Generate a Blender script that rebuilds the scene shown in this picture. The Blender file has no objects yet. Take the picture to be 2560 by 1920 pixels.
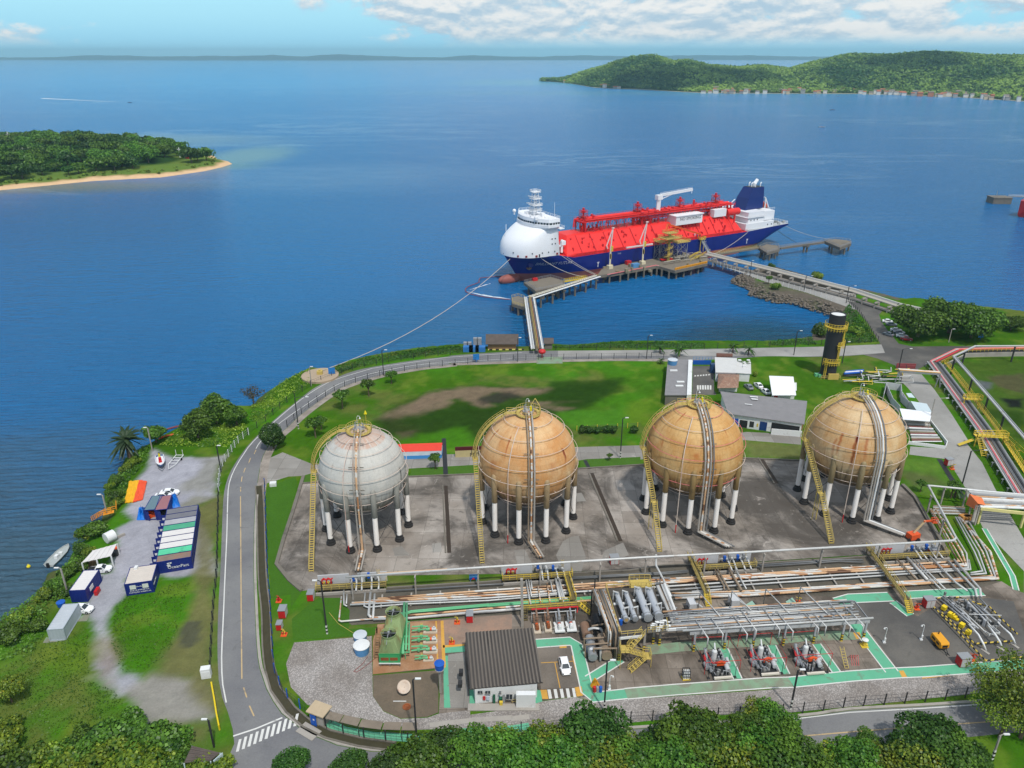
import bpy,math,random
import numpy as np
from math import sin,cos,pi
from mathutils import Vector as Vec,Matrix,noise as mnoise
random.seed(7);rng=np.random.default_rng(7)
SC=bpy.context.scene
# camera, light, exposure
CAM_H=100.;FOC=1900.;PIT=math.atan(825/FOC)
cam=bpy.data.cameras.new('camera');camo=bpy.data.objects.new('camera',cam);SC.collection.objects.link(camo)
cam.sensor_fit='HORIZONTAL';cam.sensor_width=36;cam.lens=FOC/2560*36
cam.clip_start=1;cam.clip_end=90000
camo.location=(0,0,CAM_H);camo.rotation_euler=(pi/2-PIT,0,0)
SC.camera=camo
SUN_EL=math.radians(60);SUN_AZ=math.radians(160)
sun=bpy.data.lights.new('sun','SUN');suno=bpy.data.objects.new('sun',sun);SC.collection.objects.link(suno)
sun.energy=3.5;sun.angle=math.radians(2.5);sun.color=(1,.955,.88)
sdir=Vec((sin(SUN_AZ)*cos(SUN_EL),cos(SUN_AZ)*cos(SUN_EL),sin(SUN_EL)))
suno.rotation_euler=sdir.to_track_quat('Z','Y').to_euler();suno.location=(60,-40,300)
SC.view_settings.view_transform='Standard';SC.view_settings.look='None'
SC.view_settings.exposure=-.12;SC.view_settings.gamma=1
SC.cycles.max_bounces=5;SC.cycles.diffuse_bounces=2;SC.cycles.glossy_bounces=3
SC.cycles.volume_bounces=0;SC.cycles.transparent_max_bounces=8;SC.cycles.use_denoising=True
def nodes_of(idb):
 idb.use_nodes=True;nt=idb.node_tree;nt.nodes.clear();return nt
class N:
 """tiny node builder"""
 def __init__(s,nt):s.nt=nt
 def n(s,t,**kw):
  nd=s.nt.nodes.new(t)
  ins=kw.pop('ins',{})
  for k,v in kw.items():setattr(nd,k,v)
  for k,v in ins.items():
   if hasattr(v,'is_output')or isinstance(v,bpy.types.NodeSocket):s.nt.links.new(v,nd.inputs[k])
   else:nd.inputs[k].default_value=v
  return nd
 def m(s,op,a,b=0.,c=0.,clamp=False):
  nd=s.n('ShaderNodeMath',operation=op,use_clamp=clamp)
  for i,v in enumerate((a,b,c)):
   if isinstance(v,bpy.types.NodeSocket):s.nt.links.new(v,nd.inputs[i])
   else:nd.inputs[i].default_value=v
  return nd.outputs[0]
 def mix(s,f,a,b,bt='MIX'):
  nd=s.n('ShaderNodeMix',data_type='RGBA',blend_type=bt)
  for i,v in((0,f),(6,a),(7,b)):
   if isinstance(v,bpy.types.NodeSocket):s.nt.links.new(v,nd.inputs[i])
   else:nd.inputs[i].default_value=v if i==0 else(*v[:3],1)
  return nd.outputs[2]
 def noise(s,vec,scale,detail=4,rough=.55,dist=0.):
  return s.n('ShaderNodeTexNoise',ins={'Vector':vec,'Scale':scale,'Detail':detail,'Roughness':rough,'Distortion':dist}).outputs['Fac']
 def ramp(s,f,stops,interp='LINEAR'):
  nd=s.n('ShaderNodeValToRGB');cr=nd.color_ramp;cr.interpolation=interp
  while len(cr.elements)<len(stops):cr.elements.new(.5)
  for e,(p,c)in zip(cr.elements,stops):e.position=p;e.color=(*c[:3],1)if hasattr(c,'__len__')else(c,c,c,1)
  s.nt.links.new(f,nd.inputs[0]);return nd.outputs[0]
 def smooth(s,f,a,b):
  nd=s.n('ShaderNodeMapRange',interpolation_type='SMOOTHSTEP',ins={'Value':f,'From Min':a,'From Max':b})
  return nd.outputs[0]
 def scalev(s,vec,sx,sy,sz,loc=(0,0,0),rot=(0,0,0)):
  return s.n('ShaderNodeMapping',ins={'Vector':vec,'Scale':(sx,sy,sz),'Location':loc,'Rotation':rot}).outputs[0]
  # world: physical sky with a belt of cumulus cloud
W=bpy.data.worlds.new('World');SC.world=W
nt=nodes_of(W);k=N(nt)
sky=k.n('ShaderNodeTexSky',sky_type='NISHITA',sun_disc=False,sun_elevation=SUN_EL,sun_rotation=SUN_AZ,altitude=100,air_density=1.,dust_density=.15,ozone_density=3.)
tc=k.n('ShaderNodeTexCoord').outputs['Generated']
sx=k.n('ShaderNodeSeparateXYZ',ins={0:tc})
az=k.m('ARCTAN2',sx.outputs[0],sx.outputs[1]);el=sx.outputs[2]
def cl(off):
 v=k.n('ShaderNodeCombineXYZ',ins={0:k.m('MULTIPLY',az,6.5),1:k.m('MULTIPLY_ADD',el,15.,off),2:3.7})
 return k.noise(v.outputs[0],1.5,10,.60,.15)
c0=cl(0.);c1=cl(.10)
# broad bands: clear gap left of centre, more cloud to the right
v2=k.n('ShaderNodeCombineXYZ',ins={0:k.m('MULTIPLY',az,2.3),1:k.m('MULTIPLY',el,9.),2:1.3})
bias=k.noise(v2.outputs[0],1.,2)
gap=k.m('SUBTRACT',az,-.345);gap=k.m('POWER',2.718,k.m('MULTIPLY',k.m('MULTIPLY',gap,gap),-55.))
cov=k.m('ADD',k.m('MULTIPLY_ADD',bias,.30,-.14),k.m('MULTIPLY',k.smooth(az,-.35,.15),.105))
cov=k.m('SUBTRACT',cov,k.m('MULTIPLY',gap,.16))
d=k.m('ADD',c0,cov)
alpha=k.m('MULTIPLY',k.smooth(d,.43,.55),k.smooth(el,.003,.022))
lit=k.smooth(k.m('SUBTRACT',c0,c1),-.09,.09)
ccol=k.mix(lit,(.50,.66,.80),(1.,.985,.96))
tint=k.mix(1.,sky.outputs[0],(.72,.98,1.08),'MULTIPLY')
hz=k.mix(k.smooth(el,0.,.12),(2.7,5.7,7.5),tint)
bg=k.n('ShaderNodeBackground',ins={'Color':hz,'Strength':.145})
bc=k.n('ShaderNodeBackground',ins={'Color':ccol,'Strength':1.02})
mx=k.n('ShaderNodeMixShader',ins={0:k.m('MULTIPLY',alpha,.93),1:bg.outputs[0],2:bc.outputs[0]})
k.n('ShaderNodeOutputWorld',ins={0:mx.outputs[0]})
# survey: photo pixel -> place on the ground (metres)
REG={'a':(0,960,3.456),'b':(640,960,3.456),'c':(1280,960,3.456),'d':(1920,960,3.456),'e':(0,1440,3.456),'f':(640,1440,3.456),'g':(1280,1440,3.456),'h':(1920,1440,3.456),'i':(0,0,1.728),'j':(1280,0,1.728),'k':(1200,460,5.027),'l':(1600,460,4.096),'m':(1120,700,3.456),'n':(1920,480,3.456),'s':(640,800,3.456),'t':(1600,860,3.456),'o':(0,0,.8641),'u':(780,1380,5.027),'v':(1220,1380,5.027),'w':(1660,1380,5.027),'x':(2100,1380,5.027),'y':(2200,840,6.144),'z':(2240,1100,6.9125)}
SEA=-3.
def P(r,x,y,z=0.):
 a,b,s=REG[r];u=(a+x/s-1280)/FOC;v=-(b+y/s-960)/FOC
 dy=cos(PIT)+v*sin(PIT);dz=-sin(PIT)+v*cos(PIT)
 t=(z-CAM_H)/dz
 return(u*t,dy*t)
def P3(r,x,y,z=0.):
 q=P(r,x,y,z);return Vec((q[0],q[1],z))
def PL(r,pts,z=0.):return[P(r,x,y,z)for x,y in pts]
def hgt(r,x,y,base):
 """height of a point seen at that pixel and standing straight above base (x, y)"""
 a,b,s=REG[r];v=-(b+y/s-960)/FOC
 return CAM_H+base[1]*(-sin(PIT)+v*cos(PIT))/(cos(PIT)+v*sin(PIT))
 # materials
def S(r,g,b,f=.8):
 c=[x/255 for x in(r,g,b)]
 return tuple(f*(x/12.92 if x<=.04045 else((x+.055)/1.055)**2.4)for x in c)
MATS={}
def mat(name,col,rough=.7,metal=0.,var=.18,scale=.6,dirt=None,bump=0.,bscale=4.,spec=.4,fine=.08,stretch=(1,1,1)):
 """painted / mineral surface with blotches, an optional dirt tint (colour, amount, scale) and bump"""
 if name in MATS:return MATS[name]
 m=bpy.data.materials.new(name);MATS[name]=m
 nt=nodes_of(m);k=N(nt)
 pos=k.n('ShaderNodeNewGeometry').outputs['Position']
 p=k.scalev(pos,*stretch)
 n1=k.noise(p,scale,5);n2=k.noise(p,scale*9,3)
 f=k.m('ADD',k.m('MULTIPLY_ADD',n1,2*var,1-var),k.m('MULTIPLY_ADD',n2,2*fine,-fine))
 base=k.mix(1.,col,k.n('ShaderNodeCombineColor',ins={0:f,1:f,2:f}).outputs[0],'MULTIPLY')
 if dirt:
  dn=k.noise(p,dirt[2],6,.65)
  base=k.mix(k.m('MULTIPLY',k.smooth(dn,.62-.3*dirt[1],.72),min(1,dirt[1]+.3)),base,dirt[0])
 b=k.n('ShaderNodeBsdfPrincipled',ins={'Base Color':base,'Roughness':rough,'Metallic':metal,'Specular IOR Level':spec})
 if bump:
  bn=k.noise(p,bscale,4)
  k.nt.links.new(k.n('ShaderNodeBump',ins={'Height':bn,'Strength':bump,'Distance':.1}).outputs[0],b.inputs['Normal'])
 k.n('ShaderNodeOutputMaterial',ins={0:b.outputs[0]})
 return m
 # mesh builder
OFF={}
class MB:
 def __init__(s):s.v=[];s.f=[];s.mi=[];s.uv=None;s.col=None
 def add(s,vs,fs,mi=0):
  n=len(s.v);s.v.extend([tuple(q)for q in vs]);s.f.extend([tuple(i+n for i in q)for q in fs]);s.mi.extend([mi]*len(fs));return s
 def box(s,x0,y0,z0,x1,y1,z1,mi=0):
  return s.add([(x0,y0,z0),(x1,y0,z0),(x1,y1,z0),(x0,y1,z0),(x0,y0,z1),(x1,y0,z1),(x1,y1,z1),(x0,y1,z1)],[(0,3,2,1),(4,5,6,7),(0,1,5,4),(1,2,6,5),(2,3,7,6),(3,0,4,7)],mi)
 def cbox(s,c,sx,sy,sz,rz=0.,mi=0):
  """box standing on c = centre of its base"""
  ca,sa=cos(rz),sin(rz);vs=[]
  for z in(0,sz):
   for x,y in((-sx/2,-sy/2),(sx/2,-sy/2),(sx/2,sy/2),(-sx/2,sy/2)):vs.append((c[0]+x*ca-y*sa,c[1]+x*sa+y*ca,c[2]+z))
  return s.add(vs,[(0,3,2,1),(4,5,6,7),(0,1,5,4),(1,2,6,5),(2,3,7,6),(3,0,4,7)],mi)
 def bar(s,a,b,w,h=None,mi=0,up=(0,0,1)):
  """rectangular beam from a to b"""
  a=Vec(a);b=Vec(b);h=w if h is None else h;d=b-a
  if d.length<1e-6:return s
  d.normalize();x=d.cross(Vec(up))
  if x.length<1e-3:x=d.cross(Vec((0,1,0)))
  x.normalize();y=x.cross(d);x*=w/2;y*=h/2
  vs=[a-x-y,a+x-y,a+x+y,a-x+y,b-x-y,b+x-y,b+x+y,b-x+y]
  return s.add(vs,[(0,3,2,1)[::-1],(4,5,6,7)[::-1],(0,1,5,4)[::-1],(1,2,6,5)[::-1],(2,3,7,6)[::-1],(3,0,4,7)[::-1]],mi)
 def tube(s,pts,r,n=8,mi=0,closed=False,r1=None):
  pts=[Vec(p)for p in pts];m=len(pts);rings=[];prev=None
  for i,p in enumerate(pts):
   if closed:t=(pts[(i+1)%m]-pts[i-1])
   elif i==0:t=pts[1]-p
   elif i==m-1:t=p-pts[i-1]
   else:t=(pts[i+1]-p).normalized()+(p-pts[i-1]).normalized()
   if t.length<1e-9:t=Vec((0,0,1))
   t.normalize()
   if prev is None:
    x=t.cross(Vec((0,0,1)))
    if x.length<1e-3:x=t.cross(Vec((0,1,0)))
   else:
    x=prev-t*prev.dot(t)
    if x.length<1e-4:x=t.cross(Vec((0,1,0)))
   x.normalize();y=t.cross(x);prev=x
   sc=1.
   if 0<i<m-1 and not closed:
    c=(pts[i+1]-p).normalized().dot((p-pts[i-1]).normalized());sc=min(1.5,1/max(.45,math.sqrt(max(.01,(1+c)/2))))
   rr=r if r1 is None else r+(r1-r)*i/(m-1)
   rings.append([p+(x*cos(2*pi*j/n)+y*sin(2*pi*j/n))*rr*sc for j in range(n)])
  vs=[q for g in rings for q in g];fs=[]
  for i in range(m if closed else m-1):
   i2=(i+1)%m
   for j in range(n):fs.append((i*n+j,i*n+(j+1)%n,i2*n+(j+1)%n,i2*n+j))
  if not closed:fs+=[tuple(range(n))[::-1],tuple(range((m-1)*n,m*n))]
  return s.add(vs,fs,mi)
 def cyl(s,c,r,h,n=16,mi=0,r1=None):
  r1=r if r1 is None else r1
  vs=[(c[0]+r*cos(2*pi*j/n),c[1]+r*sin(2*pi*j/n),c[2])for j in range(n)]+[(c[0]+r1*cos(2*pi*j/n),c[1]+r1*sin(2*pi*j/n),c[2]+h)for j in range(n)]
  return s.add(vs,[(j,(j+1)%n,n+(j+1)%n,n+j)for j in range(n)]+[tuple(range(n))[::-1],tuple(range(n,2*n))],mi)
 def lathe(s,prof,c=(0,0,0),n=24,mi=0):
  vs=[(c[0]+r*cos(2*pi*j/n),c[1]+r*sin(2*pi*j/n),c[2]+z)for r,z in prof for j in range(n)]
  return s.add(vs,[(i*n+j,i*n+(j+1)%n,(i+1)*n+(j+1)%n,(i+1)*n+j)for i in range(len(prof)-1)for j in range(n)],mi)
 def prism(s,poly,z0,z1,mi=0,side=None):
  n=len(poly);A=sum(poly[i-1][0]*poly[i][1]-poly[i][0]*poly[i-1][1]for i in range(n))
  if A<0:poly=poly[::-1]
  z0f=z0 if callable(z0)else(lambda x,y:z0);z1f=z1 if callable(z1)else(lambda x,y:z1)
  vs=[(x,y,z0f(x,y))for x,y in poly]+[(x,y,z1f(x,y))for x,y in poly]
  s.add(vs,[tuple(range(n,2*n)),tuple(range(n))[::-1]],mi)
  k0=len(s.v)-2*n;fs=[(k0+i,k0+(i+1)%n,k0+n+(i+1)%n,k0+n+i)for i in range(n)]
  s.f.extend(fs);s.mi.extend([mi if side is None else side]*n);return s
 def sheet(s,poly,z,mi=0):
  n=len(poly);A=sum(poly[i-1][0]*poly[i][1]-poly[i][0]*poly[i-1][1]for i in range(n))
  if A<0:poly=poly[::-1]
  return s.add([(x,y,z)for x,y in poly],[tuple(range(n))],mi)
 def strip(s,line,w,z,mi=0,h=0.):
  """flat band (or low kerb of height h) of width w along a polyline"""
  L=offset(line,w/2);R_=offset(line,-w/2);n=len(line)
  if not h:
   return s.add([(x,y,z)for x,y in L]+[(x,y,z)for x,y in R_],[(i,n+i,n+i+1,i+1)for i in range(n-1)],mi)
  vs=[(x,y,z)for x,y in L]+[(x,y,z)for x,y in R_]+[(x,y,z+h)for x,y in L]+[(x,y,z+h)for x,y in R_]
  fs=[]
  for i in range(n-1):
   fs+=[(2*n+i,3*n+i,3*n+i+1,2*n+i+1),(i,2*n+i,2*n+i+1,i+1),(n+i,n+i+1,3*n+i+1,3*n+i)]
  fs+=[(0,n,3*n,2*n),(n-1,3*n-1,4*n-1,2*n-1)]
  return s.add(vs,fs,mi)
 def ball(s,c,r,nu=12,nv=8,mi=0,sz=1.):
  prof=[(r*sin(pi*i/nv),-r*sz*cos(pi*i/nv))for i in range(nv+1)]
  return s.lathe(prof,c,nu,mi)
 def xf(s,M):
  s.v=[tuple(M@Vec(q))for q in s.v];return s
 def build(s,name,mats,parent=None,smooth=False,label=None,cat=None,group=None,kind=None,link=True):
  if not isinstance(mats,(list,tuple)):mats=[mats]
  me=bpy.data.meshes.new(name)
  if parent is not None:o0=OFF.get(parent.name,(0,0,0))
  elif kind or not s.v:o0=(0,0,0)
  else:
   a=np.array(s.v);o0=(float((a[:,0].min()+a[:,0].max())/2),float((a[:,1].min()+a[:,1].max())/2),float(a[:,2].min()))
  vs=[(x-o0[0],y-o0[1],z-o0[2])for x,y,z in s.v]if any(o0)else s.v
  me.from_pydata(vs,[],s.f)
  for m in mats:me.materials.append(m)
  if len(mats)>1:me.polygons.foreach_set('material_index',s.mi)
  if smooth:me.polygons.foreach_set('use_smooth',[True]*len(s.f))
  if s.uv is not None:
   ul=me.uv_layers.new(name='UVMap');ul.data.foreach_set('uv',[c for q in s.f for i in q for c in s.uv[i]])
  if s.col is not None:
   ca=me.color_attributes.new('tint','FLOAT_COLOR','POINT');ca.data.foreach_set('color',[c for q in s.col for c in q])
  me.update()
  o=bpy.data.objects.new(name,me);SC.collection.objects.link(o);OFF[o.name]=o0
  if parent is not None:o.parent=parent
  else:o.location=o0
  props(o,label,cat,group,kind);return o
def props(o,label=None,cat=None,group=None,kind=None):
 for a,b in(('label',label),('category',cat),('group',group),('kind',kind)):
  if b:o[a]=b
 return o
def thing(name,label,cat,loc=(0,0,0),group=None,rz=0.):
 """Empty at the thing's base; its parts are modelled in world coordinates unless loc is the origin"""
 o=bpy.data.objects.new(name,None);SC.collection.objects.link(o);o.location=loc;o.rotation_euler=(0,0,rz)
 o.empty_display_size=.5;OFF[o.name]=tuple(loc);return props(o,label,cat,group)
def dup(root,loc=None,rz=None,label=None,group=None,scale=None):
 def cp(o,par):
  c=o.copy();SC.collection.objects.link(c)
  if par is not None:c.parent=par
  for ch in kids.get(o.name,[]):cp(ch,c)
  return c
 kids={}
 for o in[root]+list(root.children_recursive):
  kids[o.name]=list(o.children)
 r=cp(root,None)
 if loc is not None:r.location=loc
 if rz is not None:r.rotation_euler=(0,0,rz)
 if scale is not None:r.scale=scale if hasattr(scale,'__len__')else(scale,)*3
 if label:r['label']=label
 if group:r['group']=group
 return r
def offset(line,d):
 out=[];n=len(line)
 for i in range(n):
  a=line[max(0,i-1)];b=line[min(n-1,i+1)]
  tx,ty=b[0]-a[0],b[1]-a[1];l=math.hypot(tx,ty)or 1
  out.append((line[i][0]-ty/l*d,line[i][1]+tx/l*d))
 return out
def curve(pts,step=2.):
 """Catmull-Rom through the points"""
 out=[];n=len(pts)
 for i in range(n-1):
  p0,p1,p2,p3=[np.array(pts[min(max(j,0),n-1)],float)for j in(i-1,i,i+1,i+2)]
  m=max(1,int(np.linalg.norm(p2-p1)/step))
  for q in range(m):
   t=q/m;out.append(tuple(.5*(2*p1+(p2-p0)*t+(2*p0-5*p1+4*p2-p3)*t*t+(3*p1-p0-3*p2+p3)*t**3)))
 out.append(tuple(pts[-1]));return out
def along(line,step,start=0.):
 """points (and headings) every step metres along a polyline"""
 out=[];need=start
 for(a,b)in zip(line[:-1],line[1:]):
  L=math.dist(a,b)
  while need<=L:
   t=need/L;out.append((tuple(a[i]+(b[i]-a[i])*t for i in range(len(a))),math.atan2(b[1]-a[1],b[0]-a[0])));need+=step
  need-=L
 return out
def text_mesh(s,size,depth=.02):
 c=bpy.data.curves.new('t','FONT');c.body=s;c.size=size;c.extrude=depth;c.align_x='CENTER';c.align_y='CENTER';c.resolution_u=2
 o=bpy.data.objects.new('t',c);SC.collection.objects.link(o)
 dg=bpy.context.evaluated_depsgraph_get();dg.update()
 me=bpy.data.meshes.new_from_object(o.evaluated_get(dg));bpy.data.objects.remove(o)
 return me
def lettering(name,s,size,m,parent,c,right,up,bold=0.):
 """writing laid on a face: c centre, right / up the reading directions (world coordinates)"""
 me=text_mesh(s,size,.015);r=Vec(right).normalized();u=Vec(up).normalized();w=r.cross(u)
 u=w.cross(r);o0=Vec(OFF.get(parent.name,(0,0,0)));c=Vec(c)-o0
 me.transform(Matrix(((r.x,u.x,w.x,c.x),(r.y,u.y,w.y,c.y),(r.z,u.z,w.z,c.z),(0,0,0,1))))
 me.materials.clear();me.materials.append(m);me.name=name
 o=bpy.data.objects.new(name,me);SC.collection.objects.link(o);o.parent=parent;OFF[o.name]=tuple(o0);return o
 # common materials
WHITE=mat('white_paint',S(236,238,238),.55,var=.06,dirt=(S(150,140,125),.18,.5))
GREYM=mat('grey_metal',S(165,168,172),.45,.3,var=.15)
PIPE=mat('pale_pipe',S(205,206,205),.45,.15,var=.12,dirt=(S(150,125,100),.25,.35))
def patched():
 m=bpy.data.materials.new('patched_pipe');nt=nodes_of(m);k=N(nt);p=k.n('ShaderNodeNewGeometry').outputs['Position']
 a=k.noise(k.scalev(p,.11,.8,.3),1.,2);c=k.ramp(a,[(0,S(120,84,60)),(.36,S(120,84,60)),(.365,S(214,168,124)),(.50,S(222,184,146)),(.505,S(226,224,218)),(.60,S(216,212,206)),(.605,S(190,136,92))],'LINEAR')
 c=k.mix(k.m('MULTIPLY',k.smooth(k.noise(p,1.4,5,.7),.56,.70),.4),c,S(128,92,66));b=k.n('ShaderNodeBsdfPrincipled',ins={'Base Color':c,'Roughness':.6});k.n('ShaderNodeOutputMaterial',ins={0:b.outputs[0]});return m
PIPER=patched()
PIPEB=mat('brown_pipe',S(150,132,112),.6,var=.2,dirt=(S(96,72,52),.25,.4))
PIPED=mat('dark_pipe',S(120,122,124),.5,.2,var=.2)
GREENP=mat('green_pipe',S(108,190,138),.5,var=.1,dirt=(S(150,160,110),.2,.4))
PINKP=mat('faded_red_pipe',S(226,120,124),.55,var=.14,dirt=(S(236,190,186),.3,.2))
RED=mat('red_paint',S(205,38,42),.5,var=.12)
YEL=mat('yellow_paint',S(226,196,66),.55,var=.14,dirt=(S(160,130,60),.2,.5))
YELP=mat('faded_yellow_paint',S(206,182,98),.6,var=.14,dirt=(S(150,130,90),.25,.5))
YELD=mat('grimy_yellow_steel',S(112,100,60),.7,var=.2,dirt=(S(90,84,60),.3,.6))
BLUE=mat('blue_paint',S(24,92,190),.5,var=.12)
BLACK=mat('black_paint',S(40,41,44),.6,var=.2)
DARK=mat('dark_steel',S(58,58,60),.6,.2,var=.25)
CONC=mat('concrete',S(172,166,158),.85,var=.16,dirt=(S(110,102,92),.35,.18),bump=.15)
CONCD=mat('weathered_concrete',S(122,116,106),.9,var=.22,dirt=(S(70,66,60),.35,.2),bump=.2)
GLASS=mat('dark_glass',(.02,.03,.04),.12,var=.1,spec=.6)
ORANGE=mat('orange_paint',S(232,92,38),.55,var=.14)
TIMBER=mat('timber',S(150,118,84),.8,var=.25)
RUST=mat('rust',S(150,84,46),.85,var=.3)
# water
def water_material():
 m=bpy.data.materials.new('sea_water');nt=nodes_of(m);k=N(nt)
 pos=k.n('ShaderNodeNewGeometry').outputs['Position']
 sx=k.n('ShaderNodeSeparateXYZ',ins={0:pos});X,Y=sx.outputs[0],sx.outputs[1]
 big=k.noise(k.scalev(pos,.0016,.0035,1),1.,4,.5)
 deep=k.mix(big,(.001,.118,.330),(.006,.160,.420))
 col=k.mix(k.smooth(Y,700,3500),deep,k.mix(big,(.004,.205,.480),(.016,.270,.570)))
 # murky green-grey inshore water by the near bank, teal lagoon behind the quay
 def blob(cx,cy,rx,ry,soft=1.):
  a=k.m('MULTIPLY',k.m('SUBTRACT',X,cx),1/rx);b=k.m('MULTIPLY',k.m('SUBTRACT',Y,cy),1/ry)
  r=k.m('SQRT',k.m('ADD',k.m('MULTIPLY',a,a),k.m('MULTIPLY',b,b)))
  w=k.noise(k.scalev(pos,1.6/rx,1.6/ry,1),1.,4)
  return k.smooth(k.m('ADD',r,k.m('MULTIPLY_ADD',w,.7*soft,-.35*soft)),1.,.25)
 col=k.mix(k.m('MULTIPLY',blob(-150,120,140,110),.85),col,(.060,.105,.125))
 col=k.mix(k.m('MULTIPLY',blob(95,275,62,48,.5),.80),col,(.004,.060,.085))
 col=k.mix(k.m('MULTIPLY',blob(-20,290,120,60),.30),col,(.010,.10,.19))
 # shallows over sand round the wooded point and along the island beach
 tip=P('i',985,705,SEA)
 col=k.mix(k.m('MULTIPLY',blob(tip[0]+2,tip[1]+55,66,150,.8),.75),col,(.17,.33,.34))
 col=k.mix(k.m('MULTIPLY',blob(tip[0]-10,tip[1]-25,75,40,.8),.60),col,(.10,.25,.26))
 q=P('i',300,800,SEA)
 col=k.mix(k.m('MULTIPLY',blob(q[0]-60,q[1]-10,240,48,.5),.70),col,(.085,.150,.095))
 col=k.mix(k.m('MULTIPLY',blob(-520,1030,300,130,.5),.6),col,(.20,.33,.36))
 q=P('j',150,362,SEA)
 col=k.mix(k.m('MULTIPLY',blob(q[0]-60,q[1]+150,420,520),.55),col,(.07,.32,.42))
 q=P('j',900,402,SEA)
 col=k.mix(k.m('MULTIPLY',blob(q[0],q[1],1500,190,.4),.5),col,(.06,.26,.38))
 # wind slicks
 sl=k.noise(k.scalev(pos,.0028,.011,1,rot=(0,0,.12)),1.,6,.62,1.2)
 ridge=k.m('ABSOLUTE',k.m('SUBTRACT',sl,.5))
 slick=k.m('MULTIPLY',k.smooth(ridge,.028,0.),k.smooth(k.noise(k.scalev(pos,.0018,.004,1),1.,3),.46,.60))
 slick=k.m('MULTIPLY',slick,k.smooth(Y,420,700))
 slick2=k.m('MULTIPLY',k.smooth(k.noise(k.scalev(pos,.0013,.016,1),1.,5,.6),.60,.70),k.smooth(Y,1500,3500))
 sp=P('i',1650,740,SEA)
 patch=k.m('MULTIPLY',blob(sp[0]-60,sp[1]-30,240,130,1.3),.40)
 sm=k.m('MAXIMUM',k.m('MAXIMUM',k.m('MULTIPLY',slick,.42),k.m('MULTIPLY',slick2,.40)),k.m('MULTIPLY',patch,k.noise(k.scalev(pos,.02,.05,1),1,4)))
 col=k.mix(sm,col,(.24,.42,.58))
 # ripples: wind sea plus a train of longer crests near the bank
 wv=k.n('ShaderNodeTexWave',wave_type='BANDS',bands_direction='Y',wave_profile='SIN',ins={'Vector':k.scalev(pos,1,1,1,rot=(0,0,-.10)),'Scale':.15,'Distortion':5.,'Detail':3.,'Detail Scale':.55,'Detail Roughness':.55}).outputs['Fac']
 rp=k.noise(k.scalev(pos,.28,.75,1,rot=(0,0,.15)),1.,5,.62,.4)
 rp2=k.noise(k.scalev(pos,.05,.11,1,rot=(0,0,.15)),1.,4,.6)
 near=k.smooth(Y,420,140)
 hgt_=k.m('ADD',k.m('ADD',k.m('MULTIPLY',rp,1.1),k.m('ADD',k.m('MULTIPLY',rp2,1.6),k.m('MULTIPLY',k.noise(k.scalev(pos,.11,.34,1,rot=(0,0,.12)),1.,5,.65,.5),2.4))),k.m('MULTIPLY',k.m('MULTIPLY',wv,.42),k.m('MULTIPLY_ADD',near,.8,.25)))
 bmp=k.n('ShaderNodeBump',ins={'Height':hgt_,'Strength':1.,'Distance':1.5})
 b=k.n('ShaderNodeBsdfPrincipled',ins={'Base Color':col,'Roughness':.16,'Specular IOR Level':.24,'IOR':1.33,'Normal':bmp.outputs[0]})
 k.n('ShaderNodeOutputMaterial',ins={0:b.outputs[0]});return m
wb=MB();ext=16500.;ys=[-2000,0,60,120,200,320,500,900,2000,5000,16800]
for i in range(len(ys)-1):wb.add([(-ext,ys[i],SEA),(ext,ys[i],SEA),(ext,ys[i+1],SEA),(-ext,ys[i+1],SEA)],[(0,1,2,3)])
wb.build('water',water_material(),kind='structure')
# mainland
SHORE=PL('e',[(-900,900),(0,395),(290,190),(390,60)],SEA)+PL('a',[(410,1640),(560,1590),(640,1440),(760,1330),(870,1200),(905,1090),(905,930),(1050,720),(1085,640),(1290,520),(1440,430),(1580,380),(1640,280),(1800,180)],SEA)+PL('s',[(-40,760),(20,680),(190,560),(330,480),(460,425),(620,440),(720,390),(900,345),(1100,305),(1400,262),(1790,226)],SEA)+PL('m',[(140,575),(330,600),(650,598),(900,575),(1050,582),(1500,548),(2212,548)],SEA)+PL('n',[(0,1310),(180,1290),(370,1270),(400,1190),(520,1150),(570,1080),(470,1040),(330,1000),(200,960),(60,950)],SEA)+PL('l',[(1250,1170),(1130,1140),(1150,1090),(1040,1040),(940,1000),(965,955),(1060,930),(1200,860),(1400,880),(1700,960),(2212,1110)],SEA)+PL('n',[(800,860),(1140,945),(1200,935),(1700,1000),(2212,1060),(3400,1150)],SEA)
SHORE+=[(520,230),(520,-40),(-260,-40),(-260,60)]
def seg_dist(px,py,poly,closed=True):
 """distance to an outline and inside test, vectorised"""
 dmin=np.full(px.shape,1e18);inside=np.zeros(px.shape,bool);n=len(poly)
 for i in range(n if closed else n-1):
  x1,y1=poly[i];x2,y2=poly[(i+1)%n];dx,dy=x2-x1,y2-y1;L2=dx*dx+dy*dy or 1e-9
  t=np.clip(((px-x1)*dx+(py-y1)*dy)/L2,0,1);d2=(px-x1-t*dx)**2+(py-y1-t*dy)**2
  np.minimum(dmin,d2,out=dmin)
  if closed and y1!=y2:
   c=((y1>py)!=(y2>py))&(px<dx*(py-y1)/dy+x1);inside^=c
 return np.sqrt(dmin),inside
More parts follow.
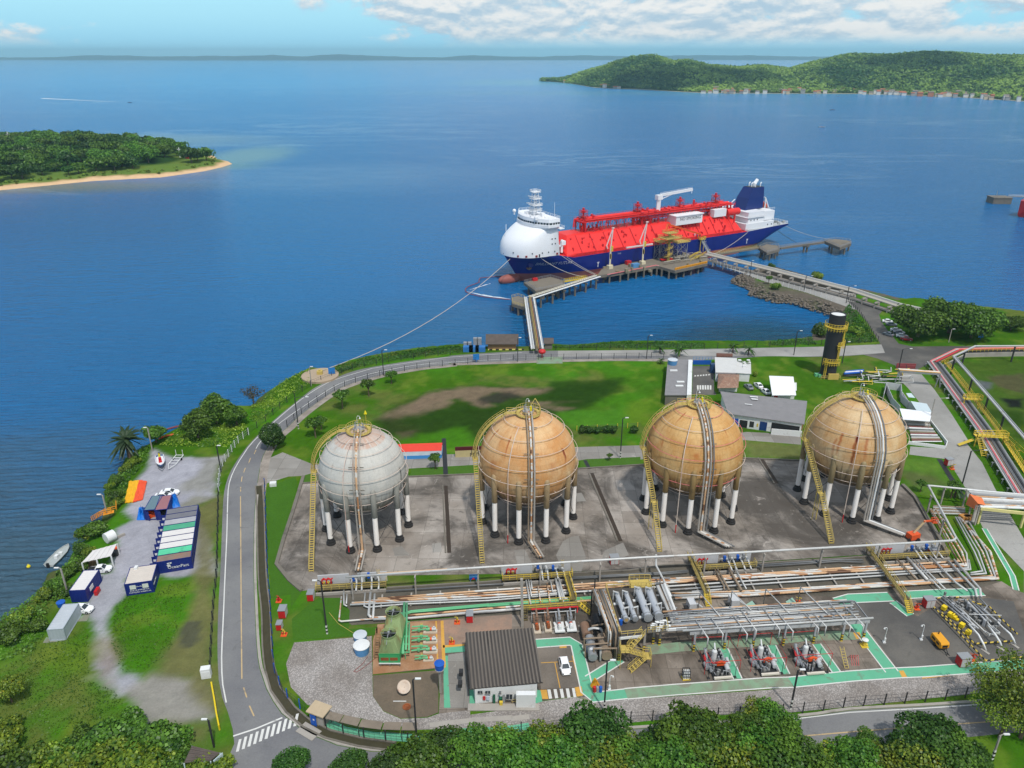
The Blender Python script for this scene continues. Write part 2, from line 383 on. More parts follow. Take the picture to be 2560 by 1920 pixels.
def vnoise(x,y,s,seed=0,octv=4):
 """cheap tiling-free value noise, 0..1"""
 out=np.zeros(x.shape);amp=1.;tot=0
 for o in range(octv):
  X=x*s+seed*17.3+o*5.1;Y=y*s+seed*9.7+o*3.3
  xi=np.floor(X).astype(np.int64);yi=np.floor(Y).astype(np.int64);fx=X-xi;fy=Y-yi
  fx=fx*fx*(3-2*fx);fy=fy*fy*(3-2*fy)
  def h(a,b):
   n=(a*374761393+b*668265263+(seed+o*31)*1442695041)&0x7fffffff
   n=((n^(n>>13))*1274126177)&0x7fffffff;n=n^(n>>16);return(n&0xffff)/65535.
  out+=amp*((h(xi,yi)*(1-fx)+h(xi+1,yi)*fx)*(1-fy)+(h(xi,yi+1)*(1-fx)+h(xi+1,yi+1)*fx)*fy);tot+=amp;amp*=.5;s*=2.03
 return out/tot
gx=np.arange(-215,300.1,.9);gy=np.arange(38,405.1,.9);GX,GY=np.meshgrid(gx,gy)
GX=GX+(vnoise(GX,GY,.9,3,1)-.5)*.3
ds,ins_=seg_dist(GX,GY,SHORE);sd=np.where(ins_,ds,-ds)
GZ=np.where(sd>0,np.minimum(0,SEA+np.minimum(sd,6)*.62),SEA-np.minimum(-sd,6)*.5)
GZ=np.where((sd>0)&(GZ<-.1),GZ+(vnoise(GX,GY,.35,5)-.5)*1.1*np.clip(sd,0,1),GZ);GZ=np.minimum(GZ,0.)
C={'grass':(.044,.120,.006),'lush':(.050,.160,.008),'yellow':(.125,.170,.022),'dark':(.020,.050,.006),'mud':(.17,.125,.085),'wet':(.035,.032,.026),'gravel':S(176,176,186,.72),'dust':S(160,156,150,.72),'olive':S(122,120,78,.7),'rock':S(112,104,94,.7),'soil':S(98,86,70,.7)}
GC=np.zeros(GX.shape+(3,));
n1=vnoise(GX,GY,.045,11);n2=vnoise(GX,GY,.22,12);n3=vnoise(GX,GY,.9,13,2)
def lerp(a,b,t):return a+(np.array(b)-a)*t[...,None]
GC[:]=C['grass'];GC=lerp(GC,C['lush'],np.clip((n1-.42)*5,0,1));GC=lerp(GC,C['yellow'],np.clip((n2-.52)*3,0,.5));GC=lerp(GC,(.105,.105,.035),np.clip((vnoise(GX,GY,.03,15)-.52)*5,0,.55)*np.clip((n2-.3)*3,0,1))
def paint(poly,col,soft=2.,wob=3.,amt=1.,seed=0,sc=.12):
 x0,x1=min(p[0]for p in poly)-12,max(p[0]for p in poly)+12;y0,y1=min(p[1]for p in poly)-12,max(p[1]for p in poly)+12
 i0,i1=np.searchsorted(gy,[y0,y1]);j0,j1=np.searchsorted(gx,[x0,x1])
 if i1<=i0 or j1<=j0:return
 sl=(slice(i0,i1),slice(j0,j1));X,Y=GX[sl],GY[sl];d_,n_=seg_dist(X,Y,poly);s_=np.where(n_,d_,-d_)
 s_=s_+(vnoise(X,Y,sc,40+seed)-.5)*2*wob+(vnoise(X,Y,sc*5,60+seed,2)-.5)*wob*.5
 GC[sl]=lerp(GC[sl],C[col]if isinstance(col,str)else col,np.clip(s_/soft+.5,0,1)*amt)
 # hollow with drying pools behind the spheres
paint(PL('s',[(1000,900),(1180,760),(1500,620),(1800,590),(2212,590)])+PL('m',[(820,920),(1480,860),(1500,960),(1300,1050),(1200,1150),(1000,1180),(620,1200),(0,1250)])+PL('s',[(1100,1010)]),'dark',5,4,.85,1)
paint(PL('m',[(-380,1080),(-150,960),(150,930),(560,925),(880,950),(640,990),(560,980),(380,960),(290,1030),(420,1090),(260,1120),(100,1040),(-100,1060),(-300,1140)]),'mud',2.5,3.,.9,2)
paint(PL('s',[(1020,860),(1260,740),(1500,690),(1740,700),(1560,790),(1420,850),(1180,870)]),'mud',3,3,.85,3)
paint(PL('m',[(600,1030),(820,1040),(1160,1048),(1000,1065),(860,1080),(1080,1105),(980,1135),(820,1120)]),'mud',2,2,.8,4)
paint(PL('m',[(280,1030),(380,965),(560,970),(600,1010),(460,1070),(320,1070)]),'wet',2,2,.85,5)
paint(PL('m',[(880,880),(1480,870),(1490,930),(1280,1010),(900,1000)]),'dark',3,3,.8,6)
paint(PL('s',[(1000,880),(1240,830),(1560,860),(1860,800),(2212,860),(2212,1020),(1500,1010),(1120,1000)]),(.026,.040,.010),4,4,.8,40)
paint(PL('m',[(-100,1150),(300,1110),(560,1120),(900,1110),(960,1240),(600,1290),(0,1290)]),'dark',4,4,.75,41)
paint(PL('m',[(820,930),(1280,900),(1440,900),(1420,1000),(1240,1060),(1100,1090),(860,1090)]),(.018,.046,.006),4,4,.8,42)
paint(PL('u',[(930,470),(2212,400),(2212,330),(1000,400)])+PL('v',[(1000,250)]),'olive',1,1,.9,43)
paint(PL('y',[(1100,400),(1700,340),(2500,340),(2900,1659),(1900,1659)]),(.050,.085,.014),5,5,.75,44)
paint(PL('s',[(1220,970),(1380,950),(1330,1010),(1230,1030)]),'soil',2,2,.7,7)
paint(PL('s',[(1180,820),(1700,780),(1840,700),(1880,820),(1880,1000),(1500,1050)]),'dark',4,4,.75,8)
paint(PL('s',[(1400,980),(1860,900),(1860,1060),(1300,1080)]),'lush',3,3,.9,9)
paint(PL('m',[(960,1150),(1480,1090),(1740,1040),(1640,1250),(1120,1290),(1010,1220)]),(.055,.17,.012),3,3,.9,10)
paint(PL('m',[(1550,1050),(1780,1000),(1740,1220),(1560,1250)]),(.105,.17,.012),4,3,.6,11)
# marsh to the right of the pipeway
paint(PL('y',[(1700,640),(2212,560),(2212,900),(1800,760)]),'soil',2,3,.7,12)
paint(PL('y',[(1860,960),(2212,960),(2212,1110),(2000,1090)]),(.012,.012,.014),1.5,1.5,.95,13)
paint(PL('y',[(1460,660),(1740,720),(1640,820),(1540,760)]),(.10,.11,.12),1.5,1.5,.9,14)
paint(PL('y',[(1640,1120),(2212,1160),(2212,1659),(2100,1500)]),'dark',3,3,.8,15)
# the oil-spill yard on the left bank: gravel, tracks and worn grass
paint(PL('a',[(1320,560),(1480,640),(1960,620),(1900,700),(1880,980),(1700,1050),(1900,1659),(1660,1659),(1560,1660),(1300,1659),(980,1650),(1010,1260),(1190,1170),(1060,1100),(1100,1040),(1200,820),(1300,650)]),'gravel',1.2,1.4,1,20)
paint(PL('e',[(800,-20),(1080,-20),(1100,150),(980,280),(950,520),(1000,740),(1040,860),(1180,850),(1200,960),(1040,1020),(960,960),(860,800),(800,600),(780,420),(760,260)]),'gravel',1.2,1.6,.95,21)
paint(PL('e',[(760,880),(920,820),(1050,1000),(1330,840),(1500,860),(1700,900),(1880,1140),(1880,1250),(1360,1260),(1310,1370),(1220,1280),(1120,1180),(1060,1060)]),'dust',1.8,2,.95,22)
paint(PL('e',[(1700,-20),(1860,-20),(1830,700),(1880,1140),(1680,1120),(1600,900),(1320,850),(1500,600),(1590,360)]),'olive',2.5,2.5,.9,23)
paint(PL('a',[(1700,1080),(1880,1000),(1880,1659),(1700,1659),(1660,1620)]),'olive',2,2,.85,24)
paint(PL('e',[(1560,480),(1620,390),(1720,400),(1720,560),(1640,620),(1560,600)]),S(96,98,80,.6),.8,.6,.9,25)
paint(PL('e',[(800,620),(860,520),(940,540),(1010,740),(940,800),(860,640)]),S(150,130,110,.6),2,2,.6,26)
paint(PL('e',[(600,1280),(800,1290),(640,1420),(520,1420)]),'yellow',3,3,.9,27)
paint(PL('e',[(440,640),(760,600),(760,900),(520,760)]),'yellow',4,4,.55,28)
paint(PL('e',[(1380,1270),(1880,1260),(1800,1480),(1560,1460)]),'olive',3,2,.8,29)
paint(PL('a',[(1700,640),(1960,620),(1860,940),(1620,920)]),'olive',3,4,.45,30)
paint(PL('a',[(1640,980),(1880,980),(1860,1060),(1560,1060)]),'olive',2,2,.6,31)
# verges
paint(PL('d',[(1150,640),(1450,640),(1690,880),(1380,960),(1200,900)]),(.085,.17,.025),2,2,.7,32)
paint(PL('d',[(1200,760),(1400,760),(1520,860),(1240,880)]),'soil',3,3,.55,33)
paint(PL('t',[(900,840),(1390,870),(1400,1010),(900,990)]),'olive',3,3,.75,34)
paint(PL('l',[(700,690),(1400,850),(2212,1050),(2212,1180),(1400,1000),(720,790)]),'wet',1,.5,1,36)
paint(PL('l',[(1280,1010),(1700,1110),(2212,1290),(2212,1352),(1900,1300),(1250,1170),(960,960)]),'rock',2,2,.8,37)
paint(PL('n',[(860,1200),(960,1290),(880,1310),(560,1330),(600,1200),(640,1060),(760,1100)]),'yellow',3,3,.6,35)
# banks: stone on the causeway, bare soil at the waterline elsewhere
bank=np.clip((2.6-np.abs(sd-1.2))/1.5,0,1)*np.clip((n2-.35)*4,0,1)
GC=lerp(GC,C['soil'],bank*.7)
rk=((GX>98)&(GY>225)&(GX<172)&(sd<9)&(GY>395-1.45*GX+40)).astype(float)
GC=lerp(GC,C['rock'],rk*np.clip((n2-.25)*4,0,1))
GC=lerp(GC,C['wet'],np.clip(-sd/1.+.2,0,1))
GC*=(.82+.36*n3)[...,None]*(.9+.2*n2)[...,None]
ny_,nx_=GX.shape
tb=MB();tb.v=np.stack([GX,GY,GZ],-1).reshape(-1,3).tolist()
idx=np.arange(ny_*nx_).reshape(ny_,nx_);keep=(sd>-8)
q=np.stack([idx[:-1,:-1],idx[:-1,1:],idx[1:,1:],idx[1:,:-1]],-1)[(keep[:-1,:-1]|keep[1:,1:])]
tb.f=q.tolist();tb.mi=[0]*len(tb.f);tb.col=np.concatenate([GC.reshape(-1,3),np.ones((ny_*nx_,1))],1).tolist()
def tint_material(name,rough=.9,nscale=2.2,bump=.5,var=.6,spec=0.):
 m=bpy.data.materials.new(name);nt=nodes_of(m);k=N(nt)
 c=k.n('ShaderNodeAttribute',attribute_name='tint').outputs['Color']
 pos=k.n('ShaderNodeNewGeometry').outputs['Position']
 f=k.m('ADD',k.m('MULTIPLY_ADD',k.noise(pos,nscale,5,.7),var,1-var/2),k.m('MULTIPLY_ADD',k.noise(pos,nscale*.12,3),.3,-.15))
 col=k.mix(1.,c,k.n('ShaderNodeCombineColor',ins={0:f,1:f,2:f}).outputs[0],'MULTIPLY')
 b=k.n('ShaderNodeBsdfPrincipled',ins={'Base Color':col,'Roughness':rough,'Specular IOR Level':spec})
 k.nt.links.new(k.n('ShaderNodeBump',ins={'Height':k.noise(pos,nscale*1.5,4,.7),'Strength':bump,'Distance':.25}).outputs[0],b.inputs['Normal'])
 k.n('ShaderNodeOutputMaterial',ins={0:b.outputs[0]});return m
tb.build('ground',tint_material('turf_and_soil'),kind='structure',smooth=True)
# roads and pavements (thin sheets, real kerbs)
def asphalt(name,col,patch,sc=.05):
 m=bpy.data.materials.new(name);MATS[name]=m;nt=nodes_of(m);k=N(nt)
 pos=k.n('ShaderNodeNewGeometry').outputs['Position']
 a=k.noise(pos,sc,6,.6);b_=k.noise(pos,3.,4,.7);c_=k.noise(pos,.5,5,.6,.6)
 col=k.mix(k.smooth(a,.35,.68),col,patch)
 col=k.mix(k.m('MULTIPLY',k.smooth(c_,.58,.70),.5),col,tuple(x*.6 for x in patch))
 f=k.m('MULTIPLY_ADD',b_,.5,.75)
 col=k.mix(1.,col,k.n('ShaderNodeCombineColor',ins={0:f,1:f,2:f}).outputs[0],'MULTIPLY')
 b=k.n('ShaderNodeBsdfPrincipled',ins={'Base Color':col,'Roughness':.85,'Specular IOR Level':.25})
 k.nt.links.new(k.n('ShaderNodeBump',ins={'Height':b_,'Strength':.3,'Distance':.05}).outputs[0],b.inputs['Normal'])
 k.n('ShaderNodeOutputMaterial',ins={0:b.outputs[0]});return m
ASPH=asphalt('asphalt',S(122,122,126,.72),S(142,142,142,.72))
ASPHL=asphalt('pale_worn_asphalt',S(160,158,154,.68),S(186,184,180,.68))
ASPHD=asphalt('dark_tarmac',S(100,98,96,.62),S(128,124,118,.62),.09)
SHOULD=asphalt('dusty_shoulder',S(150,140,130,.68),S(178,168,158,.7),.3)
YARD=asphalt('grimy_yard_paving',S(112,104,96,.66),S(150,140,130,.68),.07)
def slabs(name,col,col2,stain,size=4.2,amt=.6,rot=.02,dark=0.):
 m=bpy.data.materials.new(name);MATS[name]=m;nt=nodes_of(m);k=N(nt)
 pos=k.n('ShaderNodeNewGeometry').outputs['Position'];p=k.scalev(pos,1,1,1,rot=(0,0,rot))
 br=k.n('ShaderNodeTexBrick',offset=0.,ins={'Vector':p,'Color1':(1,1,1,1),'Color2':(.62,.60,.58,1),'Mortar':(.30,.29,.27,1),'Scale':1.,'Mortar Size':.055,'Mortar Smooth':.3,'Bias':.25,'Brick Width':size,'Row Height':size*1.05})
 st=k.m('ADD',k.noise(pos,.05,7,.68,.8),k.m('MULTIPLY',k.smooth(k.n('ShaderNodeSeparateXYZ',ins={0:pos}).outputs[0],10,75),dark));st2=k.noise(pos,.35,6,.7,1.5);fine=k.noise(pos,4,3,.7)
 c=k.mix(k.smooth(k.noise(pos,.09,3),.35,.65),col,col2)
 c=k.mix(.75,c,k.mix(1.,c,br.outputs[0],'MULTIPLY'))
 c=k.mix(k.m('MULTIPLY',k.smooth(st,.40,.62),amt),c,stain)
 c=k.mix(k.m('MULTIPLY',k.smooth(st2,.58,.72),amt*.7),c,tuple(x*.7 for x in stain))
 c=k.mix(k.m('MULTIPLY',k.smooth(st2,.40,.30),.35),c,tuple(min(1,x*1.5)for x in col2))
 f=k.m('MULTIPLY_ADD',fine,.4,.8)
 c=k.mix(1.,c,k.n('ShaderNodeCombineColor',ins={0:f,1:f,2:f}).outputs[0],'MULTIPLY')
 b=k.n('ShaderNodeBsdfPrincipled',ins={'Base Color':c,'Roughness':.85,'Specular IOR Level':.25})
 k.n('ShaderNodeOutputMaterial',ins={0:b.outputs[0]});return m
SLAB=slabs('tank_farm_slabs',S(172,162,152,.72),S(196,188,180,.74),S(80,74,68,.64),4.6,.85,dark=.035)
PAVE=slabs('plant_paving',S(146,134,122,.68),S(176,164,152,.70),S(84,76,68,.66),3.2,.85)
APRON=slabs('pale_apron',S(172,168,162,.68),S(186,182,176,.7),S(134,130,124,.66),5,.4)
def cobbles(name,col,col2):
 m=bpy.data.materials.new(name);nt=nodes_of(m);k=N(nt)
 pos=k.n('ShaderNodeNewGeometry').outputs['Position']
 vo=k.n('ShaderNodeTexVoronoi',feature='F1',ins={'Vector':pos,'Scale':4.2,'Randomness':.8})
 c=k.mix(k.smooth(k.noise(pos,.12,6,.65),.36,.64),col,col2)
 c=k.mix(.38,c,k.mix(1.,c,k.n('ShaderNodeHueSaturation',ins={'Saturation':0.,'Color':vo.outputs['Color'],'Value':1.6}).outputs[0],'MULTIPLY'))
 c=k.mix(k.m('MULTIPLY',k.smooth(vo.outputs['Distance'],.38,.60),.5),c,tuple(x*.4 for x in col))
 c=k.mix(k.m('MULTIPLY',k.smooth(k.noise(pos,.3,6,.7),.60,.72),.5),c,S(196,188,182,.7))
 b=k.n('ShaderNodeBsdfPrincipled',ins={'Base Color':c,'Roughness':.9,'Specular IOR Level':.2})
 k.nt.links.new(k.n('ShaderNodeBump',ins={'Height':vo.outputs['Distance'],'Strength':.5,'Distance':-.08}).outputs[0],b.inputs['Normal'])
 k.n('ShaderNodeOutputMaterial',ins={0:b.outputs[0]});return m
COBB=cobbles('cobblestones',S(158,150,144,.72),S(184,178,174,.74))
def worn(name,col,under,amt=.35,sc=.5):
 m=bpy.data.materials.new(name);nt=nodes_of(m);k=N(nt)
 pos=k.n('ShaderNodeNewGeometry').outputs['Position']
 w=k.smooth(k.noise(pos,sc,8,.72,.6),.68-.42*amt,.74-.2*amt)
 f=k.m('MULTIPLY_ADD',k.noise(pos,.25,4),.4,.8)
 c=k.mix(1.,col,k.n('ShaderNodeCombineColor',ins={0:f,1:f,2:f}).outputs[0],'MULTIPLY')
 c=k.mix(k.m('MULTIPLY',w,.85),c,under)
 b=k.n('ShaderNodeBsdfPrincipled',ins={'Base Color':c,'Roughness':.8,'Specular IOR Level':.25})
 k.n('ShaderNodeOutputMaterial',ins={0:b.outputs[0]});return m
WALKG=worn('green_walkway_paint',S(112,196,158,.68),S(136,136,122,.66),.30)
WALKW=worn('worn_green_walkway',S(150,182,150,.64),S(150,146,130,.66),.62,.35)
LINEW=worn('white_road_paint',S(226,226,222,.78),S(140,140,140,.64),.2,.8)
LINEY=worn('yellow_road_paint',S(222,170,80,.76),S(140,130,110,.66),.25,.8)
LINEYF=worn('pale_yellow_line',S(214,186,140,.7),S(134,130,126,.64),.4,.5)
TURFM=tint_material('plant_lawn')
def sheet(name,poly,z,m):
 b=MB();b.sheet(poly,z);return b.build(name,m,kind='structure')
def band(name,line,w,z,m,h=0.):
 b=MB();b.strip(line,w,z,0,h);return b.build(name,m,kind='structure')
coast_out=PL('n',[(1500,1500),(1180,1300),(920,1318)])[2:]+PL('n',[(500,1335),(0,1345)])+PL('m',[(1700,604),(1050,610),(600,616),(0,655)])+PL('s',[(1700,312),(1400,345),(1100,390),(850,440),(640,522),(500,590),(330,722),(190,835)])+PL('a',[(2190,480),(2090,600),(2000,740),(1950,870),(1930,1000),(1920,1200),(1905,1600)])+PL('e',[(1890,200),(1880,500),(1880,700),(1890,900),(1920,1050),(1970,1180),(2010,1320),(2025,1450),(1950,1620),(1880,1800)])
coast_in=PL('n',[(1000,1390),(700,1415),(300,1425),(0,1420)])+PL('m',[(2212,690),(1500,680),(900,690),(600,700),(0,720)])+PL('s',[(1700,385),(1500,402),(1300,432),(1100,470),(850,540),(700,600),(560,690),(450,770),(340,860),(270,930)])+PL('b',[(160,470),(60,620),(20,800),(0,960)])+PL('a',[(2195,1200),(2190,1600)])+PL('f',[(-10,300),(5,600),(30,800),(90,980),(220,1190),(370,1310),(480,1375),(700,1465),(1000,1520),(1240,1525)])+PL('g',[(0,1425),(350,1375)])+PL('h',[(150,1235),(700,1165),(1330,1130),(1700,1105),(2300,1060),(3200,1000)])
co=curve(coast_out,3);ci=curve(coast_in,3)
south=PL('h',[(3200,1290),(2212,1345),(1700,1395),(1000,1450),(400,1510)])+PL('g',[(2212,1640),(1200,1720),(0,1800)])+PL('f',[(1000,1850),(0,1900)])+PL('e',[(2080,1950)])
b=MB();b.sheet(co+south[::-1]+ci[::-1],.02);b.build('coast_road',ASPH,kind='structure')
# paler dusty strip / footway between the carriageway and the plant fence
foot=curve(coast_in[4:24],3)
b=MB();b.strip(offset(foot,1.2),2.2,.032);b.build('footway',SHOULD,kind='structure')
sheet('quay_road',PL('m',[(950,612),(1700,607),(2212,602)])+PL('n',[(0,1347),(500,1337),(920,1320),(980,1318),(1010,1390),(700,1412),(300,1422),(0,1418)])+PL('m',[(2212,655),(1500,655),(950,664)]),.034,ASPHL)
# causeway road, junction and the plant's east road
sheet('causeway_road',PL('l',[(720,800),(1030,905),(1280,1000),(1700,1110),(2212,1290),(2212,1130),(1400,960),(730,770)])+[],.012,ASPHL)
sheet('junction_pavement',PL('n',[(690,945),(830,960),(1010,1000),(960,1060),(980,1120),(1060,1230),(1130,1310),(1250,1335),(1800,1330),(2212,1340),(2212,1400),(1500,1400),(1400,1480),(1280,1540),(1250,1659),(1150,1659),(1100,1500),(950,1440),(800,1400),(930,1318),(970,1310),(860,1130),(740,990)]),.014,ASPHD)
sheet('east_road',PL('y',[(340,570),(640,590),(840,830),(1100,1200),(1390,1659)])+PL('d',[(1690,480),(1850,680),(1960,900)])+PL('h',[(3000,1050),(2212,720),(2212,-40)])+PL('d',[(1860,1250),(1700,930),(1700,890),(1550,650),(1220,610),(1230,540),(1540,560),(1500,440),(1390,310)])+PL('y',[(780,1260),(560,960),(430,800),(330,700)]),.022,ASPHL)
sheet('main_gate_road',PL('t',[(455,190),(600,190),(640,260),(640,400),(660,440),(450,440)]),.018,ASPHD)
sheet('inner_road',PL('b',[(30,680),(230,590),(480,690),(480,700),(1320,620),(1880,600)])+PL('c',[(560,545),(1110,530)])+PL('t',[(920,760),(1130,770),(1390,800),(1390,870),(900,830),(0,1000)])+PL('c',[(1110,630),(640,650),(590,660)])+PL('b',[(1880,700),(1340,730),(480,790),(280,800),(90,860),(0,880),(40,800)]),.016,APRON)
# tank farm
SLABP=PL('b',[(395,862),(1000,832),(1320,805),(1880,782)])+PL('c',[(580,735),(1110,702)])+PL('t',[(900,990),(1300,1012)])+PL('d',[(0,655),(260,652),(1160,880),(1270,990),(1390,1200),(1500,1380),(1560,1480),(850,1475)])+PL('c',[(2212,1530),(1500,1575),(1100,1600),(0,1640)])+PL('b',[(900,1659)])+PL('f',[(560,110),(400,130)])+PL('b',[(180,1560),(240,1340),(320,1100)])
sheet('tank_farm_pavement',SLABP,.03,SLAB)
SOUTHS=PL('w',[(2212,130),(0,240)])+PL('v',[(1000,330),(0,430)])
sheet('pipe_corridor',PL('u',[(100,420),(940,470),(2212,400)])+PL('v',[(0,360),(1000,270),(1780,240)])+PL('w',[(0,170),(1100,150),(2212,90)])+PL('d',[(850,1478),(1560,1482),(1690,1659)])+PL('x',[(2030,370),(1800,440),(1000,490),(0,570)])+PL('w',[(1500,520),(150,640)])+PL('v',[(1300,640),(1290,780),(0,800)])+PL('u',[(1500,830),(830,900),(500,920),(100,640)]),.034,asphalt('corridor_gravel',S(106,102,92,.6),S(126,118,106,.62),.12))
sheet('process_pavement',PL('u',[(1240,870),(2212,790)])+PL('v',[(0,800),(560,790),(1290,780),(1300,640)])+PL('w',[(150,640),(1500,520)])+PL('x',[(0,570),(1000,490),(1800,440),(2030,370),(2212,480)])+PL('h',[(2500,250),(2600,620),(2212,760),(1200,880),(0,960)])+PL('g',[(1000,1050),(690,1080),(540,1040),(250,1080),(0,1120)])+PL('f',[(1850,1160),(1580,1190),(1600,800),(1010,850),(1010,600)]),.026,PAVE)
sheet('tanker_bay_paving',PL('h',[(720,235),(1050,215),(1290,350),(1440,260),(1880,720),(1300,815),(1130,815),(840,430)]),.040,ASPHD)
sheet('gravel_bay',PL('h',[(1880,190),(2120,220),(2212,480),(2212,740),(1900,730),(1440,270)]),.038,ASPHD)
sheet('cobbled_yard',PL('f',[(330,575),(1000,520),(1010,1040),(1100,1170),(1250,1235),(1480,1225),(1580,1190),(1850,1160),(1850,1200),(2212,1160),(2212,1300),(1400,1330),(1000,1250),(560,1160),(440,1110),(300,960),(260,760)]),.030,COBB)
sheet('cobbled_road',PL('g',[(0,1150),(250,1085),(540,1045),(690,1085),(1200,1055),(2212,985)])+PL('h',[(700,905),(1330,850),(2212,775),(3000,700),(3000,830),(1740,1020),(1200,1080),(200,1180)])+PL('g',[(2212,1170),(1400,1230),(400,1330),(0,1370)])+PL('f',[(2100,1310),(1850,1200)]),.033,COBB)
sheet('old_pad',PL('f',[(1012,860),(1578,815),(1576,1180),(1480,1218),(1250,1230),(1100,1165),(1012,1040)]),.036,asphalt('pad_earth',S(120,108,92,.64),S(138,122,104,.64),.25))
OCHRE=asphalt('rusty_pad',S(176,128,92,.68),S(196,156,124,.7),.25)
sheet('cooling_pad',PL('f',[(1010,560),(1050,420),(1250,400),(1600,385),(1650,600),(1610,790),(1010,850)]),.040,OCHRE)
sheet('stained_apron',PL('f',[(1600,385),(1900,360),(2212,330),(2212,460),(1820,490),(1800,600),(1620,610)]),.043,asphalt('stained_concrete',S(158,138,124,.66),S(186,150,128,.68),.2))
sheet('house_surround',PL('f',[(1660,680),(1800,660),(1850,1140),(1640,1145)]),.041,APRON)
sheet('parking_bay',PL('g',[(210,610),(500,590),(520,650),(600,960),(250,980)]),.042,YARD)
LAWN=[PL('b',[(100,890),(340,800),(360,870),(170,1560),(240,1659)])+PL('f',[(400,130),(300,280),(300,160),(130,190),(120,0)])+PL('b',[(115,1659),(90,1000)])]
LAWN+=[PL('f',[(310,370),(470,240),(540,190),(730,190),(810,300),(800,460),(1050,440),(1050,510),(320,555)])]
for p in LAWN:
 b=MB();b.sheet(p,.040);b.col=[(.05,.13,.015,1)]*len(b.v);b.build('lawn',TURFM,kind='structure')
 # verges between slab and inner road
for p in[PL('b',[(1340,740),(1880,705),(1880,775),(1330,800)]),PL('c',[(590,660),(640,652),(1110,632),(1110,700),(590,725)]),PL('b',[(415,790),(490,770),(490,845),(410,850)])]:
 b=MB();b.sheet(p,.040);b.col=[(.06,.135,.02,1)]*len(b.v);b.build('verge',TURFM,kind='structure')
for pp in(('c',[(555,945),(600,940),(640,1012),(560,1018)]),('c',[(510,1320),(575,1312),(640,1500),(600,1620),(440,1620),(380,1480),(440,1360)]),('b',[(1520,1380),(1600,1370),(1605,1450),(1525,1460)]),('b',[(1180,1420),(1260,1400),(1330,1480),(1200,1490)]),('c',[(800,1440),(960,1370),(1010,1480),(900,1520),(780,1510)]),('c',[(20,1440),(110,1430),(200,1600),(60,1620)]),('f',[(600,20),(900,-10),(920,60),(640,80)])):
 sheet('repair_patch',PL(*pp),.036,APRON)
 # painted walkways with white borders
def walkway(pts,w,m=None,z=.050,kerb=True):
 b=MB();b.strip(pts,w,z);b.build('walkway',m or WALKG,kind='structure')
 if kerb:
  for s in(-1,1):
   b=MB();b.strip(offset(pts,s*(w/2+.02)),.22,z+.006,0,.03);b.build('walkway_edge',LINEW,kind='structure')
walkway(PL('g',[(210,585),(500,565),(560,600),(650,1000),(700,1050),(985,1020)]),2.1)
walkway(PL('g',[(660,895),(940,720)]),1.7,z=.054)
walkway(PL('g',[(985,1020),(1400,985),(2212,925)])+PL('h',[(200,920)]),2.3,WALKW,z=.0495)
walkway(PL('h',[(200,920),(700,868),(1100,840),(1330,830),(2212,765),(3000,690)]),2.3,WALKG,z=.0515)
walkway(PL('h',[(740,400),(900,610),(1070,830)]),2.3,z=.056)
walkway(PL('h',[(600,230),(720,195),(1060,180),(1110,215),(1230,345)])[:3],2.6,z=.052)
walkway(PL('h',[(1080,225),(1230,340)]),1.7,z=.055)
walkway(PL('h',[(1200,165),(1480,150),(1850,140),(2120,195),(2260,215)])[:3],2.2,z=.053)
walkway(PL('g',[(1180,640),(1480,610),(1800,590)])+PL('h',[(0,560),(300,525),(800,510)]),2.4,WALKW,z=.0525,kerb=False)
for a_,b_ in((('g',1830,630),('g',1950,890)),(('h',30,600),('h',150,850)),(('h',420,590),('h',590,830))):
 walkway([P(*a_),P(*b_)],1.5,WALKG,z=.0545)
walkway(PL('d',[(1870,1250),(2110,1659)])+PL('x',[(2212,480)]),1.,z=.05)
for poly in(PL('f',[(1615,620),(1800,605),(1805,655),(1620,668)]),PL('f',[(1620,850),(1660,850),(1680,1140),(1625,1140)]),PL('f',[(1625,690),(1658,690),(1662,850),(1622,850)]),PL('f',[(1845,980),(1890,980),(1890,1110),(1845,1110)]),PL('g',[(120,1110),(210,985),(250,990),(262,1085),(215,1100)])):
 sheet('walkway',poly,.056,WALKG)
for poly in(PL('f',[(1595,390),(1620,385),(1640,790),(1610,800)]),PL('f',[(1615,600),(1800,590),(1800,605),(1616,622)]),PL('g',[(245,985),(300,985),(315,1065),(262,1065)]),PL('g',[(540,965),(600,955),(615,1035),(555,1045)]),PL('g',[(408,600),(470,596),(472,622),(412,626)]),PL('h',[(735,492),(790,486),(808,540),(762,548)]),PL('h',[(1130,820),(1170,818),(1205,880),(1160,882)]),PL('h',[(1330,875),(1580,850),(1570,865),(1330,890)]),PL('f',[(1550,390),(1562,390),(1575,720),(1562,720)])):
 sheet('yellow_marking',poly,.062,LINEY)
for i in range(5):
 x=305+i*53;sheet('crossing_stripe',PL('g',[(x,983-i*3),(x+27,982-i*3),(x+42,1060-i*3),(x+15,1063-i*3)]),.062,LINEW)
for x1,y1,x2,y2 in((370,750,415,970),(250,752,525,738)):band('bay_line',[P('g',x1,y1),P('g',x2,y2)],.16,.06,LINEY)
band('bay_line',PL('g',[(520,690),(585,950)]),.16,.06,LINEY)
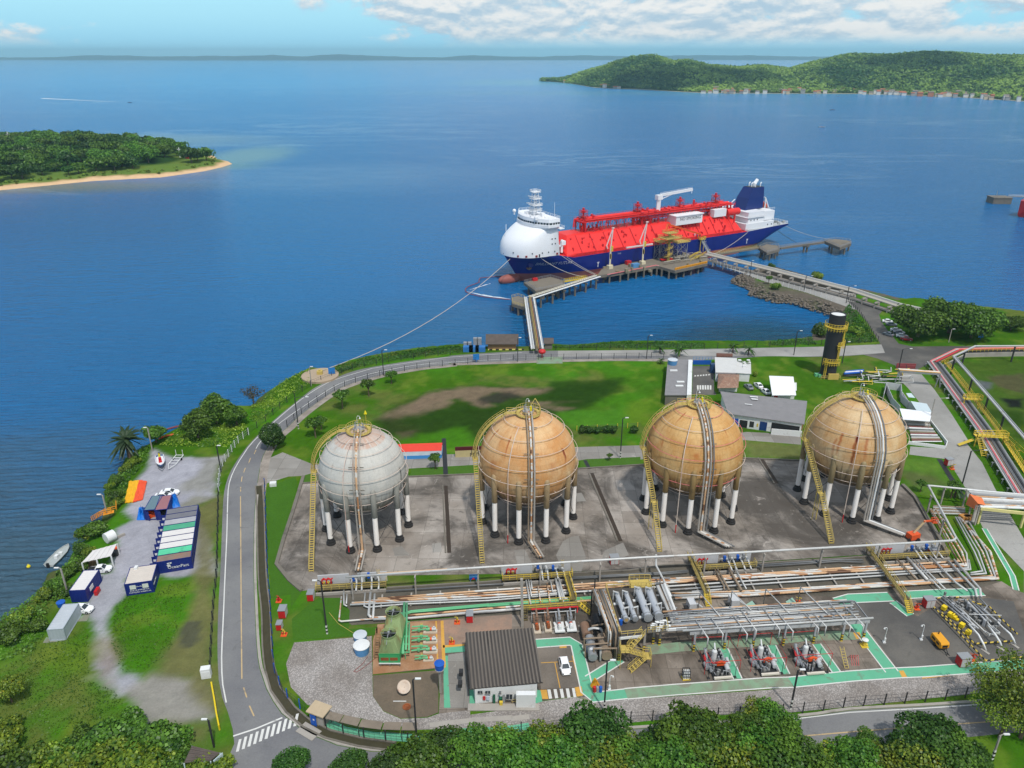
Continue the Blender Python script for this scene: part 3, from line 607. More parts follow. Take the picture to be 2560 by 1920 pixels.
# coast road markings
edge=curve(PL('s',[(1000,420),(700,510),(560,575),(400,680),(215,830)])+PL('a',[(2195,490),(2110,600),(2030,730),(1980,860),(1968,1000),(1960,1300),(1945,1640)])+PL('e',[(1930,350),(1915,700),(1925,940),(1955,1095)]),3)
band('edge_line',edge,.22,.044,LINEW)
band('edge_line',curve(PL('m',[(640,627),(0,668)])+PL('s',[(1600,330),(1100,402),(1000,420)]),3),.2,.044,LINEW)
band('edge_line',curve(PL('s',[(2212,335),(1500,378),(1100,440),(900,490),(700,560),(450,720),(220,880)])+PL('b',[(60,470),(0,560)]),3),.2,.044,LINEW)
band('centre_line',curve(PL('a',[(2078,970),(2080,1300),(2082,1659)])+PL('e',[(2085,400),(2090,890)]),3),.22,.044,LINEYF)
for q in(('a',2080,890,2079,930),('a',2092,800,2086,845),('a',2120,725,2106,765),('a',2165,640,2148,685),('a',2212,570,2196,605),('e',2105,965,2132,1050),('e',2155,1122,2195,1212)):
 band('centre_dash',[P(q[0],q[1],q[2]),P(q[0],q[3],q[4])],.22,.044,LINEYF)
band('centre_line',PL('h',[(280,1385),(700,1350),(1220,1308),(2212,1240),(3000,1190)]),.22,.044,LINEYF)
band('edge_line',PL('h',[(160,1245),(700,1180),(1330,1145),(2000,1100)]),.2,.044,LINEW)
for i in range(11):
 t=i/10;x0,y0=2052-t*0,0
 a=(2052+i*49.5,1500-i*22.)
 sheet('crossing_stripe',PL('e',[(a[0]-14,a[1]+22),(a[0]+12,a[1]+16),(a[0]+36,a[1]-92),(a[0]+12,a[1]-86)]),.046,LINEW)
band('stop_line',PL('e',[(2015,1385),(2212,1320),(2440,1225)]),.3,.045,LINEW)
# kerb, drain and low wall between road and plant
band('kerb',offset(curve(coast_in[22:],3),.35),.5,0.,CONC,.14)
dr=curve(PL('b',[(25,880),(40,1100),(55,1659)])+PL('f',[(85,300),(95,600),(120,800),(170,980),(300,1160),(440,1280),(620,1370),(900,1440),(1200,1480)]),3)
band('drain',dr,1.3,.036,mat('drain_mud',S(78,74,52,.6),.9,var=.3));band('drain_wall',offset(dr,.8),.3,0,CONCD,.25);band('drain_wall',offset(dr,-.8),.3,0,CONCD,.25)
band('dike_kerb',PL('b',[(410,800),(320,1100),(240,1340),(178,1560)])+PL('f',[(290,40),(395,130)]),.8,.03,CONCD,.35)
band('tank_kerb',PL('b',[(395,862),(1320,805),(1880,782)])+PL('c',[(580,735),(1110,702)])+PL('t',[(900,990),(1390,1010)]),.35,.03,CONCD,.3)
band('tank_kerb',PL('d',[(1160,880),(1270,990),(1390,1200),(1500,1380),(1550,1478)]),.8,.03,CONCD,.6)
band('corridor_wall',PL('u',[(940,470),(2212,395)])+PL('v',[(1000,285),(1780,250)])+PL('w',[(0,185),(1100,165),(2212,100)])+PL('d',[(850,1500)]),.4,.03,CONCD,.5)
for a_,b_,w_ in((('b',1622,470),('b',1640,800),1.2),(('c',630,660),('c',670,735),1.),(('d',1480,650),('d',1690,990),1.3)):
 band('drain',[P(*a_),P(*b_)],w_,.043,BLACK)
for a_,b_ in((('c',690,770),('c',940,1360)),(('b',1640,880),('b',1670,1460)),(('d',-60,640),('d',80,860))):
 band('drain',[P(*a_),P(*b_)],.9,.040,mat('drain_dark',S(74,62,52,.6),.9));band('drain_wall',offset([P(*a_),P(*b_)],-.8),.35,.03,CONCD,.2)
 # spherical gas tanks
def on_sphere(r,x,y,c,R_):
 """u, v (0..1) of the point of a sphere seen at a photo pixel"""
 a,b,s=REG[r];u=(a+x/s-1280)/FOC;v=-(b+y/s-960)/FOC
 d=Vec((u,cos(PIT)+v*sin(PIT),-sin(PIT)+v*cos(PIT))).normalized();o=Vec((0,0,CAM_H))-Vec(c)
 B=o.dot(d);Q=max(0,B*B-o.length_squared+R_*R_);p=(o+d*(-B-math.sqrt(Q)))/R_
 return((math.atan2(p.y,p.x)-pi/2)%(2*pi))/(2*pi),math.asin(max(-1,min(1,p.z)))/pi+.5
def sphere_material(name,c1,c2,lowcol,rust,streaks,joints=.45,top=None,seed=0):
 m=bpy.data.materials.new(name);nt=nodes_of(m);k=N(nt)
 uv=k.n('ShaderNodeUVMap',uv_map='UVMap').outputs[0];s=k.n('ShaderNodeSeparateXYZ',ins={0:uv});U,V=s.outputs[0],s.outputs[1]
 pos=k.n('ShaderNodeTexCoord').outputs['Object']
 pat=k.noise(k.scalev(pos,1,1,.8,loc=(seed,0,0)),.16,6,.65)
 c=k.mix(k.smooth(pat,.34,.66),c1,c2)
 br=k.n('ShaderNodeTexBrick',offset=.5,ins={'Vector':uv,'Color1':(1,1,1,1),'Color2':(.86,.85,.82,1),'Mortar':(.50,.46,.40,1),'Scale':1.,'Mortar Size':.0011,'Mortar Smooth':.6,'Bias':.1,'Brick Width':1/26,'Row Height':1/30})
 c=k.mix(joints,c,k.mix(1.,c,br.outputs[0],'MULTIPLY'))
 drip=k.noise(k.scalev(uv,95,3.2,1,loc=(seed*3.1,0,0)),1.,6,.6,.3);drip2=k.noise(k.scalev(uv,260,7,1,loc=(seed,2,0)),1.,4,.6)
 zone=k.noise(k.scalev(uv,9,5,1,loc=(seed,1,0)),1.,4)
 c=k.mix(k.m('MULTIPLY',k.m('MULTIPLY',k.smooth(drip,.53,.74),k.smooth(zone,.42,.62)),.75),c,rust)
 c=k.mix(k.m('MULTIPLY',k.smooth(drip2,.55,.75),.25),c,tuple(x*.55 for x in c1))
 # darker colour on the lower calotte, running in drips
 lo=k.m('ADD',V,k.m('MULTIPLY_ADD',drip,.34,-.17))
 c=k.mix(k.m('MULTIPLY',k.smooth(lo,.42,.24),.80),c,lowcol)
 c=k.mix(k.m('MULTIPLY',k.m('MULTIPLY',k.smooth(lo,.44,.34),k.smooth(drip2,.46,.66)),.7),c,tuple(x*.35 for x in lowcol))
 if top:c=k.mix(k.m('MULTIPLY',k.m('MULTIPLY',k.smooth(V,top[1],top[1]+.01),k.smooth(drip,.30,.62)),.8),c,top[0])
 for u0,v0,ln,w,amt,sc in streaks:
  wob=k.m('MULTIPLY_ADD',k.noise(k.scalev(uv,8,22,1),1.,3),w*1.6,-w*.8)
  du=k.m('ABSOLUTE',k.m('ADD',k.m('SUBTRACT',U,u0),wob))
  a=k.m('MULTIPLY',k.smooth(du,w,w*.1),k.m('MULTIPLY',k.smooth(V,v0+.012,v0-.012),k.smooth(V,v0-ln,v0-ln*.25)))
  a=k.m('MULTIPLY',a,k.m('MULTIPLY_ADD',drip2,.9,.45))
  c=k.mix(k.m('MULTIPLY',a,amt,clamp=True),c,sc)
 f=k.m('MULTIPLY_ADD',k.noise(pos,2.5,4,.7),.36,.82)
 c=k.mix(1.,c,k.n('ShaderNodeCombineColor',ins={0:f,1:f,2:f}).outputs[0],'MULTIPLY')
 b=k.n('ShaderNodeBsdfPrincipled',ins={'Base Color':c,'Roughness':.62,'Specular IOR Level':.3})
 k.nt.links.new(k.n('ShaderNodeBump',ins={'Height':br.outputs['Fac'],'Strength':.25,'Distance':-.05}).outputs[0],b.inputs['Normal'])
 k.n('ShaderNodeOutputMaterial',ins={0:b.outputs[0]});return m
def railing(b,path,h=1.1,step=1.5,r=.035,mi=0,mid=True,closed=False):
 path=[Vec(p)for p in path];up=Vec((0,0,h))
 if closed:path=path+[path[0]]
 b.tube([p+up for p in path],r,5,mi)
 if mid:b.tube([p+up*.52 for p in path],r*.8,5,mi)
 for i in range(len(path)-1):
  n=max(1,round((path[i+1]-path[i]).length/step))
  for j in range(n+(1 if i==len(path)-2 else 0)):
   p=path[i].lerp(path[i+1],j/n);b.bar(p,p+up,r*1.6,None,mi)
def stair(b,a,c,w,n=None,mi=0,rail=True,tread=.28,tw=None):
 """straight flight from a (foot) to c (head), width w: stringers, treads, handrails"""
 a=Vec(a);c=Vec(c);d=c-a;h=Vec((d.x,d.y,0))
 if h.length<.01:h=Vec((0,1,0))
 side=Vec((-h.y,h.x,0)).normalized()*w/2;n=n or max(3,int(abs(d.z)/.36))
 for s in(-1,1):b.bar(a+side*s,c+side*s,.08,.17,mi)
 for i in range(n):
  p=a+d*((i+.5)/n);b.bar(p-side,p+side,tread,.06,mi)
 if rail:
  for s in(-1,1):
   b.tube([a+side*s+Vec((0,0,1)),c+side*s+Vec((0,0,1))],.045,5,mi);b.tube([a+side*s+Vec((0,0,.5)),c+side*s+Vec((0,0,.5))],.035,5,mi)
   m_=max(2,int(d.length/2.2))
   for i in range(m_+1):
    p=a+d*(i/m_)+side*s;b.bar(p,p+Vec((0,0,1)),.06,None,mi)
LEGW=mat('leg_fireproofing',S(246,240,234,.9),.8,var=.1,dirt=(S(190,172,160),.2,.3),stretch=(1,1,.3))
LEGB=mat('tarred_footing',S(48,46,46),.7,var=.3)
RINGM=mat('pinkish_spray_pipe',S(222,204,190),.55,var=.12,dirt=(S(196,120,110),.3,.15))
CLADP=mat('pipe_cladding',S(190,184,176),.4,.25,var=.2,dirt=(S(160,112,72),.35,.3))
def sphere_tank(label,cx,cy,zc,R_,nleg,ph,smat,sleeve,foot,out_end,pipes,piprust,extras):
 root=thing('gas_sphere',label,'storage tank',(cx,cy,0),'spherical gas tanks on the slab')
 def pt(az,lat,r):return Vec((cx+r*cos(lat)*cos(az),cy+r*cos(lat)*sin(az),zc+r*sin(lat)))
 D=math.radians
 b=MB();nu,nv=96,48;b.uv=[]
 for i in range(nv+1):
  for j in range(nu+1):
   az_=pi/2+2*pi*j/nu;b.v.append(tuple(pt(az_,pi*(i/nv-.5),R_)));b.uv.append((j/nu,i/nv))
 for i in range(nv):
  for j in range(nu):b.f.append((i*(nu+1)+j,i*(nu+1)+j+1,(i+1)*(nu+1)+j+1,(i+1)*(nu+1)+j));b.mi.append(0)
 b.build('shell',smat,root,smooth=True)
 rl=R_*.985;zt=zc-R_*.02;legs=[]
 for i in range(nleg):
  a=D(ph)+2*pi*i/nleg;x,y=cx+rl*cos(a),cy+rl*sin(a);legs.append((x,y))
  q=MB();q.cyl((x,y,1.),.56,zc*.56-1.,18);lg=q.build('leg',LEGW,root)
  q=MB();q.lathe([(.001,0),(1.05,0),(1.05,.45),(.86,.5),(.86,.95),(.66,1.),(.64,1.55),(.001,1.55)],(x,y,.03),20);q.build('leg_base',LEGB,lg)
  q=MB();z0=zc*.56-.05;q.lathe([(.58,0),(.65,.05),(.65,zt-.4-z0),(.52,zt-z0-.05),(.34,zt-z0+.18),(.001,zt-z0+.28)],(x,y,z0),18);q.build('leg_sleeve',sleeve,lg,smooth=True)
 for i in range(nleg):
  p1,p2=legs[i],legs[(i+1)%nleg];z1,z2=1.6,zc*.60
  if i%2==0 or nleg<11:
   q=MB();q.tube([(*p1,z1),(*p2,z2)],.06,5);q.tube([(*p2,z1),(*p1,z2)],.06,5);q.build('brace',DARK,root)
 for k_,la in enumerate((62,45,29,13,-4,-20,-36,-50)):
  ro=R_+(.55 if la>-30 else .45);q=MB();n=64
  q.tube([pt(2*pi*j/n,D(la),ro)for j in range(n)],.062,5,closed=True)
  for j in range(0,n,6):q.bar(pt(2*pi*j/n,D(la),R_),pt(2*pi*j/n,D(la),ro+.05),.06)
  q.build('spray_ring',extras.get('ringmat',{}).get(k_,RINGM),root)
  # spray feed riser up one meridian
 fa=D(extras.get('feed',-112));q=MB();q.tube([(cx+(R_+.7)*cos(fa),cy+(R_+.7)*sin(fa),.1),*[pt(fa,D(l),R_+.62)for l in(-6,8,22,36,50,62)]],.09,6);f_=q.build('spray_riser',RINGM,root)
 q=MB();q.tube([(cx+(R_+.7)*cos(fa),cy+(R_+.7)*sin(fa),.1),(cx+(R_+.7)*cos(fa),cy+(R_+.7)*sin(fa),2.2)],.12,6);q.build('riser_foot',RED,f_)
 # crown platform
 tp=zc+R_+.15;rp=2.75
 q=MB();q.lathe([(2.05,tp),(rp,tp),(rp,tp+.1),(2.05,tp+.1),(2.05,tp)],(cx,cy,0),36);pf=q.build('top_platform',YELP,root)
 q=MB();ring=[(cx+rp*cos(2*pi*i/28),cy+rp*sin(2*pi*i/28),tp+.1)for i in range(28)];railing(q,ring,1.15,.9,.04,closed=True);railing(q,[(cx+2.*cos(2*pi*i/20),cy+2.*sin(2*pi*i/20),tp-.55)for i in range(20)],.7,1.2,.03,closed=True);q.build('guard_rail',YELP,pf)
 q=MB();q.lathe([(.001,.75),(1.25,.75),(1.25,.55),(.85,.5),(.85,-.3)],(cx,cy,zc+R_),24);mh=q.build('manhole',CLADP,root)
 q=MB()
 for a_,h_,r_ in((.3,1.7,.14),(1.5,1.3,.1),(2.6,1.9,.12),(3.9,1.5,.16),(5.,1.2,.1)):
  x,y=cx+.95*cos(a_),cy+.95*sin(a_);q.cyl((x,y,zc+R_),r_,h_,8);q.cyl((x,y,zc+R_+h_*.55),r_*2.2,.12,10);q.tube([(x,y,zc+R_+h_),(x*.6+cx*.4,y*.6+cy*.4,zc+R_+h_+.25)],r_*.8,6)
 q.build('relief_valve',GREYM,root)
 q=MB();q.bar((cx-.5,cy+1.2,tp),(cx-.5,cy+1.2,tp+2.6),.06);q.tube([(cx-.5,cy+1.2,tp+2.6),(cx-.3,cy+1.2,tp+3.),(cx+.1,cy+1.2,tp+2.9),(cx+.15,cy+1.2,tp+2.6)],.04,5);q.cyl((cx+.15,cy+1.2,tp+2.35),.22,.28,8,r1=.06);q.build('gooseneck_lamp',WHITE,root)
 if extras.get('sock'):
  q=MB();q.bar((cx+1.5,cy+1.,tp),(cx+1.5,cy+1.,tp+3.6),.07);q.build('vane_mast',YEL,root)
  q=MB();q.bar((cx+1.2,cy+1.,tp+3.6),(cx+1.8,cy+1.,tp+3.6),.3);q.cyl((cx+1.5,cy+1.,tp+3.6),.3,.7,8,r1=.1);q.build('wind_vane',mat('vane_yellow',S(240,220,30),.5),root)
 if extras.get('davit'):
  q=MB();q.bar((cx+2.5,cy-.4,tp+.1),(cx+2.5,cy-.4,tp+2.),.14);q.bar((cx+2.5,cy-.4,tp+2.),(cx+1.5,cy+.9,tp+3.2),.12);q.bar((cx+1.5,cy+.9,tp+3.2),(cx+.5,cy+.3,tp+1.6),.1);q.build('davit',YELP,root)
 if extras.get('valve'):
  q=MB();q.cbox((cx+.55,cy-.2,tp+.5),.5,.5,.8);q.cyl((cx+.55,cy-.2,tp+1.3),.22,.5,10);q.build('valve_actuator',mat('vane_yellow',S(240,220,30),.5),root)
  # process pipes down the face towards the plant
 pa=D(extras.get('paz',-87));oe=Vec((*out_end,.9))
 for i,(mt,r_)in enumerate(pipes):
  o_=(i-(len(pipes)-1)/2)*.62;da=o_/R_
  tl=Vec((-sin(pa),cos(pa),0))*o_
  path=[pt(pa,D(86),R_+.9)+tl]+[pt(pa,D(l),R_+.75)+tl for l in(74,60,45,30,15,3)]
  base=pt(pa,0,R_+.75);base.z=1.3
  path+=[Vec((base.x,base.y,zc*.5))+tl,Vec((base.x,base.y,1.25))+tl,oe+tl*.9]
  q=MB();q.tube(path,r_,8);q.build('outlet_pipe',mt,root)
 q=MB();base=pt(pa,0,R_+.75)
 for l in(62,32,4):q.bar(pt(pa,D(l),R_+.6)+Vec((-1.6,0,0)),pt(pa,D(l),R_+.6)+Vec((1.6,0,0)),.14)
 for t in(.25,.6,.92):
  p=Vec((base.x,base.y,0)).lerp(Vec((oe.x,oe.y,0)),t);q.bar((p.x-1.3,p.y,.85),(p.x+1.3,p.y,.85),.14);q.bar((p.x,p.y,0),(p.x,p.y,.85),.25)
 q.build('pipe_support',CONCD,root)
 # stairway: along the meridian from the crown, then down in straight flights
 q=MB();sa=D(extras.get('saz',176));w=.48;rs=R_+1.05
 lats=[70-i*2.6 for i in range(31)];lats=[l for l in lats if l>-2]
 perp=Vec((-sin(sa),cos(sa),0))
 top0=Vec((cx+rp*cos(sa),cy+rp*sin(sa),tp+.1));land=pt(sa,D(66),rs)
 land.z=tp+.1;q.bar(top0,land,1.05,.1);railing(q,[top0+perp*w,land+perp*w],1.1,1.2,.045);railing(q,[top0-perp*w,land-perp*w],1.1,1.2,.045)
 pts=[land]+[pt(sa,D(l),rs)for l in lats[4:]]
 for s in(-1,1):
  q.tube([p+perp*w*s for p in pts],.085,5)
  out=[p+perp*w*s+Vec((cos(sa)*.55,sin(sa)*.55,.75))for p in pts];q.tube(out,.045,5);q.tube([(p+o)*.5 for p,o in zip([p+perp*w*s for p in pts],out)],.035,5)
  for p,o in list(zip([p+perp*w*s for p in pts],out))[::2]:q.bar(p,o,.05)
 for p,p2 in zip(pts[:-1],pts[1:]):
  for t in(.25,.75):c_=p.lerp(p2,t);q.bar(c_-perp*w,c_+perp*w,.26,.06)
 for l in(50,30,10):q.bar(pt(sa,D(l),R_),pt(sa,D(l),rs),.09)
 end=pts[-1];ft=Vec((*foot,.05));dirf=Vec((ft.x-end.x,ft.y-end.y,0)).normalized();e2=end+dirf*1.
 q.bar(end-dirf*.6,e2,1.3,.1);railing(q,[end+Vec((cos(sa)*.6,0,0))-dirf*.6,e2+Vec((cos(sa)*.6,0,0))],1.1,.8,.045)
 if extras.get('twoflight',True):
  mid=e2.lerp(ft,.52)+Vec((.35,.3,0));m2=mid+dirf*1.
  stair(q,mid,e2,1.);q.bar(mid,m2,1.2,.1);stair(q,ft,m2,1.)
  for s in(-.5,.5):q.bar((mid.x+s,mid.y+.5,0),(mid.x+s,mid.y+.5,mid.z),.12);q.bar((mid.x+s,mid.y+.5,.2),(mid.x-s,mid.y+.5,mid.z),.06)
 else:stair(q,ft,e2,.95)
 q.build('stairway',YELP,root)
 return root
RUSTC=S(178,92,36,.75);RUSTD=S(136,44,14,.75)
SP=[(-33.2,147.2,15.4,9.5),(3.6,151.8,16.,10.9),(42.25,155.6,16.4,10.9),(81.3,160.,16.2,10.9)]
def st(i,r,x,y,ln,w,amt,col):
 u_,v_=on_sphere(r,x,y,SP[i][:3],SP[i][3]);return(u_,v_,ln,w,amt,col)
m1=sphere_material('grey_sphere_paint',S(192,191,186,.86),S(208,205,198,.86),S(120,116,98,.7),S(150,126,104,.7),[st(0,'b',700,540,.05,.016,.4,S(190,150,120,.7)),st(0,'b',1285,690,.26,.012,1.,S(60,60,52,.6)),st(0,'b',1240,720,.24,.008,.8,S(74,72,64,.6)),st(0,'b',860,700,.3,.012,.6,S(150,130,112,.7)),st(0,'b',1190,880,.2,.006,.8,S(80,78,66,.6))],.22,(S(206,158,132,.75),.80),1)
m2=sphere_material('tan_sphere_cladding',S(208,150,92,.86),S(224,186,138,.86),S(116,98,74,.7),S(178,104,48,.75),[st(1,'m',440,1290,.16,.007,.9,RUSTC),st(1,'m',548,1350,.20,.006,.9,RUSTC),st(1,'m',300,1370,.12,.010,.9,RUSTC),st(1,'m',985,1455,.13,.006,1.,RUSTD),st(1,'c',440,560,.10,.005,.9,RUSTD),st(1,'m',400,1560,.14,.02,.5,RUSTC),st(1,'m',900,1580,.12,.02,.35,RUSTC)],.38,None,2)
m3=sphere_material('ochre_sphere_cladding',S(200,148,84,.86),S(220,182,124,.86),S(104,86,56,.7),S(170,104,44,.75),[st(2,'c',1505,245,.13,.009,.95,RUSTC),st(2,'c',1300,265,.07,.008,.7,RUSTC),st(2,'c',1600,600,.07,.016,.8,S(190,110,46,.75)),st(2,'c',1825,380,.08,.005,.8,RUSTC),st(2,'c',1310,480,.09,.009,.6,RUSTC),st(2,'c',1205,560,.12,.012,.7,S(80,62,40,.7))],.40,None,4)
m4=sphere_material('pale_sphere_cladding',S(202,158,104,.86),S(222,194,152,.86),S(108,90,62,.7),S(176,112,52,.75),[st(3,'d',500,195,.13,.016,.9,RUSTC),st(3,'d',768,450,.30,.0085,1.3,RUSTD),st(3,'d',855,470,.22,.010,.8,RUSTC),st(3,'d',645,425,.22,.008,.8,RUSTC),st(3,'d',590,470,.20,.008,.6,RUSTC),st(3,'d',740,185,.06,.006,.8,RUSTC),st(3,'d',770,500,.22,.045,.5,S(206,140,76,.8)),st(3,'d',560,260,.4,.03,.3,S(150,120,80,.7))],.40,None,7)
SLV=[mat('grey_sleeve',S(160,158,150),.7,var=.2,dirt=(S(90,84,70),.3,.3)),mat('tan_sleeve',S(176,150,112),.7,var=.2,dirt=(S(96,82,60),.35,.3)),mat('ochre_sleeve',S(160,132,84),.7,var=.2,dirt=(S(90,74,50),.35,.3)),mat('pale_sleeve',S(158,140,104),.7,var=.2,dirt=(S(90,76,54),.35,.3))]
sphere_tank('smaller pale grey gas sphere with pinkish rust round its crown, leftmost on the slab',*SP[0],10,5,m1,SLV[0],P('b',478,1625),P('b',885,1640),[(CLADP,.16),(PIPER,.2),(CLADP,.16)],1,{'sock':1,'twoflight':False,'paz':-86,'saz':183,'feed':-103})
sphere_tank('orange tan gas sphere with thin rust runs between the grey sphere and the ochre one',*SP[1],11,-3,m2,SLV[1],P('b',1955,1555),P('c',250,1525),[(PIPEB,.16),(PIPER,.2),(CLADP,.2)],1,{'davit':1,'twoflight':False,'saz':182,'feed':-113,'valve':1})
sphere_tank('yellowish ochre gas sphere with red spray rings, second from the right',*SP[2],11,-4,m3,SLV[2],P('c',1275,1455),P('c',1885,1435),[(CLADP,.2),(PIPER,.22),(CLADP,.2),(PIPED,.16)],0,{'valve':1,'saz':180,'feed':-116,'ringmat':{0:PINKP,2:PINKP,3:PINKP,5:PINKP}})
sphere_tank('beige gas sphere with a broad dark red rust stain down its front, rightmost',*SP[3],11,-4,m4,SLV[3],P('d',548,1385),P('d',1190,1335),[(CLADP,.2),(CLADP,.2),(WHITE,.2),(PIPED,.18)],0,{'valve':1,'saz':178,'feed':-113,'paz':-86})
# overhead line, pipe bank, valve stations
def pipe_top(b,r,pts,rad,z,n=8,mi=0):b.tube([P3(r_,x,y,z)for r_,x,y in pts],rad,n,mi)
posts=[('u',520,600,500,378),('u',1308,535,1300,295),('u',2092,478,2085,240),('v',655,420,652,165),('v',1402,372,1410,112),('v',1968,305,1975,88),('w',495,295,510,50),('w',1228,245,1245,15),('w',1950,195,1978,-20),('d',440,1580,468,1430),('d',935,1550,958,1405),('d',1445,1525,1490,1370),('d',1480,1320,1525,1215),('d',1375,1110,1400,980),('d',1490,1040,1515,910)]
oh=thing('overhead_pipe','long white overhead pipe on concrete posts along the front of the tank slab','pipe',(*P('u',1308,535),0))
q=MB();q.tube([P3('u',420,315,4.8),P3('u',2212,188,4.8),P3('v',2000,65,4.8),P3('w',1000,5,4.8),P3('d',1600,1352,4.8),P3('d',1625,1330,4.8),P3('d',1400,905,4.8),P3('d',1385,880,4.9),P3('d',1420,880,4.9),P3('d',1745,912,4.9),P3('d',2300,975,4.9)],.24,10);q.build('pipe',PIPE,oh,smooth=True)
q=MB();q.tube([P3('u',830,278,4.81),P3('u',1700,220,4.81)],.245,10);q.build('peeling_section',mat('peach_primer',S(226,188,146),.6),oh)
for r_,x,y,tx,ty in posts:
 q=MB();p=P(r_,x,y);q.bar((*p,0),(*p,4.55),.3);q.bar((p[0],p[1]-.5,4.5),(p[0],p[1]+.5,4.5),.24,.2);q.build('post',CONC,oh)
pb=thing('pipe_bank','bank of rust patched and white pipes running the whole width of the plant','pipework',(*P('v',1000,450),0))
lines=[([('u',825,586),('v',0,482),('v',1060,412),('w',0,340),('w',1100,280),('x',0,204),('x',1500,118),('x',1410,0),('d',1640,1530),('d',1395,1075)],.20,PIPER),([('u',700,612),('v',0,512),('v',1060,440),('w',0,366),('w',2212,226),('x',1550,152),('x',1470,0),('d',1410,1080)],.17,PIPER),([('u',500,642),('v',0,546),('v',1060,474),('w',0,388),('w',2212,250),('x',1585,172),('x',1530,0),('d',1440,1075)],.24,PIPER),([('u',480,662),('v',0,578),('v',1060,504),('w',40,432),('w',2212,288),('x',1610,204),('x',1590,20),('d',1480,1090)],.19,PIPE),([('w',60,478),('w',2212,332),('x',1640,220),('x',1620,100)],.17,PIPE),([('w',350,498),('w',760,468),('w',750,430)],.17,PIPE),([('w',100,520),('w',1100,490),('w',2212,425),('x',1910,302),('x',1790,0),('d',1680,1170)],.2,PIPER),([('w',120,548),('w',1100,515),('w',2212,440),('x',1950,315),('x',1840,0),('d',1720,1165)],.2,PIPE),([('w',140,580),('w',1100,540),('w',2212,462),('x',1985,332),('x',1890,0),('d',1650,1150)],.26,PIPER),([('x',1640,262),('x',1790,240),('x',1690,0),('d',1620,1150)],.18,PIPE),([('x',1640,285),('x',1835,270),('x',1740,0),('d',1640,1150)],.18,PIPE),([('u',1130,782),('u',1240,742),('u',2212,660),('v',0,664),('v',1300,565)],.17,GREENP),([('u',1130,795),('u',1250,758),('u',2212,678),('v',0,684),('v',1300,584)],.17,GREENP),([('u',720,800),('u',780,825),('u',1240,795),('u',2212,712),('v',380,680),('v',1300,606)],.2,PIPER),([('u',770,845),('u',1240,830),('u',2212,745),('v',0,748),('v',420,712)],.24,PIPE),([('u',370,560),('u',340,860),('u',370,872),('u',860,830)],.16,PIPER),([('u',440,530),('u',432,650)],.15,PIPE),([('u',400,480),('u',402,660),('u',440,680)],.15,PIPE),([('u',668,515),('u',655,680),('u',700,695),('u',1150,655),('v',0,610),('v',1060,520)],.15,PIPE),([('u',735,510),('u',712,790),('u',745,825)],.26,PIPE),([('u',788,530),('u',765,840)],.24,PIPE),([('u',930,490),('v',0,410),('v',200,400)],.15,PIPED),([('v',1060,320),('v',1780,280),('w',0,258),('w',300,232)],.17,PIPED),([('v',1060,335),('v',1780,295),('w',0,275),('w',310,250)],.14,PIPED),([('w',1100,170),('w',2212,95),('d',820,1520)],.18,PIPED),([('w',1100,190),('w',2212,115),('d',830,1540)],.14,PIPED)]
for pts,r_,m_ in lines:
 q=MB();q.tube([P3(a_,x,y,.75)for a_,x,y in pts],r_,8);q.build('pipe',m_,pb,smooth=True)
for t in np.linspace(0.,.96,22):
 x0,y0=-26+t*126,122.8+t*12.2;y1=y0-(5.5 if x0>32 else 3.6)
 q=MB();q.bar((x0,y0+.3,.42),(x0+.3,y1,.42),.3,.22);q.build('sleeper',CONC,pb)
 # cross pipes dropping from the valve stations over the bank
for pts,r_,m_ in[([('v',480,355),('v',520,580),('v',545,690)],.17,PIPE),([('v',510,350),('v',548,560)],.14,PIPE),([('v',540,355),('v',555,470)],.14,PIPE),([('v',630,430),('v',665,660)],.14,PIPER),([('v',742,390),('v',785,660)],.14,PIPER),([('v',785,350),('v',815,500)],.12,PIPE),([('v',850,335),('v',912,600)],.24,PIPE),([('v',890,335),('v',960,580),('v',1000,585)],.22,PIPE),([('v',880,380),('v',955,650)],.14,PIPE),([('w',640,220),('w',755,430),('w',755,470)],.17,PIPEB),([('w',675,218),('w',820,475)],.2,PIPEB),([('w',810,200),('w',975,480)],.26,PIPEB),([('w',895,205),('w',1035,465)],.15,PIPE),([('x',712,85),('x',950,330)],.18,PIPEB),([('x',845,70),('x',1100,350)],.28,PIPE),([('x',905,90),('x',1180,380),('x',1270,470)],.14,PIPE),([('x',950,95),('x',1330,470)],.14,PIPE),([('x',1100,20),('x',1450,380),('x',1600,490)],.2,PIPE),([('x',1360,110),('x',1700,470),('x',1720,560)],.24,PIPE),([('x',1440,105),('x',1760,465),('x',1770,560)],.24,PIPE)]:
 q=MB();q.tube([P3(a_,x,y,1.35)for a_,x,y in pts],r_,8);q.build('cross_pipe',m_,pb,smooth=True)
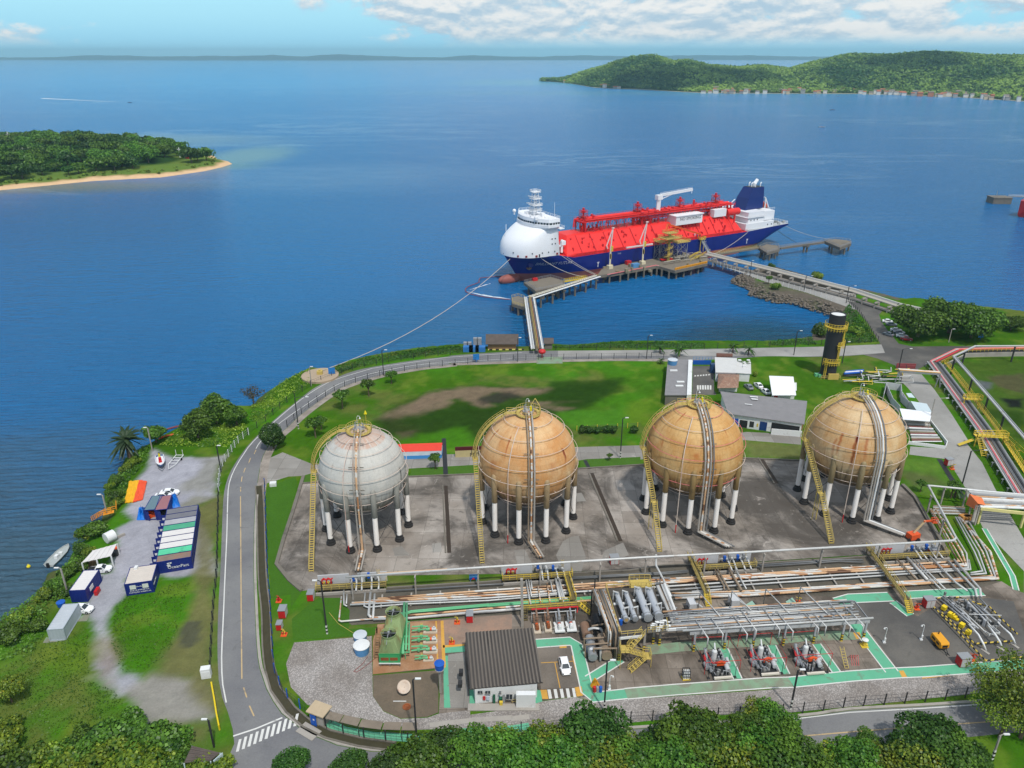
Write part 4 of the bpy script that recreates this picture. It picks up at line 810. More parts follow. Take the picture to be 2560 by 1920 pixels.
def valve_station(label,c,L,rot,ymat,rail2,seedv):
 t=thing('valve_station',label,'valve platform',(0,0,0),'valve stations in front of the spheres');rd=random.Random(seedv)
 q=MB();q.box(-L/2,1.6,0,-L*.05,1.8,2.3);q.box(L*.12,1.6,0,L/2,1.8,2.3);q.build('firewall',mat('whitewashed_panel',S(202,204,208),.8,var=.12,dirt=(S(140,138,134),.3,.4)),t)
 q=MB();q.box(-L/2,-1.6,1.05,L/2,.2,1.15)
 for x in np.linspace(-L/2+.3,L/2-.3,6):q.bar((x,-1.4,0),(x,-1.4,1.05),.2);q.bar((x,0,0),(x,0,1.05),.2)
 d=q.build('deck',YELD,t)
 q=MB();railing(q,[(-L/2,0,1.15),(-L/2,-1.6,1.15),(L/2,-1.6,1.15),(L/2,0,1.15)],1.1,1.5,.055);q.build('guard_rail',ymat,d)
 q=MB();q.box(-L/2,-2.1,.1,L/2,-1.75,.7);q.build('pipe_beam',CONC,t)
 q=MB()
 for dx in(0,.9,1.8):q.tube([(-L/2+1+dx,.6,0),(-L/2+1+dx,.6,1.9),(-L/2+1.35+dx,.6,2.25),(-L/2+1.9+dx,.6,1.9)][:3+(dx<1.8)],.16,8)
 q.tube([(-L/2+1,.6,2.),(-L/2+3,.6,2.)],.16,8);q.build('fire_manifold',RED,t)
 for x in(-L/2+1.4,-L/2+2.3):q=MB();q.tube([(x,.35,.9),(x,.35,1.56)],.14,8);q.lathe([(.05,0),(.26,0),(.26,.06),(.05,.06)],(x,.35,1.5),12);q.build('hand_wheel',YEL,t)
 for i,x in enumerate((-L*.02,L*.06,L*.2,L*.3)):
  q=MB();h=rd.uniform(1.5,2.3);q.tube([(x,1.3,.6),(x,.9,h),(x+1.2,.7,h),(x+1.3,-.4,h-.4),(x+1.3,-2.2,.9)],.19,8);p_=q.build('station_pipe',PIPE,t,smooth=True)
  q=MB();q.cbox((x+.6,.7,h+.1),.5,.5,.7);q.cyl((x+.6,.7,h-.35),.34,.3,10);q.build('actuator',BLUE if i%2==0 else GREYM,p_)
 q=MB();lx=L*.38
 for s in(-.25,.25):q.bar((lx+s,1.2,0),(lx+s,1.2,3.4),.06)
 for z in np.arange(.3,3.3,.35):q.bar((lx-.25,1.2,z),(lx+.25,1.2,z),.05)
 q.build('ladder',YELP,t)
 t.location=(*c,0);t.rotation_euler=(0,0,rot);return t
def mid(a,b):return((a[0]+b[0])/2,(a[1]+b[1])/2)
valve_station('faded valve platform with a red manifold in front of the grey sphere',mid(P('u',120,470),P('u',890,430)),14,.095,YELP,0,1)
vs2=valve_station('bright yellow railed valve platform in front of the orange tan sphere',mid(P('v',250,360),P('v',970,290)),14.5,.095,YEL,0,2)
valve_station('grimy valve platform with blue actuators in front of the ochre sphere',mid(P('w',400,220),P('w',1085,180)),13,.095,YELP,0,3)
valve_station('valve platform in front of the beige sphere beside the overhead pipe corner',mid(P('x',440,90),P('x',1330,40)),15,.095,YELP,0,4)
# yellow crossover from station two to the pump gantry
t=thing('crossover_walkway','bright yellow railed walkway crossing the pipe bank to the pumps','walkway',(*P('v',1030,450),0))
A0,A1,B0,B1=P3('v',985,300,1.6),P3('v',1075,600,1.6),P3('v',430,700,1.6),P3('v',1130,650,1.6)
q=MB();q.bar(A0,A1,1.1,.12);q.bar(B0,B1,1.6,.12)
for p in(A0,A1,B0,B1,B0.lerp(B1,.33),B0.lerp(B1,.66)):q.bar((p.x,p.y,0),(p.x,p.y,1.6),.16)
q.build('deck',YELD,t)
q=MB();n_=(A1-A0).normalized();s_=Vec((-n_.y,n_.x,0))*.55;railing(q,[A0+s_,A1+s_],1.1,1.4,.055);railing(q,[A0-s_,A1-s_],1.1,1.4,.055)
n_=(B1-B0).normalized();s_=Vec((-n_.y,n_.x,0))*.8;railing(q,[B0+s_,B0.lerp(B1,.86)+s_],1.1,1.4,.055);railing(q,[B0-s_,B1-s_],1.1,1.4,.055);q.build('guard_rail',YEL,t)
q=MB();stair(q,P3('v',1290,765,.05),B1+Vec((.3,0,0.)),1.2);q.build('stair',YEL,t)
q=MB();bl=P3('v',470,945,.05);tl_=B0+Vec((.4,-.8,0));stair(q,Vec((tl_.x+.1,tl_.y-1.2,.05)),tl_,1.);q.build('ladder',YELD,t)
def bridge(label,top,foot,m):
 t=thing('pipe_crossing_stair',label,'stairs',(*foot,0),'grimy yellow stairs over the pipes');a=Vec((*top,1.7));f=Vec((*foot,.05));d=(f-a);L=d.length;d.z=0;d.normalize()
 b_=f-d*2.;b_.z=1.7
 q=MB();q.bar(a,b_,1.,.14)
 for s in(0.,.5,1.):p=a.lerp(b_,s);q.bar((p.x,p.y,0),(p.x,p.y,1.65),.16)
 q.build('deck',m,t)
 q=MB();s_=Vec((-d.y,d.x,0))*.5
 for s in(-1,1):railing(q,[a+s_*s,b_+s_*s],1.1,1.6,.05)
 q.build('guard_rail',YELP,t)
 q=MB();stair(q,f,b_,1.,7);q.build('flight',YEL,t)
bridge('olive stairs crossing the pipes in front of the ochre sphere',P('w',310,130),P('w',560,690),YELD)
bridge('long olive stairs crossing the pipes beside the red hydrant cabinet',P('x',330,15),P('x',880,775),YELD)
# stripes, small equipment
def bands(name,c1,c2,per=1.,ax=(0,0,1)):
 if name in MATS:return MATS[name]
 m=bpy.data.materials.new(name);MATS[name]=m;nt=nodes_of(m);k=N(nt)
 pos=k.n('ShaderNodeTexCoord').outputs['Object']
 d=k.n('ShaderNodeVectorMath',operation='DOT_PRODUCT',ins={0:pos,1:ax}).outputs['Value']
 f=k.m('GREATER_THAN',k.m('FRACT',k.m('MULTIPLY',d,1/per)),.5)
 b=k.n('ShaderNodeBsdfPrincipled',ins={'Base Color':k.mix(f,c1,c2),'Roughness':.6})
 k.n('ShaderNodeOutputMaterial',ins={0:b.outputs[0]});return m
HAZ=bands('yellow_black_bands',S(226,196,60),S(36,36,36),.62);HAZX=bands('hazard_rail',S(226,196,80),S(36,36,36),.9,(.75,-.66,0))
BWS=bands('black_white_bands',S(226,226,220),S(36,36,36),.8)
# ---- office building with the corrugated roof
t=thing('control_building','white walled building under a dark corrugated roof beside the parked white car','building',(*P('f',2000,1100),0))
fl,fr=P('f',1895,1105),P('g',215,1050);
r00,r10,r11,r01=P3('f',1850,978,3.3),P3('g',268,920,3.3),P3('g',187,450,4.5),P3('f',1808,492,4.5)
iw=[(fl[0],fl[1]),(fr[0],fr[1]),(r11.x-.5,r11.y-.5),(r01.x+.5,r01.y-.5)]
q=MB();q.prism(iw,0,lambda x,y:3.15+(y-fl[1])*.085);q.build('wall',WHITE,t)
nr=20;q=MB();vs=[]
for j in range(2):
 for i in range(nr*2+1):
  s=i/(nr*2);a_=r00.lerp(r10,s)if j==0 else r01.lerp(r11,s);vs+=[(a_.x,a_.y,a_.z+(.2 if i%2 else 0)),(a_.x,a_.y,a_.z-.16)]
n_=(nr*2+1)*2
for i in range(nr*2):q_=2*i;q.f+=[(q_,q_+2,n_+q_+2,n_+q_),(q_+1,n_+q_+1,n_+q_+3,q_+3),(q_,q_+1,q_+3,q_+2),(n_+q_,n_+q_+2,n_+q_+3,n_+q_+1)]
q.f+=[(0,n_,n_+1,1),(nr*4,nr*4+1,n_+nr*4+1,n_+nr*4)];q.v=vs;q.mi=[0]*len(q.f)
for i in range(nr*2):q.mi[4*i]=1 if i%2 else 0  # one slope of each ridge coloured paler, light and shade put into the colour
q.build('roof',[mat('dark_fibre_roof',S(92,86,82,.62),.9,var=.35,scale=.25,fine=.15,dirt=(S(58,54,52,.6),.4,.3),stretch=(1,.25,1)),mat('ridge_light_tone',S(126,118,110,.66),.9,var=.35,scale=.3,stretch=(1,.25,1))],t)
yF=fl[1]-.03;wx=fl[0];Lw=fr[0]-fl[0]
for s0,s1,z0,z1 in((.045,.12,2.35,2.85),(.165,.245,2.35,2.85),(.385,.42,2.25,2.8),(.50,.60,1.1,2.1)):
 q=MB();q.box(wx+Lw*s0,yF-.06,z0,wx+Lw*s1,yF+.05,z1);w_=q.build('window',GLASS,t)
 q=MB();q.box(wx+Lw*s0-.06,yF-.08,z0-.1,wx+Lw*s1+.06,yF-.05+.1,z0);q.build('sill',CONC,w_)
 q=MB();q.box(wx+Lw*(s0+s1)/2-.03,yF-.09,z0,wx+Lw*(s0+s1)/2+.03,yF,z1);q.build('mullion',WHITE,w_)
for s0,s1,m_,nm in((.125,.165,RED,'notice_board'),(.18,.23,mat('pale_notice',S(200,210,225),.6),'poster'),(.285,.325,mat('dark_green_door',S(28,96,70),.6),'door'),(.44,.48,GREYM,'door')):
 q=MB();q.box(wx+Lw*s0,yF-.05,.9 if 'oor' not in nm or nm=='notice_board' else .05,wx+Lw*s1,yF+.05,1.7 if nm in('notice_board','poster')else 2.1);q.build(nm,m_,t)
q=MB();q.box(wx+Lw*.66,yF-.9,0,wx+Lw*.97,yF+.02,2.9);q.build('porch_wall',WHITE,t)
q=MB();q.box(wx-1.2,yF-1.5,0,wx+Lw+.3,yF-.05,.18);q.build('plinth',CONC,t)
q=MB();railing(q,[P3('g',0,1105),P3('g',120,1105),P3('g',90,1060)],1.,.6,.04);q.build('hand_rail',YELP,t)
for dx,dz in((-.55,2.2),(-.55,.6)):
 q=MB();q.cbox((r01.x-.4,r01.y-6-dz*1.6,1.6),.7,1.,.8);q.cyl((r01.x-.4,r01.y-6-dz*1.6,2.4),.3,.05,12);q.build('air_conditioner',DARK,t)
q=MB();q.cbox((*P('f',2115,1090),.05),.6,.6,.9);q.cbox((*P('f',2115,1090),.95),.66,.66,.12);props(q.build('waste_bin',mat('dark_green_door',S(28,96,70),.6)),'dark green waste bin beside the white building entrance','bin')
q=MB();q.cbox((*P('f',2118,1118),.05),.5,.4,.7);q.cbox((*P('f',2118,1118),.75),.56,.46,.08);props(q.build('waste_bin',YEL),'small yellow bin in front of the white building','bin')
# ---- cooling tower
b0=P('u',852,1445);b1=P('u',1112,1440);zt=5.2;wX=b1[0]-b0[0];f2=P3('u',987,742,zt+1.6);f1=P3('u',970,1015,zt+1.6)
ct=thing('cooling_tower','green two fan cooling tower streaked with rust beside the blue water tanks','cooling tower',(*b0,0))
y0=b0[1];y1=f2.y+2.3;ym=(f1.y+f2.y)/2;cx_=(b0[0]+b1[0])/2
CTG=mat('cooling_tower_green',S(64,168,104),.6,var=.2,dirt=(S(150,120,70),.35,.35));CTR=mat('rust_streaked_hood',S(150,172,118),.65,var=.2,dirt=(S(136,96,48),.6,.45),stretch=(1,1,.4))
q=MB();q.box(b0[0],y0,.9,b1[0],y1,3.);q.build('casing',CTG,ct)
q=MB();q.box(b0[0]-.1,y0-.1,.75,b1[0]+.1,y0+.02,.95);q.build('sill_beam',WHITE,ct)
for s0,s1 in((.08,.46),(.53,.90)):
 q=MB();q.box(b0[0]+wX*s0,y0-.03,1.5,b0[0]+wX*s1,y0+.1,2.15);q.build('louvre',mat('rust',S(150,84,46),.85),ct)
q=MB();q.box(b0[0]-.03,y0-.05,2.95,b1[0]+.03,y0+.1,3.07);q.build('trim',CTG,ct)
q=MB()
for x in(b0[0]+.1,cx_,b1[0]-.1):q.bar((x,y0+.2,0),(x,y0+.2,.9),.2);q.bar((x,y1-.3,0),(x,y1-.3,.9),.2);q.bar((x,ym,0),(x,ym,.9),.2)
q.build('stub_column',CONCD,ct)
for fc,ya,yb in((f1,y0,ym-.15),(f2,ym+.15,y1)):
 q=MB();n=16;rr=1.32
 base=[(b0[0],ya),(b1[0],ya),(b1[0],yb),(b0[0],yb)]
 sq=[]
 for i in range(n):
  a_=2*pi*(i+.5)/n-pi*.75;t_=(i/n*4);e=int(t_);f_=t_-e;p_,q_=base[e],base[(e+1)%4];sq.append((p_[0]+(q_[0]-p_[0])*f_,p_[1]+(q_[1]-p_[1])*f_,3.))
 cirb=[(cx_+rr*cos(2*pi*i/n-pi*.75),fc.y+rr*sin(2*pi*i/n-pi*.75),zt+.7)for i in range(n)]
 q.add(sq+cirb,[(i,(i+1)%n,n+(i+1)%n,n+i)for i in range(n)]);hd=q.build('fan_hood',CTR,ct)
 q=MB();q.lathe([(rr,zt+.7),(rr-.06,zt+1.1),(rr+.1,zt+1.65),(rr+.02,zt+1.65),(rr-.14,zt+1.1),(rr-.1,zt+.7)],(cx_,fc.y,0),28);q.build('fan_ring',CTR,hd)
 q=MB();q.cyl((cx_,fc.y,zt+1.),.25,.4,12)
 for i in range(6):
  a_=i*pi/3+.3;q.bar((cx_+.2*cos(a_),fc.y+.2*sin(a_),zt+1.15),(cx_+1.18*cos(a_),fc.y+1.18*sin(a_),zt+1.2),.28,.04)
 q.build('fan',DARK,hd)
 q=MB();q.tube([(cx_-.1,fc.y,zt+1.45),(cx_-.1,fc.y-2.2,zt+.9)],.05,6);q.bar((cx_-rr,fc.y,zt+1.55),(cx_+rr,fc.y,zt+1.55),.06);q.bar((cx_,fc.y-rr,zt+1.55),(cx_,fc.y+rr,zt+1.55),.06);q.cyl((cx_,fc.y,zt+1.4),.2,.45,10);q.build('fan_guard',GREYM,hd)
q=MB();q.cyl((cx_,y0+.5,.05),.001,.001,3);
q=MB();q.lathe([(.001,.9),(cx_*0+1.9,.9),(1.9,.95)],(cx_,ym,0),8);q.build('sump',BLACK,ct)
q=MB();stair(q,(b0[0]-.9,y0+2.,.05),(b0[0]-.9,ym+1.5,3.),.8);q.build('stair',TIMBER,ct)
# ---- water tanks
def water_tank(label,c,r_,h,z0=0.,m=None,lid=None):
 t=thing('water_tank',label,'water tank',(*c,z0));q=MB()
 q.lathe([(.001,0),(r_*.88,0),(r_*.92,h*.3),(r_*.94,h*.33),(r_*.96,h*.62),(r_*.98,h*.66),(r_,h)],(*c,z0),28);q.build('body',m or mat('sky_blue_tank',S(92,152,204),.5,var=.08),t)
 q=MB();q.lathe([(r_*1.06,h-.04),(r_*1.06,h+.06),(r_*.5,h+.16),(.001,h+.22)],(*c,z0),28);q.build('lid',lid or mat('pale_lid',S(206,214,222),.55,var=.08),t);return t
water_tank('larger pale blue water tank with a weathered white lid nearest the cobbles',P('u',630,1262),1.42,1.75,lid=WHITE)
water_tank('smaller blue water tank with a clean faceted lid behind the larger one',P('u',612,1118),1.2,1.5)
pb_=P('f',1596,1005);hz_=hgt('u',1605,1462,pb_)
wt=water_tank('dark blue water tank raised on a concrete pillar beside the green path',pb_,.82,1.1,hz_,BLUE,BLUE)
q=MB();q.bar((*pb_,0),(*pb_,hz_),.38);q.cyl((pb_[0],pb_[1],hz_-.15),.8,.15,12);q.build('pillar',CONC,wt)
# ---- green cooling-water headers and pumps
gh=thing('cooling_water_header','pale green pipe header running beside the cooling tower','pipework',(*P('u',1150,1290),0))
for pts,r_ in(([('u',1160,640),('u',1145,1000),('u',1142,1280)],.26),([('u',1192,640),('u',1188,1000),('u',1180,1230)],.2),([('u',1222,900),('u',1218,1240)],.17)):
 q=MB();q.tube([P3(a_,x,y,1.6)for a_,x,y in pts],r_,8);q.build('header',GREENP,gh,smooth=True)
q=MB()
for y in(770,880,1060,1160,1260):p_=P3('u',1150,y,1.6);q.bar((p_.x-1.,p_.y,1.6),(p_.x+1.2,p_.y,1.6),.18);q.bar((p_.x+.3,p_.y,0),(p_.x+.3,p_.y,1.6),.14)
q.build('branch',GREENP,gh)
def pump(label,x,y,sc=1.):
 c=P('u',x,y);t=thing('water_pump',label,'pump',(0,0,0),'green water pumps beside the cooling tower')
 q=MB();q.box(-1.1,-.45,0,1.5,.45,.38);q.build('plinth',mat('cream_plinth',S(214,200,180),.75,var=.15),t)
 q=MB();q.tube([(-.55,0,.85),(.1,0,.85)],.33,10);q.tube([(-.3,0,.85),(-.3,0.,1.45),(-1.2,.1,1.45),(-3.2,.1,1.45)],.15,8);q.tube([(-.6,0,.85),(-3.2,-.3,.85)],.15,8);q.cyl((-1.4,.1,1.2),.3,.5,10);q.cyl((-1.9,-.15,.62),.28,.5,10);q.build('casing',GREENP,t)
 q=MB();q.tube([(.15,0,.85),(.48,0,.85)],.3,10);q.build('coupling_guard',ORANGE,t)
 q=MB();q.tube([(.5,0,.85),(1.3,0,.85)],.33,12);q.cbox((.9,0,1.1),.35,.3,.28);q.build('motor',mat('silver_motor',S(200,204,206),.45,var=.1),t)
 q=MB();q.tube([(-1.4,.1,1.7),(-1.4,.1,2.)],.03,5);q.lathe([(.2,0),(.24,.04),(.2,.08)],(-1.4,.1,2.),10);q.build('hand_wheel',YEL,t)
 t.location=(*c,.05);t.rotation_euler=(0,0,.05);t.scale=(sc,)*3;return t
pump('green water pump with an orange guard, farthest of the row from the round earth pad',1475,1015);pump('green water pump in the middle of the row beside the green headers',1475,1140);pump('green water pump of the row standing closest to the blue pillar tank',1475,1265);pump('little green pump on the smallest plinth, behind the blue pillar tank',1455,1365,.72)
# ---- satellite dish, hoses, yard bits
c=P('f',1285,1012);t=thing('satellite_dish','rusty white satellite dish on the round earth pad','satellite dish',(*c,0))
q=MB();q.lathe([(.001,0),(.4,.05),(.8,.2),(1.15,.42),(1.15,.46),(.8,.25),(.4,.1),(.001,.05)],(0,0,0),28);Mx=Matrix.Translation((c[0],c[1],1.35))@Matrix.Rotation(math.radians(38),4,'X');q.xf(Mx);q.build('reflector',mat('rusty_dish',S(214,196,178),.6,var=.15,dirt=(S(170,110,70),.4,.6)),t,smooth=True)
q=MB();q.bar((*c,0),(c[0],c[1],1.4),.14);q.cbox((*c,0),.8,.8,.12);q.build('mount',DARK,t)
q=MB();q.tube([P3('u',705,1310,.06),P3('u',640,1400,.06),P3('u',525,1500,.06),P3('u',560,1510,.06),P3('u',640,1460,.06),P3('u',830,1310,.06)],.045,5);props(q.build('hose',mat('dark_red_hose',S(140,60,56),.7)),'dark red hose looping over the cobbles from the cooling tower','hose')
q=MB();q.tube([P3('u',215,760,.07),P3('u',330,900,.07),P3('u',520,1018,.07)],.04,5);props(q.build('hose',YELP),'yellowish hose lying across the lawn to the blue tanks','hose')
q=MB();q.lathe([(.001,.02),(.5,.02),(.5,.1),(.72,.1),(.72,.02)],(*P('f',1303,1132),.03),20);props(q.build('manhole_cover',mat('rust',S(150,84,46),.85)),'round rusty manhole in the earth pad below the dish','manhole')
q=MB();q.bar(P3('f',1185,1082,.08),P3('f',1298,1082,.08),.1);props(q.build('loose_pole',WHITE),'thin white pole lying on the earth pad','pole')
# ---- canopy, gate and fence by the bend
t=thing('walkway_canopy','long weathered fibre roof over the curved path inside the fence','canopy',(*P('f',1000,1300),0))
cl_=curve([P3('f',620,1200,2.4)[:2],P3('f',900,1270,2.4)[:2],P3('f',1100,1295,2.4)[:2],P3('f',1400,1300,2.4)[:2]],2.2)
q=MB();L_=offset(cl_,.75);R2=offset(cl_,-.75)
for i in range(len(cl_)-1):q.prism([L_[i],R2[i],((R2[i][0]*.06+R2[i+1][0]*.94),(R2[i][1]*.06+R2[i+1][1]*.94)),((L_[i][0]*.06+L_[i+1][0]*.94),(L_[i][1]*.06+L_[i+1][1]*.94))],2.35+(i%2)*.04,2.45+(i%2)*.04)
q.build('roof',mat('mossy_fibre_roof',S(136,124,110),.9,var=.3,dirt=(S(90,84,70),.4,.4)),t)
q=MB()
for p in L_[::2]+R2[::2]:q.bar((*p,0),(*p,2.35),.1)
q.build('post',DARK,t)
b=MB();b.strip(curve(PL('f',[(600,1260),(760,1335),(1000,1380),(1300,1400),(1480,1395)])+PL('f',[(1680,1360),(2212,1325)])+PL('g',[(150,1300)]),3),1.5,.045);b.build('green_path',WALKG,kind='structure')
b=MB();b.strip(curve(PL('f',[(1500,1290),(1850,1250),(2212,1225)])+PL('g',[(0,1235),(150,1215)]),3),1.,.05);b.build('paved_path',CONC,kind='structure')
t=thing('gatehouse','small turnstile kiosk with a flat concrete roof at the crosswalk','kiosk',(*P('f',560,1260),0))
c=P('f',555,1265);q=MB();q.cbox((c[0],c[1]+.3,0),2.6,1.9,2.5,-.4);q.build('wall',CONC,t)
q=MB();q.cbox((c[0],c[1]+.3,2.5),3.3,2.6,.2,-.4);q.build('roof',mat('cream_roof',S(196,176,146),.8,var=.15),t)
q=MB();q.cbox((c[0]-.85,c[1]-.62,.05),1.1,.1,2.2,-.4);q.build('door',BLUE,t)
q=MB();q.cbox((c[0]-.78,c[1]-.69,1.2),.3,.04,.3,-.4);q.build('sign',WHITE,t)
q=MB();q.cbox((*P('f',455,1345),.02),3.6,2.2,.12,-.55);q.build('drain_slab',CONC,kind='structure')
# ---- pump row under the yellow gantry
def skid_pump(label,x,y,big):
 t=thing('product_pump',label,'pump',(0,0,0),'product pumps below the yellow gantry');w=.95 if big else .7
 q=MB();q.box(-w,-1.6,.35 if big else .1,w,1.1,.62 if big else .4);q.build('bed_plate',WHITE if big else mat('cream_plinth',S(214,200,180),.75),t)
 q=MB();q.box(-w+.1,-1.55,0,w-.1,1.05,.34 if big else .1);q.build('plinth',BLACK,t)
 q=MB();q.tube([(0,-1.2,1.),(0,-.2,1.)],.36,12);q.cbox((0,-.75,1.25),.4,.5,.25);q.build('motor',WHITE if big else mat('rust',S(150,84,46),.85),t)
 q=MB();q.tube([(0,-.2,1.),(0,.15,1.)],.3,10);q.build('coupling_guard',ORANGE,t)
 q=MB();q.tube([(0,.2,1.),(0,.8,1.)],.4,12);q.tube([(.1,.5,1.),(.1,.5,2.4),(.1,2.4,2.6)],.17,8);q.tube([(-.4,.6,1.),(-.45,.8,1.9),(-.4,2.2,2.)],.15,8);q.cyl((.1,.5,1.7),.3,.4,10);q.build('pump_casing',GREYM if big else mat('rusty_casing',S(140,110,90),.7,var=.3),t)
 for s in(-1,1):
  q=MB();q.cbox((s*(w+.35),-1.3,0),.5,.3,.15);q.bar((s*(w+.35),-1.3,.1),(s*(w+.35),-1.3,1.3),.06);q.cbox((s*(w+.35),-1.3,1.2),.2,.15,.3);q.build('control_post',CONC,t)
 t.location=(*P('v',x,y),.03);t.rotation_euler=(0,0,.08)
skid_pump('small rusty product pump nearest the dark corrugated roof',612,965,False);skid_pump('small product pump beside the first big white one',752,945,False);skid_pump('big white product pump left of its twin beside the gantry stairs',893,960,True);skid_pump('big white product pump closest to the yellow gantry stairs',1040,950,True)
t=thing('fire_spray_frame','red spray pipe frame over the row of product pumps','pipe frame',(*P('v',850,720),0))
q=MB();q.tube([P3('v',550,725,2.6),P3('v',1130,690,2.6),P3('v',1120,760,2.6)],.1,6);q.bar(P3('v',545,720,2.6),P3('v',1130,685,2.6),.3,.12);q.build('header',RED,t)
q=MB();q.tube([P3('v',550,770,2.3),P3('v',1100,735,2.3)],.06,6)
for x,y in((550,775),(740,762),(900,752),(1100,735)):p_=P3('v',x,y,2.3);q.bar((p_.x,p_.y,0),(p_.x,p_.y,2.6),.08)
q.build('lower_rail',WHITE,t)
# tall concrete post
pbs=P('v',432,945);q=MB();q.bar((*pbs,0),(pbs[0]-.2,pbs[1],11.3),.5,.5);props(q.build('concrete_mast',CONC),'tall square concrete mast standing behind the corrugated roof','mast')
# ---- heat exchanger platform
ZF=5.6;fc_=[P3('v',1662,1062,ZF),P3('v',1935,1035,ZF),P3('v',1975,990,ZF),P3('v',2005,880,ZF),P3('v',2212,850,ZF),P3('v',2085,445,ZF),P3('v',1478,455,ZF)]
t=thing('exchanger_platform','raised dark platform carrying four silver exchangers with zigzag stairs','platform',(*P('v',1668,1390),0))
q=MB();q.prism([(p.x,p.y)for p in fc_],ZF-.3,ZF);q.build('deck',mat('oily_deck',S(92,86,80,.6),.8,var=.35,dirt=(S(130,118,106,.6),.3,.3)),t)
q=MB();railing(q,[fc_[0],fc_[6],fc_[5]],1.1,1.5,.055);railing(q,[fc_[0],fc_[1]],1.1,1.2,.055);q.build('guard_rail',YELP,t)
q=MB();q.bar(fc_[0]-Vec((0,0,.35)),fc_[1]-Vec((0,0,.35)),.3,.5);q.bar(fc_[3]+Vec((0,-1.2,-1.)),fc_[4]+Vec((4,-1.2,-1.)),.3,.5);q.build('edge_beam',WHITE,t)
for p in(fc_[0],fc_[2]+Vec((.2,.6,0)),fc_[6],fc_[5],fc_[0].lerp(fc_[6],.5),fc_[3]+Vec((1.5,.5,0)),fc_[4]+Vec((-.5,-.5,0))):
 q=MB();q.bar((p.x,p.y+.2,1.7),(p.x,p.y+.2,ZF-.3),.4);c_=q.build('column',CONC,t);q=MB();q.bar((p.x,p.y+.2,0),(p.x,p.y+.2,1.7),.42);q.build('banded_foot',HAZ,c_)
q=MB();tA=P3('v',1950,1010,ZF);lA=P3('v',1735,1225,3.7);lB=P3('v',1965,1300,1.9);gA=P3('v',1775,1500,.05)
stair(q,lA+Vec((.5,.2,0)),tA,1.);q.prism([(lA.x-1.,lA.y-.8),(lA.x+.6,lA.y-.8),(lA.x+.6,lA.y+1.1),(lA.x-1.,lA.y+1.1)],lA.z-.08,lA.z);railing(q,[lA+Vec((-1,1.1,0)),lA+Vec((-1,-.8,0)),lA+Vec((.6,-.8,0))],1.1,1,.05)
stair(q,lB,lA+Vec((.5,-.4,0)),1.);q.prism([(lB.x-.2,lB.y-.9),(lB.x+1.1,lB.y-.9),(lB.x+1.1,lB.y+.8),(lB.x-.2,lB.y+.8)],lB.z-.08,lB.z);railing(q,[lB+Vec((-.2,.8,0)),lB+Vec((1.1,.8,0)),lB+Vec((1.1,-.9,0))],1.1,1,.05);stair(q,gA,lB+Vec((0,-.5,0)),1.)
for dx,dy in((-1,-.8),(-1,1.1)):q.bar((lA.x+dx,lA.y+dy,0),(lA.x+dx,lA.y+dy,lA.z),.1)
for dx,dy in((1.1,-.9),(1.1,.8)):q.bar((lB.x+dx,lB.y+dy,0),(lB.x+dx,lB.y+dy,lB.z),.1)
q.build('zigzag_stair',YELP,t)
SILV=mat('silver_jacket',S(206,210,216),.38,.35,var=.06,dirt=(S(150,146,140),.2,.4))
for i,(xa,ya,xb,yb,r_,lb_)in enumerate(((1620,530,1738,850,.44,'slim exchanger farthest from the compressors'),(1735,522,1853,842,.44,'slim exchanger beside the first fat one'),(1885,482,2015,828,.68,'fat exchanger beside the slim pair'),(2025,490,2150,812,.68,'fat exchanger nearest the compressors'))):
 a_=P3('v',xa,ya,ZF+1.25);b_=P3('v',xb,yb,ZF+1.25);e=thing('heat_exchanger','silver '+lb_,'heat exchanger',(a_.x,a_.y,ZF),'silver exchangers on the raised platform');d_=(b_-a_).normalized()
 q=MB();q.tube([a_,b_],r_,20);q.build('shell',SILV,e)
 q=MB();q.tube([b_-d_*.1,b_+d_*.12],r_*1.22,20);q.tube([b_-d_*.75,b_-d_*.6],r_*1.15,20);q.tube([a_-d_*.1,a_+d_*.15],r_*1.2,20);q.build('end_flange',GREYM,e)
 q=MB();q.tube([b_+d_*.12,b_+d_*.16],r_*.8,16);q.build('end_cover',mat('tan_cover',S(180,150,96),.5)if i==0 else GREYM,e)
 for s in(.2,.8):
  p=a_.lerp(b_,s);q=MB();q.cbox((p.x,p.y,ZF),r_*2.2,.3,1.25-r_*.5);q.cbox((p.x-r_*1.5,p.y,ZF),.5,.5,.2);q.build('saddle',WHITE,e)
 q=MB();p=a_.lerp(b_,.72);q.tube([p+Vec((0,0,r_*.5)),p+Vec((.1,0,r_+.5)),p+Vec((.9,.3,r_+.5)),p+Vec((1.,.3,-.8))],.12,8);p=a_.lerp(b_,.1);q.tube([p,p+Vec((0,0,r_+.5)),p+Vec((-.8,.4,r_+.5)),p+Vec((-.8,.4,-1))],.11,8);q.build('nozzle_pipe',PIPE,e)
q=MB();q.cyl((*P3('v',1668,910,ZF)[:2],ZF),.32,1.,14);q.cyl((*P3('v',1668,910,ZF)[:2],ZF+1.),.1,.15,8);props(q.build('drum',BLUE),'blue drum on the raised exchanger platform','drum')
t=thing('valve_gallery','small railed gallery of valves joined to the right side of the exchanger platform','platform',(*P('v',2150,1040),0));gp=[P3('v',2005,1010,5.),P3('v',2260,985,5.),P3('v',2240,880,5.),P3('v',2000,905,5.)]
q=MB();q.prism([(p.x,p.y)for p in gp],4.8,5.);q.build('deck',CONCD,t);q=MB();railing(q,gp[:3],1.1,1.,.05);q.build('guard_rail',YELP,t)
q=MB();rd=random.Random(2)
